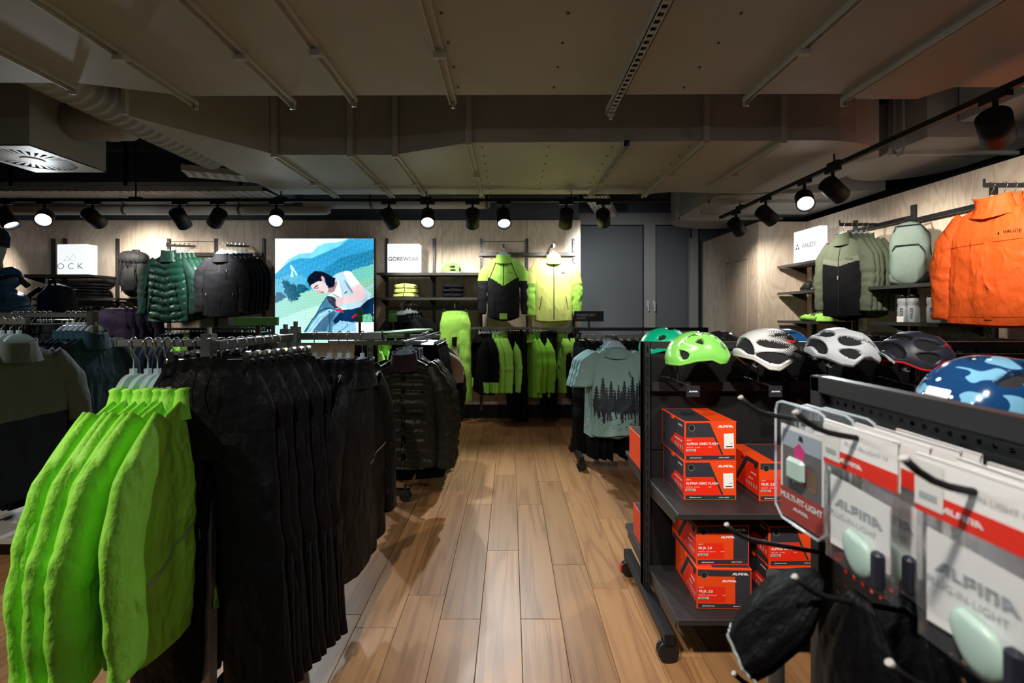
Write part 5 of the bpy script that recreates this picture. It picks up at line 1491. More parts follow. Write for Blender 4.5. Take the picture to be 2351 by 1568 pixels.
rh = clear_hanger('x', 'x', 0.05, 0.17)
rc = clip_hanger('x', 'x', 0.05, 0.13)
S = 'on the chrome rail under the neon jackets'
rowset([(rj_black, rh, 4, 0.036, 0.05, 0.06, Q + 0.55, 'black jacket with lime cuffs ' + S, 'black jackets with lime cuffs', 'clear hanger of a black lime-cuffed jacket', 'clear hangers of the lime-cuffed jackets'),
        (rj_lime, rh, 5, 0.040, 0.05, 0.06, Q + 0.55, 'lime long-sleeved top ' + S, 'lime long-sleeved tops on the chrome rail', 'clear hanger of a lime long-sleeved top', 'clear hangers of the lime tops'),
        (rp_black, rc, 7, 0.032, 0.05, 0.02, Q, 'black trousers between lime tops and lime rain jackets', 'black trousers between lime tops and lime rain jackets', 'clip hanger between lime tops and lime rain jackets', 'clip hangers between lime tops and lime rain jackets'),
        (rj_lime2, rh, 4, 0.040, 0.05, 0.06, Q + 0.55, 'creased lime rain jacket ' + S, 'creased lime rain jackets', 'clear hanger of a creased lime rain jacket', 'clear hangers of the creased lime jackets'),
        (rp_black, rc, 5, 0.032, 0.05, 0.02, Q, 'black trousers between lime rain jackets and lime jerseys', 'black trousers between lime rain jackets and lime jerseys', 'clip hanger between lime rain jackets and jerseys', 'clip hangers between lime rain jackets and jerseys'),
        (rj_tee, rh, 4, 0.034, 0.05, 0.06, Q + 0.55, 'lime short-sleeved jersey ' + S, 'lime short-sleeved jerseys', 'clear hanger of a lime jersey', 'clear hangers of the lime jerseys'),
        (rj_dark, rh, 4, 0.034, 0.05, 0.06, Q, 'charcoal top at the window end of the chrome rail', 'charcoal tops at the window end', 'clear hanger of a charcoal top at the window end', 'clear hangers at the window end')],
       P(1100, 0, 5.62).x, 5.62, ZB, '')
rj_navy = rowjacket('navy_cloth', 'navy_cloth', 107, 0.66)
rp_purple = pants('trousers', 'x', 'x', 'purple_cloth', 0.17, 0.2, 1.0, 0.035, 108, k=26)
S = 'on the rail under the green jackets'
rowset([(rj_navy, rh, 9, 0.048, 0.05, 0.06, PI / 2, 'navy top ' + S, 'navy tops under the green jackets', 'clear hanger of a navy top ' + S, 'clear hangers of the navy tops'),
        (rj_lime2, rh, 3, 0.036, 0.05, 0.06, PI / 2, 'lime jacket between navy tops and black trousers', 'lime jackets between navy tops and black trousers', 'clear hanger of a lime jacket ' + S, 'clear hangers of lime jackets under the green jackets'),
        (rp_black, rc, 18, 0.046, 0.05, 0.02, PI / 2, 'black trousers on the rail under the charcoal softshells', 'black trousers under the charcoal softshells', 'clip hanger on the rail under the charcoal softshells', 'clip hangers under the charcoal softshells')],
       P(352, 0, 5.62).x, 5.62, ZB - 0.01, '')
zl2 = EYE - (699 - HY) / FPX * 5.6
rowset([(rj_dark, rh, 8, 0.06, 0.05, 0.06, PI / 2, 'charcoal top on the dark rail beside the mannequin', 'charcoal tops beside the mannequin', 'clear hanger on the dark rail beside the mannequin', 'clear hangers beside the mannequin'),
        (rj_lime, rh, 2, 0.05, 0.05, 0.06, PI / 2, 'lime top on the dark rail beside the mannequin', 'lime tops beside the mannequin', 'clear hanger of a lime top beside the mannequin', 'clear hangers of lime tops beside the mannequin'),
        (rp_black, rc, 6, 0.05, 0.05, 0.02, PI / 2, 'black trousers on the dark rail next to the purple ones', 'black trousers next to the purple ones', 'clip hanger next to the purple trousers', 'clip hangers next to the purple trousers')],
       P(70, 0, 5.62).x, 5.62, zl2, '')
for i in range(5):
    hang(rp_purple, rc, (P(262 + i * 14, 0, 5.45).x, 5.45 + 0.03 * i, zl2), 0.12 + jit(0.05), 0.05, 'dark purple trousers under the charcoal backpack', 'dark purple trousers', 'clip hanger of dark purple trousers', 'clip hangers of the purple trousers', 0.02)

# --- sport rack: tees facing the aisle, black trousers behind
def trees(g, T):
    r = random.Random(5)
    parts = []
    def rows(cx, ztop, h, w, seed, taper=True):
        rr = random.Random(seed)
        n = int(h / 0.011)
        V = []; F = []
        for i in range(n + 1):
            t = i / n
            z = ztop - h * t
            hw = w * ((0.08 + 0.92 * t ** 0.8) if taper else 1.0) * (0.45 + 0.75 * (i % 2)) * rr.uniform(0.7, 1.15) + 0.0012
            if not taper: hw = w * rr.uniform(0.5, 1.1) * (1 - t * 0.75)
            for k in range(5):
                x = cx + hw * (k / 2 - 1)
                V.append((x, float(T.front(x, z)) - 0.0035, z))
        for i in range(n):
            for k in range(4):
                F.append((i * 5 + k, i * 5 + k + 1, i * 5 + k + 6, i * 5 + k + 5))
        return (np.array(V), F, 'ink_dark')
    for i, (cx, zt, h, w) in enumerate(((-0.115, -0.235, 0.27, 0.045), (-0.05, -0.26, 0.25, 0.042), (0.06, -0.26, 0.27, 0.045), (0.13, -0.225, 0.30, 0.05), (0.012, -0.29, 0.22, 0.026), (-0.165, -0.30, 0.19, 0.035), (-0.085, -0.31, 0.2, 0.03), (0.095, -0.31, 0.2, 0.03), (0.172, -0.28, 0.24, 0.035), (-0.02, -0.33, 0.18, 0.03), (0.035, -0.34, 0.18, 0.03))):
        parts.append(rows(cx, zt, h, w, i))
    for i in range(30):
        parts.append(rows(r.uniform(-0.18, 0.18), -0.40 - r.uniform(0, 0.05), r.uniform(0.08, 0.19), r.uniform(0.012, 0.03), 40 + i, False))
    for i in range(40):
        x, z = r.uniform(-0.17, 0.17), r.uniform(-0.66, -0.52)
        s = r.uniform(0.003, 0.012)
        parts.append((np.array([(x + dx, float(T.front(x + dx, z + dz)) - 0.0035, z + dz) for dx, dz in ((-s, 0), (0, -s * .6), (s * 1.2, 0), (0, s * .5))]), [(0, 1, 2, 3)], 'ink_dark'))
    ob('forest_print', parts, g, kind='stuff')
    ob('chest_logo', [strip(T, [(0.115, -0.185), (0.10, -0.195), (0.10, -0.205), (0.115, -0.212), (0.118, -0.222), (0.105, -0.232)], 0.004, 'ink_dark', 0.004)], g)
    ob('neck_label', [box(-0.012, 0.012, 0.012, 0.016, -0.05, -0.015, 'ink_dark')], g)
T = Torso(0.70, 0.205, 0.215, 0.225, 0.05, 111, 0.010, neck=0.085, tail=0.04)
tee = jacket('tee_shirt', 'mint tee shirt with a black forest print facing the aisle', 'shirt', 'mint tee shirts', T, 'mint_tee', 'mint_tee', sl_len=0.25, splay=0.075, r0=0.078, r1=0.08, colh=0.016, seed=111, nr=60, k=60, zip_=False, pocket=False, extra=trees, flat=0.5, bend=0.0)
T = Torso(0.73, 0.21, 0.22, 0.235, 0.035, 112, 0.012, neck=0.085, tail=0.04)
teb = jacket('tee_shirt', 'plain mint tee shirt hanging behind the printed one', 'shirt', 'mint tee shirts', T, 'mint_tee', 'mint_tee', sl_len=0.27, splay=0.085, r0=0.082, r1=0.08, colh=0.016, seed=112, nr=40, k=36, zip_=False, pocket=False, flat=0.5, bend=0.0)
hte = clear_hanger('clear plastic hanger of a mint tee shirt', 'clear hangers of the mint tees', 0.035)
tz = RH - 0.055
hang(tee, hte, (0.862, RYD - 0.42, tz), 0.06, 0.035)
for i in range(3):
    hang(teb, hte, (0.862 - 0.012 * i, RYD - 0.36 + i * 0.055, tz), 0.04 + jit(0.06), 0.035, ORD[i] + ' plain mint tee shirt behind the printed one', None, 'clear plastic hanger of the ' + ORD[i] + ' plain mint tee behind the printed one')
rpb2 = pants('trousers', 'x', 'x', 'black_cloth', 0.16, 0.19, 0.98, 0.022, 113, k=24)
rc2 = clip_hanger('x', 'x', 0.05, 0.13)
for i in range(16):
    x = RX[0] + 0.05 + i * 0.07
    if 0.78 < x < 0.95 and i % 2: continue
    hang(rpb2, rc2, (x, RYD - 0.155, RH - 0.06), Q + 0.35 + jit(0.1), 0.05, 'black trousers on the rolling rack behind the mint tees', 'black trousers behind the mint tees', 'clip hanger on the rolling rack behind the mint tees', 'clip hangers behind the mint tees', 0.02)
for i, (x, y, z) in enumerate(((0.70, RYD - 0.35, 0.98), (0.65, RYD - 0.33, 0.42))):
    ob('security_tag', [bevbox(-0.014, 0.014, -0.006, 0.006, -0.035, 0.035, 'duct_grey', 0.004)], None, (x, y, z), (0, 0.25 * i, 0), label=('upper' if i == 0 else 'lower') + ' grey security tag pinned on black trousers on the rolling rack', cat='security tag')

# --- right wall: sage jerseys and orange jackets
def sg_body(c):
    v = -0.235 + 0.06 * (1 - abs(c[0]) / 0.26) * -1
    if c[2] > v + 0.055: return 'sage_cloth'
    if c[2] > v: return 'sage_band'
    return 'black_cloth'
def sg_extra(g, T):
    ob('pull_tab', [box(-0.004, 0.004, float(T.front(0, -0.4)) - 0.014, float(T.front(0, -0.4)) - 0.004, -0.43, -0.39, 'reflective')], g)
    link('lettering', text_mesh('VAUDE', 0.026, 'black_cloth'), g, (0.12, float(T.front(0.12, -0.225)) - 0.010, -0.225), (PI / 2, 0, 0))
T = Torso(0.80, 0.23, 0.25, 0.25, 0.06, 121, 0.010, tail=0.05)
sge = jacket('cycling_jersey', 'sage and black long-sleeved cycling jersey facing out from the right wall', 'shirt', 'sage cycling jerseys', T, 'sage_cloth', 'sage_cloth', bodyfn=sg_body, sl_len=0.70, splay=0.03, r1=0.055, seed=121, crease=1.8, nr=120, k=96, extra=sg_extra, colh=0.06, pocket=False)
T = Torso(0.78, 0.23, 0.25, 0.25, 0.03, 122, 0.010, tail=0.04)
sgb = jacket('cycling_jersey', 'sage green jersey hanging behind the two-tone one', 'shirt', 'sage cycling jerseys', T, 'sage_cloth', 'sage_cloth', sl_len=0.70, splay=0.03, seed=122, nr=36, k=36, colh=0.05, pocket=False)
hsg = clear_hanger('clear plastic hanger of a sage jersey', 'clear hangers of the sage jerseys', 0.09)
az = ra.location.z
hang(sge, hsg, (3.45, 4.79, az), Q + 0.22, 0.09)
for i in range(4):
    hang(sgb, hsg, (3.53 + i * 0.055, 4.79, az), Q + 0.12 + jit(0.05), 0.09, ORD[i] + ' sage green jersey behind the two-tone one', None, 'clear plastic hanger of the ' + ORD[i] + ' sage jersey behind the two-tone one')
def or_extra(g, T):
    link('lettering', text_mesh('VAUDE', 0.030, 'black_cloth'), g, (0.15, float(T.front(0.15, -0.20)) - 0.012, -0.20), (PI / 2, 0, 0))
    ob('brand_mark', [quad([(0.075 + d_, float(T.front(0.08, -0.2)) - 0.012, -0.21 + e_) for d_, e_ in ((0, 0), (0.012, 0), (0.006, 0.016))], 'black_cloth')], g)
    ob('yoke_seam', [strip(T, [(x, -0.26 + 0.04 * x) for x in np.linspace(-0.24, 0.24, 17)], 0.0025, 'orange_nylon', 0.006)], g)
    ob('storm_flap', [strip(T, front_lines(T, 0.02, -0.06, -T.L * 0.96, 24), 0.022, 'orange_nylon', 0.007)], g)
    ob('hem_cord', [strip(T, [(x, -T.L * 0.93) for x in np.linspace(-0.24, 0.24, 17)], 0.002, 'orange_nylon', 0.006)], g)
T = Torso(0.84, 0.245, 0.285, 0.295, 0.07, 131, 0.017, neck=0.10)
ora = jacket('rain_jacket', 'orange rain jacket with tall collar facing out from the right wall', 'jacket', 'orange rain jackets', T, 'orange_nylon', 'orange_nylon', sl_len=0.76, splay=0.06, r0=0.09, r1=0.058, seed=131, nr=80, k=64, extra=or_extra, colh=0.085, colrough=0.012, crease=2.2, hooded=False, zip_=False, pocket=False)
T = Torso(0.84, 0.245, 0.27, 0.28, 0.035, 132, 0.014, neck=0.09)
orb = jacket('rain_jacket', 'orange rain jacket hanging behind the front one', 'jacket', 'orange rain jackets', T, 'orange_nylon', 'orange_nylon', sl_len=0.74, splay=0.06, seed=132, nr=44, k=40, colh=0.09, zip_=False, pocket=False)
hor = clear_hanger('clear plastic hanger of an orange rain jacket', 'clear hangers of the orange jackets', 0.10)
az = rb.location.z
hang(ora, hor, (3.44, 3.30, az), Q + 0.25, 0.10, neck=0.07)
for i in range(3):
    hang(orb, hor, (3.53 + i * 0.07, 3.30, az), Q + 0.15 + jit(0.05), 0.10, ORD[i] + ' orange rain jacket behind the front one', None, 'clear plastic hanger of the ' + ORD[i] + ' orange jacket behind the front one')
zr_ = EYE - (765 - HY) / FPX * 4.2
for i in range(20):
    y = 3.0 + i * 0.115
    p_, h_, n_ = (rpb2, rc2, 0.02) if (i // 5) % 2 == 0 else (rj_dark, rh, 0.05)
    lab = 'black trousers on the low rail of the right wall' if p_ is rpb2 else 'charcoal top on the low rail of the right wall'
    hang(p_, h_, (3.56, y, zr_), jit(0.08), 0.05, lab, lab.replace('top ', 'tops '), ('clip' if p_ is rpb2 else 'clear') + ' hanger on the low rail of the right wall', ('clip' if p_ is rpb2 else 'clear') + ' hangers on the low right rail', n_)
# ------------------------------------------------------------------ helmets
def helmet_mat(name, colr, rough=0.3, coat=0.3): return mat(name, colr, rough, coat=coat)
helmet_mat('h_lime', (0.25, 0.72, 0.13), 0.25, 0.6); mat('h_logo_grey', (0.16, 0.17, 0.17), 0.5); helmet_mat('h_teal', (0.0, 0.48, 0.25), 0.3); helmet_mat('h_grey', (0.50, 0.55, 0.60), 0.5, 0.0)
helmet_mat('h_navy', (0.022, 0.024, 0.04), 0.42, 0.0); helmet_mat('h_black', (0.01, 0.01, 0.011), 0.15, 0.5); helmet_mat('h_blue', (0.01, 0.11, 0.35), 0.15, 0.6)
mat('h_liner', (0.012, 0.012, 0.014), 0.9); mat('h_mesh', (0.09, 0.095, 0.1), 0.8); mat('h_red', (0.62, 0.012, 0.015), 0.45); mat('h_white', (0.72, 0.72, 0.73), 0.3)
def halftone():
    m, nt, b = _nt('h_halftone')
    tc = nt.nodes.new('ShaderNodeTexCoord'); sp = nt.nodes.new('ShaderNodeSeparateXYZ'); nt.links.new(tc.outputs['Object'], sp.inputs[0])
    def mth(op, a, bb=None, c=None):
        n = nt.nodes.new('ShaderNodeMath'); n.operation = op
        for i, v in enumerate((a, bb, c)):
            if v is None: continue
            if isinstance(v, (int, float)): n.inputs[i].default_value = v
            else: nt.links.new(v, n.inputs[i])
        return n.outputs[0]
    X, Z = sp.outputs[0], sp.outputs[2]
    zig = mth('PINGPONG', mth('ADD', Z, 1.0), 0.035)
    ramp = mth('MULTIPLY_ADD', mth('ADD', X, mth('MULTIPLY', zig, 1.1)), 11.0, 0.25)
    st = mth('PINGPONG', mth('MULTIPLY_ADD', X, 330.0, mth('MULTIPLY', zig, 260.0)), 1.0)
    fac = mth('GREATER_THAN', ramp, st)
    mx = nt.nodes.new('ShaderNodeMix'); mx.data_type = 'RGBA'
    mx.inputs[6].default_value = (0.72, 0.72, 0.73, 1); mx.inputs[7].default_value = (0.008, 0.008, 0.009, 1)
    nt.links.new(fac, mx.inputs[0]); nt.links.new(mx.outputs[2], b.inputs['Base Color'])
    b.inputs['Roughness'].default_value = 0.25; b.inputs['Coat Weight'].default_value = 0.4
    MATS['h_halftone'] = m
halftone()
def splash():
    m, nt, b = _nt('h_splash')
    mp = _map(nt, (16, 16, 26)); n = nt.nodes.new('ShaderNodeTexNoise'); n.inputs['Scale'].default_value = 1.0; n.inputs['Detail'].default_value = 1.0; n.inputs['Distortion'].default_value = 0.4
    nt.links.new(mp.outputs[0], n.inputs['Vector'])
    rp = nt.nodes.new('ShaderNodeValToRGB'); rp.color_ramp.interpolation = 'CONSTANT'
    rp.color_ramp.elements[0].color = (0.004, 0.018, 0.065, 1); rp.color_ramp.elements[1].position = 0.585; rp.color_ramp.elements[1].color = (0.15, 0.36, 0.54, 1)
    e = rp.color_ramp.elements.new(0.36); e.color = (0.006, 0.04, 0.13, 1)
    nt.links.new(n.outputs['Fac'], rp.inputs[0])
    vo = nt.nodes.new('ShaderNodeTexVoronoi'); vo.inputs['Scale'].default_value = 1.0
    mp2 = _map(nt, (32, 32, 32)); nt.links.new(mp2.outputs[0], vo.inputs['Vector'])
    lt = nt.nodes.new('ShaderNodeMath'); lt.operation = 'LESS_THAN'; lt.inputs[1].default_value = 0.16; nt.links.new(vo.outputs['Distance'], lt.inputs[0])
    mx = nt.nodes.new('ShaderNodeMix'); mx.data_type = 'RGBA'; mx.inputs[7].default_value = (0.65, 0.78, 0.88, 1)
    nt.links.new(lt.outputs[0], mx.inputs[0]); nt.links.new(rp.outputs[0], mx.inputs[6]); nt.links.new(mx.outputs[2], b.inputs['Base Color'])
    b.inputs['Roughness'].default_value = 0.12; b.inputs['Coat Weight'].default_value = 0.6
    MATS['h_splash'] = m
splash()

def helmet(lab, loc, rot, L, W, H, shell, vents, rim, tail=0.0, visor=None, rimband=None, logo=None, logo_pos=(0.35, 0.55), logo_w=0.075, group=None, tilt=0.0, dial=True, inner='h_liner', stripe=False, na=150, ntt=64, logo_tilt=-0.35, chin=True, beak=0.45):
    g = thing('bike_helmet', lab, 'helmet', loc, 0, group)
    g.rotation_euler = (0, tilt, rot)
    a = np.arange(na) * 2 * PI / na
    t = np.linspace(0.02, 1, ntt)
    A, Tt = np.meshgrid(a, t)
    def surf(A, Tt, sc=1.0):
        ca, sa = np.cos(A), np.sin(A)
        rx = L / 2 * np.where(ca > 0, 1.0, 1.0 + tail * 0.3)
        e = 2.25
        rr = 1 / (np.abs(ca) ** e + np.abs(sa) ** e) ** (1 / e)
        u = ca * rr
        zr = np.interp(u, rim[0], rim[1]) * H
        s = np.sin(Tt * PI / 2) ** 0.86; c = np.cos(Tt * PI / 2)
        x = rx * ca * rr * s; y = W / 2 * sa * rr * s
        ztop = H * (1 - 0.10 * np.clip(u * s, 0, 1) ** 2 - 0.05 * np.clip(-u * s, 0, 1))
        z = zr + (ztop - zr) * c ** (0.9 + beak * np.clip(ca, 0, 1) ** 2)
        under = np.clip((Tt - 0.86) / 0.14, 0, 1) ** 2 * 0.04
        x = x * (1 - under); y = y * (1 - under)
        return np.stack([x, y, z], -1) * sc
    Pt = surf(A, Tt)
    u = Pt[..., 0] / (L / 2); v = Pt[..., 2] / H
    yv = Pt[..., 1] / (W / 2)
    M = np.zeros(A.shape)
    for (cu, cv, ru, rv, an, sharp) in vents:
        du, dv = (u - cu) * L / 2, (v - cv) * H
        c_, s_ = math.cos(an), math.sin(an)
        p, q = (du * c_ + dv * s_) / (ru * L / 2), (-du * s_ + dv * c_) / (rv * H)
        taper = 1 + sharp * p
        d = (np.abs(p) ** 2.3 + np.abs(q / np.clip(taper, 0.25, 3)) ** 2.0) ** (1 / 2.15)
        M = np.maximum(M, np.clip((1.12 - d) / 0.26, 0, 1))
    # top ridge vents
    M = np.where(Tt > 0.95, 0, M)
    Ms = M * M * (3 - 2 * M)
    C = np.array([0, 0, H * 0.25])
    Pt = Pt + (C - Pt) * (0.17 * Ms)[..., None]
    F = grid_faces(ntt, na)
    Mf = Ms.reshape(-1)
    mats_ = []
    for f in F:
        mats_.append(inner if Mf[list(f)].mean() > 0.55 else shell)
    V = Pt.reshape(-1, 3)
    F2 = [tuple(range(na))]
    ob('shell', [(V, F + F2, mats_ + [shell])], g, smooth=True)
    lin = surf(A[::2, ::2], Tt[::2, ::2])
    lin = lin * np.array([0.93, 0.92, 0.9]) + np.array([0, 0, -0.004])
    ob('foam_liner', [(lin.reshape(-1, 3), [f[::-1] for f in grid_faces(lin.shape[0], lin.shape[1])], 'h_liner')], g, smooth=True)
    ring = surf(a[None, :], np.ones((1, na)))[0]
    ob('rim_band', [loft([ring * np.array([1.004, 1.004, 1]) + np.array([0, 0, 0.004]), ring * np.array([1.008, 1.008, 1]), ring * np.array([1.0, 1.0, 1]) + np.array([0, 0, -0.006]), ring * np.array([.94, .93, 1]) + np.array([0, 0, -0.004])], rimband or shell)], g, smooth=True)
    if visor:
        R = []
        for i in range(6):
            k = i / 5
            row = []
            for j in range(17):
                an = (j / 16 - 0.5) * 1.9
                base = surf(np.array([[an]]), np.array([[0.80]]))[0, 0]
                ext = 0.062 * k * (math.cos(an) ** 0.6)
                row.append(base * np.array([1.015, 1.01, 1]) + np.array([ext, 0, -0.35 * ext - 0.012 * k + 0.005 * math.sin(k * PI)]))
            R.append(row)
        R = np.array(R)
        ob('visor', [loft(R, visor, closed=False), loft(R + np.array([0, 0, -0.003]), visor, closed=False)], g, smooth=True)
    if dial:
        ob('fit_dial', [xf(cyl((0, 0, -0.006), 0.012, 0.012, 'reflective', 14), Matrix.Rotation(PI / 2, 4, 'X')), xf(cyl((0, 0, -0.008), 0.006, 0.016, 'dark_steel', 10), Matrix.Rotation(PI / 2, 4, 'X'))], g, (-L * 0.27, -W * 0.22, -H * 0.2))
        ob('fit_cradle', [tube([(-L * 0.36, -W * 0.2, 0.0), (-L * 0.3, -W * 0.22, -H * 0.2), (-L * 0.12, -W * 0.25, -0.01)], 0.005, 'h_liner', 6)], g)
    if chin:
        ob('chin_strap', [tube([(-L * 0.1, -W * 0.36, 0.0), (0.0, -W * 0.3, -H * 0.24), (L * 0.12, -W * 0.36, 0.0)], 0.0035, 'h_liner', 5)], g)
    if logo:
        uu, vv = logo_pos
        # surface point on the viewer's side at that side-view position
        d2 = (Pt[..., 0] / (L / 2) - uu) ** 2 + (Pt[..., 2] / H - vv) ** 2 + np.where(Pt[..., 1] > 0, 9, 0)
        i, j = np.unravel_index(np.argmin(d2), d2.shape)
        me = logo_mesh(logo_w, logo).copy()
        tree_pts = Pt[..., :].reshape(-1, 3); side = tree_pts[:, 1] <= 0
        tp = tree_pts[side]
        ct, st = math.cos(logo_tilt), math.sin(logo_tilt)
        for vtx in me.vertices:
            lx, lz = vtx.co.x * ct - vtx.co.y * st, vtx.co.x * st + vtx.co.y * ct
            x, z = Pt[i, j, 0] + lx, Pt[i, j, 2] + lz
            k = np.argsort((tp[:, 0] - x) ** 2 + (tp[:, 2] - z) ** 2)[:4]
            vtx.co = (x, tp[k, 1].mean() - 0.0018, z)
        me.materials.clear(); me.materials.append(MATS[logo])
        link('logo', me, g)
    if stripe:
        pts = []
        rows = surf(np.full((1, 21), -PI / 2), np.zeros((1, 21)))
        V_ = []
        for q in np.linspace(-0.78, 0.75, 24):
            for off in (-0.012, 0.012):
                yy = -W * 0.26 + off * 0.6
                # find z on surface
                d2 = (Pt[..., 0] / (L / 2) - q) ** 2 * 4 + ((Pt[..., 1] - yy) / (W / 2)) ** 2 * 4 - 0.0 * Pt[..., 2]
                k = np.argsort(d2.reshape(-1))[:4]
                pm_ = Pt.reshape(-1, 3)[k].mean(0)
                V_.append((q * L / 2, yy - 0.001, pm_[2] + 0.007 - off * 0.5))
        ob('reflective_stripe', [(np.array(V_), [(2 * i, 2 * i + 1, 2 * i + 3, 2 * i + 2) for i in range(23)], 'ink_white')], g, smooth=True)
    return g
R1 = ([-1, -0.75, -0.3, 0.2, 0.5, 0.75, 1], [-0.24, -0.22, -0.03, 0.05, -0.07, -0.04, 0.16])
R2 = ([-1, -0.75, -0.35, -0.05, 0.35, 0.7, 1], [0.05, 0.0, -0.28, -0.30, 0.02, 0.08, 0.05])
R3 = ([-1, -0.8, -0.45, -0.15, 0.15, 0.35, 0.6, 0.8, 1], [0.02, 0.02, -0.15, -0.18, 0.10, 0.14, 0.02, -0.05, 0.12])
kidv = [(-0.18, 0.66, 0.14, 0.10, 0.2, 0.6), (-0.64, 0.12, 0.12, 0.17, 0.4, -0.5), (0.66, 0.52, 0.14, 0.10, -0.75, 0.0), (0.1, 0.95, 0.2, 0.05, 0, 0), (0.5, 0.78, 0.12, 0.05, -0.5, 0)]
mtbv = [(-0.14, 0.60, 0.33, 0.15, -0.05, -0.35), (-0.22, 0.19, 0.28, 0.15, -0.2, 0.3), (-0.62, 0.80, 0.18, 0.10, 0.3, 0), (0.25, 0.93, 0.25, 0.05, -0.15, 0), (-0.86, 0.36, 0.10, 0.26, 0.1, 0), (0.72, 0.55, 0.14, 0.05, -0.9, 0)]
roadv = [(-0.20, 0.50, 0.46, 0.12, -0.10, -0.35), (-0.22, 0.05, 0.48, 0.19, -0.12, 0.25), (-0.90, 0.50, 0.14, 0.42, 0.2, 0.4), (0.05, 0.83, 0.32, 0.05, 0.12, 0), (0.66, 0.50, 0.22, 0.06, -0.6, 0), (0.55, 0.2, 0.22, 0.08, -0.35, 0)]
hy_ = 1.84
def hx(px, Y=hy_): return (px - CX) / FPX * Y
def hz(py, Y=hy_): return EYE - (py - HY) / FPX * Y
HG = 'helmets on the gondola'
helmet('glossy lime green child helmet with a pale stripe at the gondola end', (hx(1600), hy_, hz(822)), 0, 0.25, 0.185, 0.108, 'h_lime', kidv, R1, logo='ink_white', logo_pos=(-0.42, 0.46), logo_w=0.05, group=HG, inner='h_mesh', stripe=True, tilt=0.06)
helmet('white helmet fading to black through thin stripes, with dark visor', (hx(1764), hy_, hz(822)), 0, 0.27, 0.2, 0.118, 'h_halftone', roadv, R2, visor='h_black', logo='h_red', logo_pos=(0.28, 0.62), logo_w=0.05, group=HG, tilt=0.05, logo_tilt=-0.12)
helmet('matt light grey trail helmet with grey visor', (hx(1930), hy_, hz(822)), 0, 0.275, 0.2, 0.122, 'h_grey', mtbv, R3, visor='h_grey', rimband='h_mesh', logo='h_logo_grey', logo_pos=(0.36, 0.58), logo_w=0.07, group=HG, tilt=0.05, logo_tilt=-0.45)
helmet('matt dark navy trail helmet with a red lower rim', (hx(2102), hy_, hz(832)), 0, 0.27, 0.2, 0.125, 'h_navy', mtbv, R3, visor='h_black', rimband='h_red', logo='h_red', logo_pos=(0.48, 0.55), logo_w=0.072, group=HG, tilt=0.05, logo_tilt=-0.3)
hyb = 2.33
helmet('teal green helmet on the far side of the gondola', (hx(1528, hyb), hyb, hz(800, hyb)), 0, 0.27, 0.19, 0.105, 'h_teal', kidv[1:] + [(-0.35, 0.55, 0.16, 0.1, 0.5, 0)], R1, group=HG, tilt=0.05, dial=False)
helmet('glossy black helmet on the far side of the gondola', (hx(1655, hyb), hyb, hz(800, hyb)), 0, 0.21, 0.18, 0.09, 'h_black', kidv, R1, group=HG, dial=False)
helmet('glossy blue helmet with red mark on the far side of the gondola', (hx(1800, hyb), hyb, hz(800, hyb)), 0, 0.25, 0.19, 0.10, 'h_blue', roadv, R2, rimband='h_red', group=HG, dial=False)
helmet('lime helmet with grey rear lying on the brand shelf', (P(1037, 0, 5.72).x, 5.72, sz(626) + 0.012), PI, 0.27, 0.2, 0.125, 'h_lime', mtbv[:5], ([-1, 0, 1], [0.0, 0.0, 0.06]), rimband='h_grey', dial=False, chin=False, na=100, ntt=44)
ab = helmet('glossy blue child helmet with pale splashes above the pegboard', (0.905, 0.86, 1.147), 0.3, 0.285, 0.215, 0.125, 'h_splash', [(0.05, 0.78, 0.35, 0.09, -0.2, 0), (0.1, 0.38, 0.4, 0.12, -0.25, 0), (0.1, 1.0, 0.4, 0.05, 0, 0), (-0.55, 0.66, 0.2, 0.06, 0.5, 0)], ([-1, 0, 1], [-0.1, -0.1, 0.0]), tilt=0.12, inner='h_liner')
# badge
bg = ob('badge', [bevbox(-0.021, 0.021, -0.0022, 0.0022, -0.009, 0.009, 'ink_white', 0.0018)], ab)
bpy.context.view_layer.update()
best = None
for vt in kids(ab)[0].data.vertices:
    wv = ab.matrix_world @ vt.co
    e = math.hypot(CX + wv.x / wv.y * FPX - 2146, HY + (EYE - wv.z) / wv.y * FPX - 893)
    if e < 9 and (best is None or wv.y < best[0]): best = (wv.y, vt.co.copy(), vt.normal.copy())
bn = best[2].normalized() if best else Vector((-0.7, -0.6, 0.3))
bup = Vector((-0.35, 0, 1)); bxx = bup.cross(bn).normalized() * 1; bzz = bn.cross(bxx)
bg.location = (best[1] if best else Vector((-0.12, -0.05, 0.05))) + bn * 0.001
bg.rotation_euler = Matrix((bxx, -bn, bzz)).transposed().to_euler()
link('lettering', text_mesh('ABUS', 0.0145, 'ink_dark', 0.0004), bg, (0, -0.003, 0), (PI / 2, 0, 0))

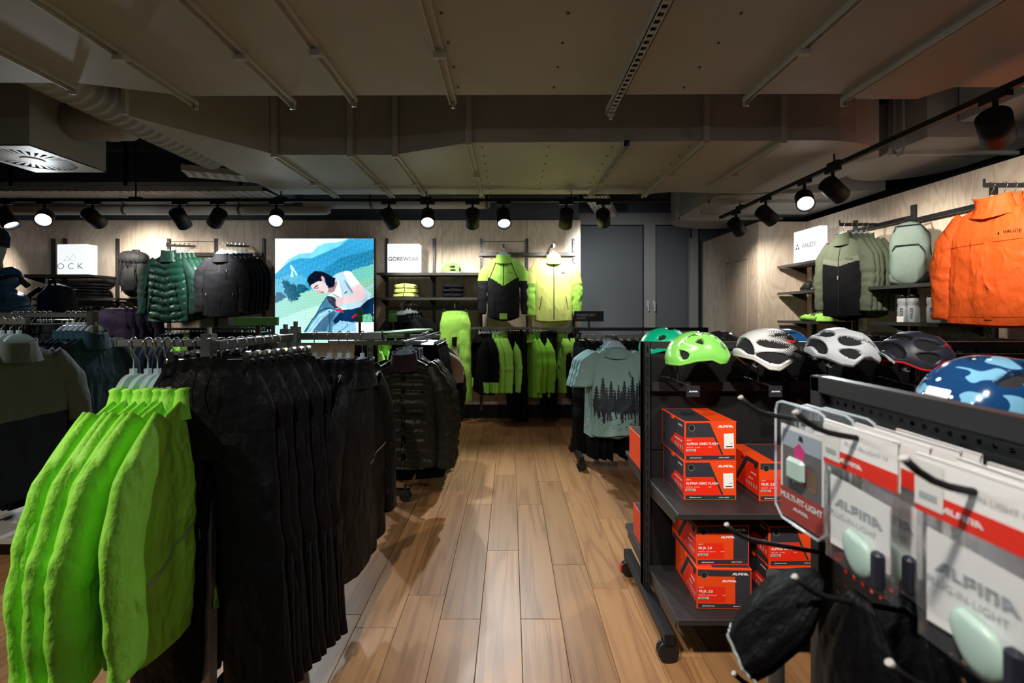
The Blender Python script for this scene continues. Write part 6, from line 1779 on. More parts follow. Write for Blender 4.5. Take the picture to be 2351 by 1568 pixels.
# helmet holders with brand cards
for x, lab in ((hx(1589, 1.80), 'lime helmet'), (hx(1777, 1.80), 'striped helmet'), (hx(1940, 1.80), 'light grey helmet'), (hx(2110, 1.80), 'navy helmet')):
    t = thing('helmet_holder', 'black wire holder with a brand card under the ' + lab, 'holder', (x, 2.03, 1.07), 0, 'helmet holders on the price rail')
    ob('wire_arm', [tube([(-0.06, 0, 0), (-0.05, -0.1, 0.01), (-0.01, -0.2, -0.005), (0, -0.235, -0.01)], 0.004, 'black_satin', 6), tube([(-0.045, -0.12, 0.005), (-0.045, -0.14, 0.09)], 0.003, 'black_satin', 6), tube([(-0.045, -0.2, 0.005), (-0.045, -0.19, 0.09)], 0.003, 'black_satin', 6), tube([(-0.045, -0.19, 0.09), (0.03, -0.19, 0.09)], 0.003, 'black_satin', 6)], t)
    c_ = ob('brand_card', [bevbox(-0.026, 0.026, -0.002, 0.002, -0.022, 0.022, 'charcoal_cloth', 0.0006)], t, (0, -0.24, -0.025))
    link('logo', logo_mesh(0.036, 'ink_white'), c_, (0, -0.0028, 0.0), (PI / 2, 0, 0))

# ------------------------------------------------------------------ orange helmet boxes
mat('box_orange', (0.80, 0.062, 0.006), 0.5, var=0.04); mat('box_red', (0.78, 0.022, 0.004), 0.5); mat('box_dark', (0.028, 0.027, 0.038), 0.55, var=0.1)
BW_, BD_, BH_ = 0.205, 0.25, 0.154
def fpoly(pts, w, h, m, off=-0.0006):
    return quad([(-w / 2 + u * w, off, h - v * h) for u, v in pts], m)
def spoly(pts, d, h, m, w):
    """left side (x=-w/2), u from back to front"""
    return quad([(-w / 2 - 0.0006, d - u * d, h - v * h) for u, v in pts], m)
def disc(c, r, m, axis='y', n=18):
    if axis == 'y':
        return quad([(c[0] + r * math.cos(a), c[1], c[2] + r * math.sin(a)) for a in np.arange(n) * 2 * PI / n], m)
    return quad([(c[0], c[1] + r * math.cos(a), c[2] + r * math.sin(a)) for a in np.arange(n) * 2 * PI / n], m)
def hbox_proto(kind, w=BW_, d=BD_, h=BH_):
    g = thing('helmet_box', 'x', 'box', (0, 0, 0), 0, 'orange helmet boxes on the gondola')
    ob('carton', [bevbox(-w / 2, w / 2, 0, d, 0, h - 0.004, 'box_orange', 0.0015), bevbox(-w / 2 - 0.001, w / 2 + 0.001, -0.001, d, h - 0.0045, h, 'box_orange', 0.001)], g)
    if kind == 'ximo':
        fr = [fpoly([(.024, .036), (.49, .036), (.752, .854), (.715, .854), (.563, .403), (.024, .403)][::-1], w, h, 'box_dark'), fpoly([(.005, .42), (.005, .855), (.70, .855), (.555, .42)], w, h, 'box_red', -0.0004)]
        sd = [spoly([(.03, .03), (.03, .97), (.97, .97), (.97, .03)], d, h, 'box_dark', w - 0.0006), spoly([(.40, .72), (.62, .42), (.985, .42), (.985, .80), (.985, .84)], d, h, 'box_red', w)]
        tp = [quad([(-w / 2 + .02 * w, .03 * d, h + .0006), (.02 * w, .03 * d, h + .0006), (.12 * w, .97 * d, h + .0006), (-w / 2 + .02 * w, .97 * d, h + .0006)], 'box_dark')]
        name = 'ALPINA XIMO FLASH'
    else:
        fr = [fpoly([(.024, .036), (.024, .19), (.976, .19), (.976, .036)], w, h, 'box_dark'), fpoly([(.70, .19), (.70, .86), (.976, .86), (.976, .19)], w, h, 'box_dark'), fpoly([(.01, .45), (.01, .83), (.52, .83), (.52, .45)], w, h, 'box_red', -0.0004)]
        sd = [spoly([(.60, .03), (.25, .75), (.33, .80), (.66, .14), (.985, .14), (.985, .03)], d, h, 'box_dark', w), spoly([(.36, .80), (.68, .18), (.985, .18), (.985, .86), (.5, .86)], d, h, 'box_red', w - 0.0006)]
        tp = [quad([(-w * .2, .03 * d, h + .0006), (w * .48, .03 * d, h + .0006), (w * .48, .97 * d, h + .0006), (-w * .2, .97 * d, h + .0006)], 'box_dark')]
        name = 'FB JR. 2.0'
    fr.append(fpoly([(.024, .865), (.024, .97), (.976, .97), (.976, .865)], w, h, 'box_dark'))
    sd.append(spoly([(.03, .87), (.03, .97), (.985, .97), (.985, .87)], d, h, 'box_dark', w))
    ob('front_print', fr, g); ob('side_print', sd, g); ob('lid_print', tp, g)
    ob('hand_hole', [disc((-w / 2 + .135 * w, -0.0010, h - .165 * h), 0.0125, 'reflective'), disc((-w / 2 + .133 * w, -0.0014, h - .16 * h), 0.0112, 'hole_black')], g)
    ob('side_hole', [disc((-w / 2 - 0.0010, d * (.86 if kind == 'ximo' else .10), h * (.30 if kind == 'ximo' else .84)), 0.011, 'hole_black', 'x')], g)
    ob('lid_tab', [box(-w / 2 - 0.006, -w / 2, d * .42, d * .50, h - 0.012, h - 0.002, 'box_orange')], g)
    L0 = (PI / 2, 0, 0)
    link('logo', logo_mesh(0.062, 'ink_white'), g, (w * .29, -0.0012, h * .875), L0)
    if kind != 'ximo':
        link('logo', logo_mesh(0.055, 'ink_white'), g, (w * .09, -0.0012, h * .70), L0)
    link('lettering', text_mesh(name, 0.0135, 'ink_white', 0.0002, 'LEFT'), g, (-w / 2 + .035 * w, -0.0012, h * .435), L0)
    link('lettering', text_mesh('JUNIOR', 0.0055, 'ink_white', 0.0, 'LEFT'), g, (-w / 2 + .035 * w, -0.0012, h * .53), L0)
    link('lettering', text_mesh('A9710.1.40     be visible' if kind == 'ximo' else 'A9678.1.30    black-white-red', 0.0055, 'ink_white', 0.0, 'LEFT'), g, (-w / 2 + .035 * w, -0.0012, h * .345), L0)
    link('lettering', text_mesh('45-49' if kind == 'ximo' else '50-55', 0.0055, 'ink_white', 0.0, 'LEFT'), g, (-w / 2 + .46 * w, -0.0012, h * .345), L0)
    link('lettering', text_mesh('alpina-sports.com', 0.0065, 'ink_white', 0.0001, 'LEFT'), g, (-w / 2 + .10 * w, -0.0012, h * .083), L0)
    link('lettering', text_mesh('made to inspire.', 0.0065, 'ink_white', 0.0001, 'LEFT'), g, (-w / 2 + .66 * w, -0.0012, h * .083), L0)
    bc = [box(-w / 2 + .03 * w, -w / 2 + .215 * w, -0.0012, -0.0008, h * .245, h * .298, 'ink_white')]
    rr = random.Random(3)
    x = -w / 2 + .04 * w
    while x < -w / 2 + .205 * w:
        ww = rr.choice((0.0004, 0.0008, 0.0012)); bc.append(box(x, x + ww, -0.0016, -0.0012, h * .248, h * .295, 'ink_dark')); x += ww + rr.choice((0.0006, 0.001))
    ob('barcode', bc, g)
    link('logo', logo_mesh(0.045, 'ink_white'), g, (-w / 2 - 0.0014, d * .16, h * .86 if kind == 'ximo' else h * .62), face_rot(-1, 0))
    link('lettering', text_mesh(name, 0.0085, 'ink_white', 0.0003), g, (-w / 2 - 0.0014, d * .24, h * .46), face_rot(-1, 0))
    for i in range(5):
        ob('symbol', [quad([(-w / 2 - 0.0013, d * (.09 + i * .075), h * .26), (-w / 2 - 0.0013, d * (.055 + i * .075), h * .26), (-w / 2 - 0.0013, d * (.055 + i * .075), h * .36), (-w / 2 - 0.0013, d * (.09 + i * .075), h * .36)], 'ink_grey')], g)
    return g
def sticker(g, w=BW_, h=BH_, dx=0.0):
    s = ob('price_sticker', [quad([(-w / 2 + u * w + dx, -0.0011, h - v * h) for u, v in ((.755, .69), (.945, .685), (.935, .30), (.745, .31))], 'ink_white')], g)
    ob('price_print', [box(-w / 2 + .79 * w + dx, -w / 2 + .92 * w + dx, -0.0016, -0.0012, h * (1 - .655), h * (1 - .625), 'ink_dark'), box(-w / 2 + .86 * w + dx, -w / 2 + .92 * w + dx, -0.0016, -0.0012, h * (1 - .56), h * (1 - .55), 'ink_dark')], s)
XB, FB = hbox_proto('ximo'), hbox_proto('fb')
z1, z2 = 0.614, 0.226
b1 = place(XB, (0.783, 1.81, z1), 0.0, 'orange and black helmet box with price sticker, lower of the sticker pair')
b2 = place(XB, (0.785, 1.812, z1 + BH_ + 0.001), 0.03, 'orange and black helmet box with price sticker, topmost of the sticker pair')
b3 = place(FB, (1.072, 1.80, z1), 0.0, 'orange helmet box beside the sticker pair on the upper shelf')
b4 = place(FB, (0.81, 1.75, z2), -0.035, 'orange helmet box with dark right edge, lower of its stack on the bottom shelf')
b5 = place(FB, (0.815, 1.772, z2 + BH_ + 0.001), 0.02, 'orange helmet box with dark right edge, upper of its stack on the bottom shelf')
b6 = place(XB, (1.09, 1.76, z2), -0.02, 'orange and black helmet box on the bottom shelf, lower and behind the peg hooks')
b7 = place(XB, (1.09, 1.765, z2 + BH_ + 0.001), 0.02, 'orange and black helmet box on the bottom shelf, upper and behind the peg hooks')
sticker(b1); sticker(b2, dx=0.002)
for x, y, z, l in ((1.5, 1.8, z1, 'orange helmet box far along the upper shelf'), (1.48, 1.78, z2, 'orange helmet box far along the bottom shelf')):
    place(FB, (x, y, z), 0.02, l)
place(FB, (0.71, 2.36, z1), PI, 'orange helmet box on the upper shelf of the far side')
place(FB, (0.73, 2.36, z2), PI, 'orange helmet box on the bottom shelf of the far side')

# ------------------------------------------------------------------ accessory pegboard in front
PX, PY0, PY1, PZ0, PZT = 0.64, 0.32, 0.962, 0.42, 1.221
pg = thing('pegboard_stand', 'black perforated accessory stand with long hooks of reflector lights', 'display stand', (PX, (PY0 + PY1) / 2, 0))
oy = -(PY0 + PY1) / 2
fr_w = 0.032
ob('frame_post', [bevbox(-0.016, 0.016, PY1 - 0.028 + oy, PY1 + oy, 0.1, PZT, 'black_metal', 0.002)], pg)
ob('frame_post', [bevbox(-0.016, 0.016, PY0 + oy, PY0 + 0.028 + oy, 0.1, PZT, 'black_metal', 0.002)], pg)
ob('frame_top', [bevbox(-0.016, 0.016, PY0 + oy + 0.0, PY1 + oy, PZT - 0.034, PZT, 'black_metal', 0.003)], pg)
ob('frame_bottom', [bevbox(-0.016, 0.016, PY0 + oy, PY1 + oy, PZ0 - 0.03, PZ0, 'black_metal', 0.003)], pg)
V, F = [], []
cw, ch_ = 0.0205, 0.026
ncol, nrow = int((PY1 - PY0 - 0.056) / cw), int((PZT - 0.034 - PZ0) / ch_)
cw = (PY1 - PY0 - 0.056) / ncol; ch_ = (PZT - 0.034 - PZ0) / nrow
for i in range(ncol):
    for j in range(nrow):
        yc = PY0 + 0.028 + (i + .5) * cw + oy; zc = PZ0 + (j + .5) * ch_
        o_ = len(V)
        for k in range(8):
            a = (k + 0.5) * PI / 4
            V.append((0, yc + 0.0042 * math.cos(a), zc + 0.0042 * math.sin(a)))
        for dy, dz in ((.5, .0), (.5, .5), (0, .5), (-.5, .5), (-.5, 0), (-.5, -.5), (0, -.5), (.5, -.5)):
            V.append((0, yc + dy * cw, zc + dz * ch_))
        for k in range(8):
            F.append((o_ + k, o_ + 8 + k, o_ + 8 + (k + 1) % 8) if False else (o_ + (k - 1) % 8, o_ + 8 + k, o_ + k))
            F.append((o_ + k, o_ + 8 + k, o_ + 8 + (k + 1) % 8))
ob('perforated_panel', [(np.array(V), F, 'black_metal')], pg)
ob('leg_tube', [cyl((0, 0, 0), 0.017, 0.80, 'grey_steel', 16)], pg, (0.56 - PX, 0.975 + oy, 0))
ob('base_foot', [bevbox(-0.3, 0.3, PY1 + oy - 0.02, PY1 + oy + 0.03, 0, 0.05, 'black_metal', 0.004)], pg)
ob('base_foot', [bevbox(-0.3, 0.3, PY0 + oy, PY0 + oy + 0.05, 0, 0.05, 'black_metal', 0.004)], pg)
def hook(y, z, lab, length=0.225):
    h = thing('peg_hook', lab, 'hook', (PX - 0.004, y, z), 0, 'long wire hooks on the pegboard')
    ob('hook_wire', [tube([(0, 0, 0), (-length * 0.72, 0, 0.028), (-length * 0.80, 0, 0.032), (-length * 0.87, 0, 0.038), (-length * 0.94, 0, 0.048), (-length * 1.0, 0, 0.060)], 0.0042, 'black_satin', 10)], h, smooth=True)
    ob('hook_tip', [tube([(-length * 1.0, 0, 0.060), (-length * 1.008, 0, 0.0625)], 0.0046, 'rail_white', 10)], h)
    ob('hook_plate', [box(-0.004, 0.0, -0.014, 0.014, -0.02, 0.02, 'black_satin')], h)
    return h
hook(0.823, 1.138, 'hook holding the photo blister packs'); hook(0.6635, 1.146, 'hook holding the middle bags of plug-in lights'); hook(0.481, 1.137, 'hook holding the nearest bags of plug-in lights')
hook(0.876, 0.887, 'empty hook below the photo blister packs'); hook(0.666, 0.908, 'hook holding the black rain covers'); hook(0.499, 0.91, 'empty hook below the nearest light bags'); hook(0.847, 0.627, 'lowest hook of the pegboard, with a yellow tag')
ob('yellow_tag', [bevbox(-0.006, 0.006, -0.03, 0.03, -0.004, 0.004, 'yellow_neon', 0.002)], None, (0.47, 0.80, 0.66), (0, 0.3, 0.3), label='small yellow tag on the lowest peg hook', cat='tag')

mat('clear_film', (0.9, 0.95, 1.0), 0.08, trans=0.9, ior=1.1, alpha=0.28)
mat('card_photo_sky', (0.35, 0.42, 0.5), 0.4); mat('card_ground', (0.12, 0.11, 0.11), 0.4); mat('card_pink', (0.6, 0.02, 0.2), 0.4); mat('card_brown', (0.22, 0.12, 0.06), 0.4); mat('card_mint', (0.45, 0.62, 0.56), 0.35); mat('card_deepred', (0.35, 0.03, 0.015), 0.4)
def yz(pts, x, m):
    """flat print in a plane x=const facing -x; u grows towards the viewer (-y)"""
    return quad([(x, -u, z) for u, z in pts], m)
def rrect(u0, u1, z0, z1, r, x, m, n=5):
    pts = []
    for cu, cz, a0 in ((u1 - r, z1 - r, 0), (u0 + r, z1 - r, 90), (u0 + r, z0 + r, 180), (u1 - r, z0 + r, 270)):
        for k in range(n):
            a = math.radians(a0 + 90 * k / (n - 1)); pts.append((cu + r * math.cos(a), cz + r * math.sin(a)))
    return yz(pts, x, m)
def blister():
    b = thing('blister_pack', 'x', 'package', (0, 0, 0), 0, 'photo blister packs on the pegboard')
    w, h = 0.125, 0.195
    ob('clear_shell', [rrect(-w / 2, w / 2, -h, 0.016, 0.018, -0.004, 'clear_film'), rrect(-w / 2, w / 2, -h, 0.016, 0.018, 0.004, 'clear_film')], b)
    pts = []
    rim_ = [(-0.005, -u, z) for u, z in [(-w / 2 + .018, 0.016), (w / 2 - .018, 0.016), (w / 2 - .005, 0.011), (w / 2, -0.002), (w / 2, -h + .018), (w / 2 - .018, -h), (-w / 2 + .018, -h), (-w / 2, -h + .018), (-w / 2, -0.002), (-w / 2 + .005, 0.011), (-w / 2 + .018, 0.016)]]
    ob('shell_rim', [tube(rim_, 0.0022, 'clear_plastic', 6)], b)
    c = ob('photo_card', [yz([(-w * .42, -h * .97), (w * .42, -h * .97), (w * .42, -0.024), (-w * .42, -0.024)], -0.001, 'ink_white')], b)
    ob('photo_print', [yz([(-w * .38, -0.14), (w * .38, -0.14), (w * .38, -0.032), (-w * .38, -0.032)], -0.0016, 'card_ground'), yz([(-w * .38, -0.062), (w * .38, -0.062), (w * .38, -0.032), (-w * .38, -0.032)], -0.0018, 'card_photo_sky'),
                       yz([(-.018, -0.085), (.006, -0.085), (.010, -0.06), (-.004, -0.05), (-.016, -0.06)], -0.0022, 'card_pink'), yz([(0.0, -0.115), (.012, -0.12), (.016, -0.09), (.008, -0.085)], -0.0022, 'card_pink'),
                       yz([(.018, -0.125), (.036, -0.125), (.036, -0.092), (.02, -0.088)], -0.0022, 'card_brown'), yz([(-.03, -0.09), (-.004, -0.085), (-.004, -0.10), (-.018, -0.125)], -0.0024, 'card_mint'),
                       yz([(-.006, -0.045), (.006, -0.047), (.004, -0.037), (-.004, -0.036)], -0.0022, 'h_black')], c)
    ob('red_panel', [yz([(-w * .42, -h * .97), (w * .42, -h * .97), (w * .42, -0.138), (-w * .42, -0.138)], -0.0022, 'card_deepred')], c)
    link('lettering', text_mesh('MULTI-FIT-LIGHT', 0.0145, 'ink_white', 0.0004, sx=0.92), c, (-0.003, 0, -0.152), face_rot(-1, 0))
    link('logo', logo_mesh(0.038, 'ink_white'), c, (-0.003, 0, -0.168), face_rot(-1, 0))
    ob('clip_light', [bevbox(-0.016, -0.004, -0.02, 0.024, -0.115, -0.075, 'card_mint', 0.006)], b)
    return b
bp_ = blister()
for x, l in ((0.505, 'clear blister pack with a cyclist photo, outermost on its hook'), (0.55, 'clear blister pack with a cyclist photo, second on its hook'), (0.585, 'clear blister pack with a cyclist photo, innermost on its hook')):
    place(bp_, (x, 0.80, 1.172 - 0.15 * (x - 0.505)), 0.08, l)
def lightbag():
    b = thing('light_bag', 'x', 'package', (0, 0, 0), 0, 'bags of plug-in lights on the pegboard')
    w = 0.135
    ob('header_card', [xf(p, Matrix.Identity(4)) for p in (yz([(-w / 2, -0.052), (w / 2, -0.052), (w / 2, 0.014), (-w / 2, 0.014)], -0.0018, 'ink_white'), yz([(-w / 2, -0.052), (w / 2, -0.052), (w / 2, 0.014), (-w / 2, 0.014)], 0.0018, 'ink_white'))] + [box(-0.0018, 0.0018, -w / 2, w / 2, 0.012, 0.0145, 'ink_white')], b)
    ob('red_band', [yz([(-w / 2, -0.052), (w / 2, -0.052), (w / 2, -0.027), (-w / 2, -0.027)], -0.0024, 'ink_red')], b)
    link('logo', logo_mesh(0.045, 'ink_white'), b, (-0.003, 0.012, -0.039), face_rot(-1, 0))
    link('lettering', text_mesh('PLUG-IN-LIGHT IV', 0.0095, 'ink_grey', 0.0), b, (-0.003, -0.015, -0.012), face_rot(-1, 0))
    ob('price_sticker', [yz([(-w / 2, -0.045), (-w / 2 + 0.035, -0.045), (-w / 2 + 0.035, 0.008), (-w / 2, 0.008)], -0.003, 'white_paint'), yz([(-w / 2 + .006, -0.036), (-w / 2 + 0.028, -0.036), (-w / 2 + 0.028, -0.028), (-w / 2 + .006, -0.028)], -0.0034, 'ink_grey')], b)
    R = []
    nz = Noise(5, 8, (40, 40, 40))
    for i in range(10):
        t = i / 9
        z = -0.05 - t * 0.15
        row = []
        for s, n in ((-1, 9), (1, 9)):
            for k in range(n):
                u = (k / (n - 1) - .5) * w * 1.0 * (-s)
                row.append((s * 0.010 * math.sin(PI * min(1, t * 1.3)) * math.cos(PI * u / w) * (1), u, z))
        row = np.array(row); row[:, 0] += nz(row) * 0.0025
        R.append(row)
    ob('clear_bag', [loft(np.array(R), 'clear_film')], b, smooth=True)
    c = ob('insert_card', [yz([(-w * .40, -0.175), (w * .40, -0.165), (w * .40, -0.075), (-w * .40, -0.068)], -0.001, 'ink_white'), yz([(-w * .40, -0.175), (w * .40, -0.165), (w * .40, -0.075), (-w * .40, -0.068)], 0.001, 'ink_white')], b)
    link('logo', logo_mesh(0.088, 'ink_grey'), c, (-0.002, 0.0, -0.105), face_rot(-1, 0))
    link('lettering', text_mesh('PLUG-IN-LIGHT', 0.0125, 'ink_grey', 0.0), c, (-0.002, 0.01, -0.125), face_rot(-1, 0))
    R = []
    for i in range(9):
        t = i / 8
        r = 0.027 * math.sin(PI * (0.12 + 0.8 * t)) ** .6
        aa = np.arange(14) * 2 * PI / 14
        R.append(np.stack([-0.008 + 0.010 * np.cos(aa) * (0.4 + r * 18), -0.01 + r * np.sin(aa) * 1.1, np.full(14, -0.135 - 0.05 * t) + 0.3 * r * np.sin(aa)], 1))
    ob('plug_light', [loft(R, 'card_mint', cap0=True, cap1=True)], b, smooth=True)
    ob('light_clip', [bevbox(-0.014, 0.0, -0.05, -0.034, -0.19, -0.14, 'h_navy', 0.004)], b)
    return b
lb = lightbag()
for y, xs2, nm in ((0.6635, (0.50, 0.545, 0.58, 0.61), 'middle'), (0.481, (0.485, 0.53, 0.57), 'nearest')):
    for i, x in enumerate(xs2):
        place(lb, (x, y, 1.168 - 0.14 * (x - 0.5)), 0.03 * (-1) ** i, ('outermost', 'second', 'third', 'innermost')[i] + ' clear bag with red and white header on the ' + nm + ' peg hook')
# black rain covers
def cover(seed, w, h, lab, mark=False):
    g = thing('rain_cover', lab, 'rain cover', (0, 0, 0), 0, 'black rain covers on the pegboard')
    nz = Noise(seed, 8, (30, 30, 14)); aa = np.arange(40) * 2 * PI / 40
    R = []
    for i in range(26):
        t = i / 25
        r = w * (0.22 + 0.78 * math.sin(PI / 2 * min(1, t * 2.0)) ** 0.9) * (1 - 0.18 * max(0, t - .8) / .2)
        p = np.stack([0.38 * r * np.cos(aa), r * np.sin(aa), np.full(40, -h * t)], 1)
        f = 1 + 0.10 * np.sin(aa * 5 + seed + 2 * t) * (0.4 + .6 * t) + 0.07 * np.sin(aa * 11 + 3 * t) + 0.10 * nz(p * 1.0)
        p[:, :2] *= f[:, None]
        R.append(p)
    ob('cover_fabric', [loft(R, 'black_nylon', cap0=True, cap1=True)], g, smooth=True)
    ob('hem_trim', [tube([tuple(q) for q in R[-1]] + [tuple(R[-1][0])], 0.003, 'charcoal_cloth', 6)], g)
    if mark: ob('print_mark', [yz([(0.0 + k * 0.012, -h * .52 - k * .004), (0.008 + k * 0.012, -h * .52 - k * .004), (0.005 + k * 0.012, -h * .46 - k * .004)], -0.42 * w - 0.004, 'ink_white') for k in range(3)], g)
    return g
cv = cover(7, 0.085, 0.30, 'wide black rain cover, innermost on its peg hook'); cv.location = (0.58, 0.67, 0.93)
cv2 = cover(9, 0.075, 0.27, 'creased black rain cover with white print on its peg hook', True); cv2.location = (0.50, 0.66, 0.945)
cp_ = cover(11, 0.058, 0.185, 'small black rain cover with pale hem, outermost on its peg hook')
cp_.location = (0.468, 0.70, 0.952); cp_.rotation_euler = (0.25, 0.55, 0.0)
kids(cp_)[1].data.materials[0] = MATS['reflective']

# ------------------------------------------------------------------ backpacks, mannequin, shelf goods
def backpack(lab, loc, rot, w, d, h, m1, m2, m3, pocket=True, tilt=0.0, seed=3, group=None, trek=False):
    g = thing('backpack', lab, 'backpack', loc, 0, group)
    g.rotation_euler = (tilt, 0, rot)
    nz = Noise(seed, 8, (12, 12, 12)); aa = np.arange(40) * 2 * PI / 40
    def body(w, d, h, y0, z0, mfn, amt=0.008, e=0.62, waist=0.0, m='x'):
        R = []
        for i in range(30):
            t = i / 29
            k = (1 - abs(2 * t - 1) ** (2.4 if trek else 3.2)) ** 0.45
            k = max(k, 0.05)
            ww = w * (1 - waist * t)
            p = np.stack([ww / 2 * k * np.sign(np.cos(aa)) * np.abs(np.cos(aa)) ** e, y0 + d / 2 * k * np.sign(np.sin(aa)) * np.abs(np.sin(aa)) ** e, np.full(40, z0 - h * t)], 1)
            p += nz(p)[:, None] * amt
            R.append(p)
        return loft(R, m, cap0=True, cap1=True, mfn=mfn)
    ob('main_body', [body(w, d, h, 0, 0, (lambda c: m1 if c[1] < d * .08 else m2), waist=0.28 if trek else 0.08, e=0.85 if trek else 0.62)], g, smooth=True)
    if pocket:
        ob('front_pocket', [body(w * .82, d * .5, h * .62, -d * .36, -h * .36, None, 0.006, m=m1)], g, smooth=True)
        ob('pocket_zip', [tube([(-w * .38, -d * .46, -h * .46), (-w * .3, -d * .58, -h * .385), (w * .25, -d * .58, -h * .385), (w * .38, -d * .48, -h * .50), (w * .385, -d * .44, -h * .75)], 0.005, m3, 6)], g)
        ob('main_zip', [tube([(-w * .40, -d * .25, -h * .22), (-w * .30, -d * .42, -h * .08), (w * .28, -d * .42, -h * .08), (w * .47, -d * .2, -h * .22), (w * .5, -d * .1, -h * .55)], 0.005, m3, 6)], g)
        ob('bottom_panel', [body(w * 1.01, d * 1.03, h * .26, 0, -h * .75, lambda c: m3 if c[0] > w * .1 else m1, 0.004)], g, smooth=True)
    if trek:
        ob('top_lid', [body(w * .95, d * 1.08, h * .36, -0.005, 0.015, lambda c: m1, 0.012, e=0.9)], g, smooth=True)
        ob('front_panel', [body(w * .55, d * .3, h * .55, -d * .45, -h * .34, lambda c: m1, 0.008)], g, smooth=True)
        for sx in (-1, 1):
            ob('compression_strap', [tube([(sx * w * .2, -d * .56, -h * .18), (sx * w * .21, -d * .62, -h * .5), (sx * w * .2, -d * .5, -h * .9)], 0.004, 'pack_black', 5)], g)
        ob('strap_loop', [tube([(-w * .1, -d * .58, -h * .2), (0, -d * .6, -h * .36), (w * .1, -d * .58, -h * .2)], 0.006, 'black_cloth', 5)], g)
    ob('grab_handle', [tube([(-w * .14, d * .2, -0.015), (-w * .1, d * .2, 0.03), (w * .1, d * .2, 0.03), (w * .14, d * .2, -0.015)], 0.008, m3, 8)], g, smooth=True)
    for sx in (-1, 1):
        ob('shoulder_strap', [tube([(sx * w * .2, d * .45, -h * .06), (sx * w * .26, d * .75, -h * .2), (sx * w * .28, d * .78, -h * .5), (sx * w * .3, d * .45, -h * .85)], 0.018, m3, 8)], g, smooth=True)
    return g
backpack('charcoal grey trekking backpack on the wall beside the green jackets', (P(301, 0, 5.6).x, 5.64, P(0, 578, 5.6).z), 0.15, 0.36, 0.20, 0.55, 'pack_charcoal', 'pack_charcoal', 'pack_black', pocket=False, trek=True, seed=5)
sb_ = backpack('sage green cycling backpack standing on the right wall shelf', (3.60, 4.16, 1.60 + 0.575), -0.85, 0.29, 0.20, 0.585, 'mint_pack', 'moss_pack', 'pack_black', seed=8)

# mannequin --------------------------------------------------------------------
mq = thing('mannequin', 'grey mannequin in blue down jacket and dark beanie behind the left rack', 'mannequin', (-3.80, 3.38, 0.0), -0.35)
mq.rotation_euler = (0, 0, -0.35)
aa = np.arange(28) * 2 * PI / 28
def mring(cx, cy, z, rx, ry_): return np.stack([cx + rx * np.cos(aa), cy + ry_ * np.sin(aa), np.full(28, z)], 1)
head = [mring(0, 0.01, 1.60, .06, .065), mring(0, 0.0, 1.66, .056, .06), mring(0, -.01, 1.70, .06, .07), mring(0, -.025, 1.725, .062, .082), mring(0, -.03, 1.75, .068, .092), mring(0, -.025, 1.79, .074, .098), mring(0, -.02, 1.84, .078, .100), mring(0, -.015, 1.89, .074, .094), mring(0, -.01, 1.93, .055, .07), mring(0, -.01, 1.945, .02, .025)]
legs = []
body_parts = [loft(head, 'skin_grey', cap0=True, cap1=True)]
nose = loft([np.stack([0.0 + r * np.cos(aa), -0.118 + dy + 0.6 * r * np.sin(aa), np.full(28, z)], 1) for z, r, dy in ((1.825, .006, .006), (1.805, .010, 0.0), (1.785, .014, -.010), (1.778, .009, -0.004))], 'skin_grey', cap0=True, cap1=True)
lips = loft([np.stack([r * 2.2 * np.cos(aa), -0.112 + 0.5 * r * np.sin(aa), np.full(28, z)], 1) for z, r in ((1.763, .004), (1.757, .010), (1.75, .009), (1.745, .004))], 'skin_grey', cap0=True, cap1=True)
ears = [loft([np.stack([s * (.076 + .006 * math.sin(k * PI / 4)) + .006 * np.cos(aa), -.005 + .017 * math.sin((k + .4) * PI / 5) * np.sin(aa), np.full(28, 1.775 + .013 * k)], 1) for k in range(5)], 'skin_grey', cap0=True, cap1=True) for s in (-1, 1)]
for s in (-1, 1):
    legs.append(loft([mring(s * x, y, z, r, r * 1.1) for z, x, y, r in ((.12, .10, .02, .04), (.20, .10, .02, .042), (.45, .105, .02, .058), (.60, .105, .0, .055), (.8, .10, .0, .08), (.95, .09, .0, .09), (1.02, .07, 0, .095))], 'skin_grey', cap0=True, cap1=True))
    legs.append(loft([np.stack([s * .10 + w_ * np.cos(aa), .02 + cy_ + l_ * np.sin(aa), np.full(28, z)], 1) for z, w_, l_, cy_ in ((.012, .042, .12, -.06), (.04, .044, .12, -.06), (.08, .04, .09, -.03), (.13, .036, .045, 0))], 'skin_grey', cap0=True, cap1=True))
torso_b = loft([mring(0, 0, z, rx, ry_) for z, rx, ry_ in ((1.0, .16, .11), (1.1, .14, .1), (1.25, .16, .11), (1.4, .18, .11), (1.52, .15, .08), (1.58, .06, .06), (1.62, .058, .06))], 'skin_grey', cap0=True, cap1=True)
ob('body', body_parts + [nose, lips] + ears + legs + [torso_b], mq, smooth=True)
beanie = [mring(0, -.015, 1.835, .088, .108), mring(0, -.015, 1.85, .090, .110), mring(0, -.01, 1.89, .089, .107), mring(0, -.005, 1.885 + .02, .088, .105), mring(0, 0, 1.94, .080, .092), mring(0, 0.005, 1.965, .06, .07), mring(0, 0.01, 1.98, .025, .03)]
ob('beanie', [loft(beanie, 'navy_cloth', cap1=True)], mq, smooth=True)
T = Torso(0.70, 0.235, 0.28, 0.26, 0.16, 141, 0.004, quilt=0.062, puff=0.020, neck=0.085, drop=0.12, n=2.3)
jk = ob('down_jacket', [T.mesh('blue_down', None, 110, 60)], mq, (0, 0, 1.60), smooth=True)
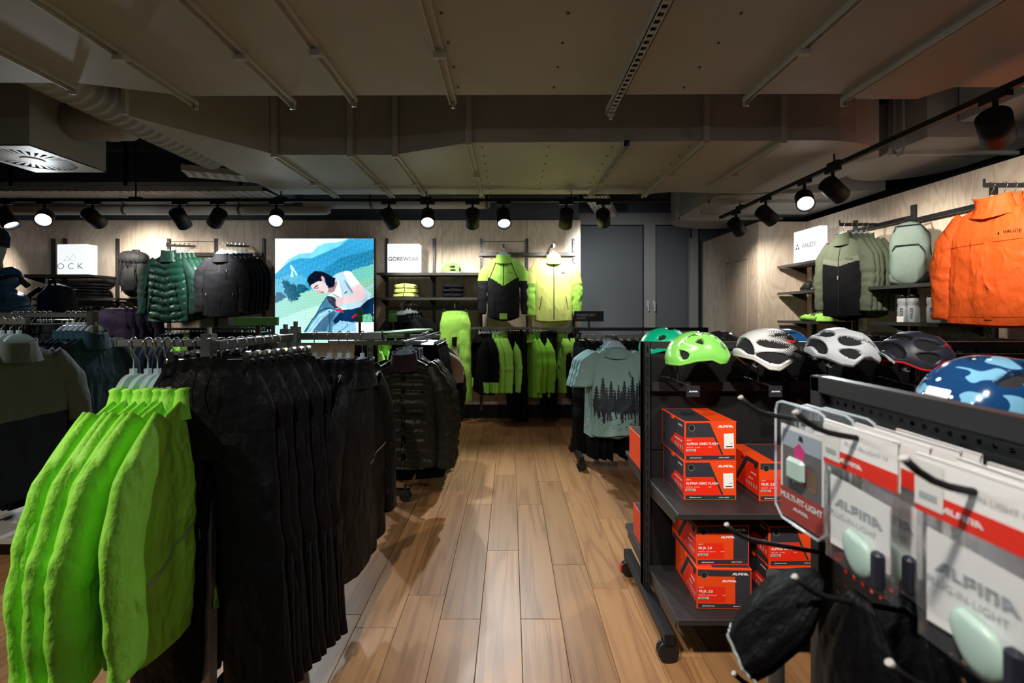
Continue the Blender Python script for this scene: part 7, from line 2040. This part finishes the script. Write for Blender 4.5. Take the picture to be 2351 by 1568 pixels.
for sx in (-1, 1):
    R = []
    for i in range(90):
        t = i / 89
        c = np.array([sx * (0.215 + 0.13 * t ** 0.7 - 0.03 * t), 0.02 - 0.05 * t, -0.11 - 0.56 * t])
        r = (0.10 - 0.03 * t) * (0.5 + 0.5 * min(1, t * 5 + .3)) * (1 + 0.15 * (abs(math.sin(PI * t * 9)) ** .6 - .4))
        R.append(np.stack([c[0] + r * np.cos(aa), c[1] + r * np.sin(aa), np.full(28, c[2]) - sx * 0.5 * max(0, 1 - 4 * t) * r * np.cos(aa)], 1))
    ob('sleeve', [loft(R, 'blue_down', cap0=True, cap1=True)], jk, smooth=True)
    ob('hand', [loft([np.stack([sx * .31 + .026 * k * np.cos(aa), -.035 + .038 * k * np.sin(aa), np.full(28, z)], 1) for z, k in ((-.66, .8), (-.70, 1), (-.75, .95), (-.80, .7), (-.83, .4))], 'skin_grey', cap0=True, cap1=True)], jk, smooth=True)
R = []
nzh = Noise(9, 7, (18, 18, 18))
for i in range(14):
    t = i / 13
    p = np.stack([(0.10 + 0.065 * math.sin(PI * t)) * np.cos(aa), 0.03 + (0.085 + .05 * math.sin(PI * t)) * np.sin(aa), np.full(28, 0.07 - 0.17 * t) + 0.03 * np.sin(aa)], 1)
    R.append(p + nzh(p)[:, None] * 0.012)
ob('hood', [loft(R, 'blue_down', cap1=True)], jk, smooth=True)
ob('trousers', [loft([mring(s * x, 0, z, r, r * 1.15) for z, x, r in ((.12, .11, .085), (.5, .11, .09), (.8, .10, .105), (1.0, .08, .12), (1.06, .06, .12))], 'navy_cloth') for s in (-1, 1)], mq, smooth=True)
ob('stand_plate', [cyl((0, 0.05, 0), 0.2, 0.012, 'dark_steel', 28)], mq)
mp_ = backpack('dark navy daypack with purple trim on the mannequin', (-3.66, 3.74, 1.58), -0.35 + PI, 0.30, 0.20, 0.52, 'pack_black', 'navy_cloth', 'purple_cloth', seed=12)
for sx in (-1, 1):
    ob('chest_strap', [tube([(sx * .12, .24, -.03), (sx * .13, .31, .04), (sx * .14, .47, .0), (sx * .15, .51, -.16), (sx * .17, .46, -.32), (sx * .2, .3, -.42)], 0.022, 'pack_black', 8)], mp_, smooth=True)

# folded clothes -----------------------------------------------------------------
def folded(lab, loc, w, d, h, m, group, seed=1, trim=None):
    g = thing('folded_top', lab, 'folded clothing', loc, 0, group)
    g.rotation_euler = (0, 0, jit(0.06))
    nz = Noise(seed, 8, (14, 14, 30)); k = 44
    a = np.arange(k) * 2 * PI / k
    R = []
    for i in range(12):
        t = i / 11
        s = (1 - abs(2 * t - 1) ** 5) ** 0.35 if 0 < t < 1 else 0.3
        s = max(s, 0.86)
        wav = 1 + 0.018 * math.sin(t * 14 + seed)
        p = np.stack([w / 2 * s * wav * np.sign(np.cos(a)) * np.abs(np.cos(a)) ** .35, d / 2 * s * wav * np.sign(np.sin(a)) * np.abs(np.sin(a)) ** .35, np.full(k, h * t)], 1)
        n_ = nz(p)
        p[:, 2] += n_ * h * 0.10 * (t > 0.02) * min(1, t * 2); p[:, 0] += n_ * 0.006; p[:, 1] += n_ * 0.005
        R.append(p)
    ob('folded_body', [loft(R, m, cap0=True, cap1=True)], g, smooth=True)
    ob('fold_collar', [tube([(-w * .2, -d * .35, h * .98), (0, -d * .47, h * 1.0), (w * .2, -d * .35, h * .98)], h * 0.18, m, 8)], g, smooth=True)
    if trim:
        ob('zip_line', [bar((0.0, -d * .53, h * .15), (0.0, -d * .5, h * 1.02), 0.008, 0.006, trim), bar((0.0, -d * .5, h * 1.06), (0.0, d * .2, h * 1.06), 0.008, 0.006, trim)], g)
    return g
fz = sz(683) + 0.001
for i in range(3):
    folded('folded neon yellow top, ' + ('lowest', 'middle', 'topmost')[i] + ' of its stack', (P(933, 0, 5.7).x, 5.70, fz + i * 0.055), 0.27, 0.26, 0.052, 'yellow_neon', 'folded neon yellow tops', 3 + i, 'zip_dark')
    folded('folded black top, ' + ('lowest', 'middle', 'topmost')[i] + ' of its stack', (P(1041, 0, 5.7).x, 5.70, fz + i * 0.055), 0.25, 0.26, 0.052, 'black_cloth', 'folded black tops', 13 + i)
fz = sz(684) + 0.001
for i in range(5):
    folded('folded dark clothing, ' + ('lowest', 'second', 'middle', 'fourth', 'topmost')[i] + ' in the stack beside the mannequin', (P(195, 0, 5.7).x, 5.70, fz + i * 0.036), 0.46, 0.30, 0.034, 'charcoal_cloth', 'folded dark clothes', 23 + i)

# corner shelf goods: shoe, crumpled garment, bottles -------------------------------
sh = thing('cycling_shoe', 'grey cycling shoe on the middle corner shelf', 'shoe', (3.60, 5.62, 1.611), 1.2)
sh.rotation_euler = (0, 0, 1.25)
R = []; a = np.arange(24) * 2 * PI / 24
for x, w_, z0, z1 in ((-.13, .012, .03, .075), (-.12, .032, .02, .115), (-.09, .038, .014, .12), (-.05, .038, .012, .115), (0.0, .042, .010, .10), (.05, .048, .010, .078), (.09, .048, .012, .062), (.125, .036, .016, .05), (.14, .012, .02, .04)):
    R.append(np.stack([np.full(24, x), w_ * np.cos(a), (z0 + z1) / 2 + (z1 - z0) / 2 * np.sin(a)], 1))
ob('upper', [loft(R, 'pack_charcoal', cap0=True, cap1=True)], sh, smooth=True)
ob('sole', [prism([(-.13, -.028), (-.05, -.034), (.05, -.046), (.12, -.036), (.142, 0), (.12, .036), (.05, .046), (-.05, .034), (-.13, .028)], 0.0, 0.022, 'rubber')], sh)
for i in range(4):
    ob('lace', [tube([(.0 + i * .022, -.03, .092 - i * .008), (.01 + i * .022, 0, .102 - i * .009), (.0 + i * .022, .03, .092 - i * .008)], 0.003, 'black_cloth', 5)], sh)
ob('ankle_opening', [lathe([(.026, .0), (.032, .006), (.026, .01)], 'black_cloth', 18)], sh, (-.085, 0, .112))
cr = thing('crumpled_garment', 'crumpled lime and grey garment on the lowest corner shelf', 'folded clothing', (3.63, 5.45, 1.252))
nz = Noise(31, 10, (24, 24, 30)); R = []
for i in range(16):
    t = i / 15
    r = math.cos(t * PI / 2) ** 0.5
    p = np.stack([.13 * r * np.cos(a), .20 * r * np.sin(a), np.full(24, .105 * t)], 1)
    n_ = nz(p); p += np.stack([n_ * .016, n_ * .02, n_ * .014 * (t > 0)], 1); p[:, 2] = np.maximum(p[:, 2], 0)
    R.append(p)
ob('cloth', [loft(R, 'lime_soft', cap0=True, cap1=True, mfn=lambda c: 'moss_pack' if abs(c[1] + .02) < .045 and c[0] < -.01 else 'lime_soft')], cr, smooth=True)
ob('sleeve_fold', [tube([(-.10, .14, .03), (-.13, .02, .045), (-.11, -.12, .03)], [.03, .036, .025], 'lime_soft', 12)], cr, smooth=True)
mat('bottle_clear', (0.80, 0.86, 0.88), 0.25, trans=0.55, ior=1.2, alpha=0.75)
bt = thing('water_bottle', 'x', 'bottle', (0, 0, 0), 0, 'clear water bottles on the right wall shelf')
ob('bottle_body', [lathe([(.034, 0), (.037, .004), (.037, .115), (.033, .125), (.033, .14), (.037, .15), (.037, .185), (.03, .195)], 'bottle_clear', 24)], bt, smooth=True)
ob('cap', [lathe([(.036, .192), (.036, .215), (.028, .224), (.014, .226), (.012, .245), (.008, .25)], 'h_black', 24)], bt, smooth=True)
o = link('lettering', text_mesh('VAUDE', 0.024, 'ink_dark', 0.0004), bt, (-0.0385, 0.0, 0.075)); o.rotation_euler = Matrix(((0, 0, -1), (0, 1, 0), (1, 0, 0))).to_euler()
ob('mark', [quad([(-0.0385, dy, 0.028 + dz) for dy, dz in ((-.006, 0), (.006, 0), (0, .012))], 'ink_dark')], bt)
for px, l in ((2074, 'clear water bottle with black cap and price card, left of the pair'), (2097, 'clear water bottle with black cap, right of the pair'), (2143, 'clear water bottle with black cap standing apart by the orange jacket')):
    y_ = ry(px, 3.56)
    b_ = place(bt, (3.56, y_, 1.266), 0.6, l)
    b_.scale = (1.2, 1.2, 1.12)
ob('price_card', [box(-0.001, 0.001, -0.025, 0.025, 0.0, 0.05, 'ink_white')], None, (3.502, ry(2066, 3.5), 1.267), 0.5, label='small white price card before the water bottles', cat='price card')

# ------------------------------------------------------------------ tidy up
for o in scene.objects:
    if '_used' in o: del o['_used']
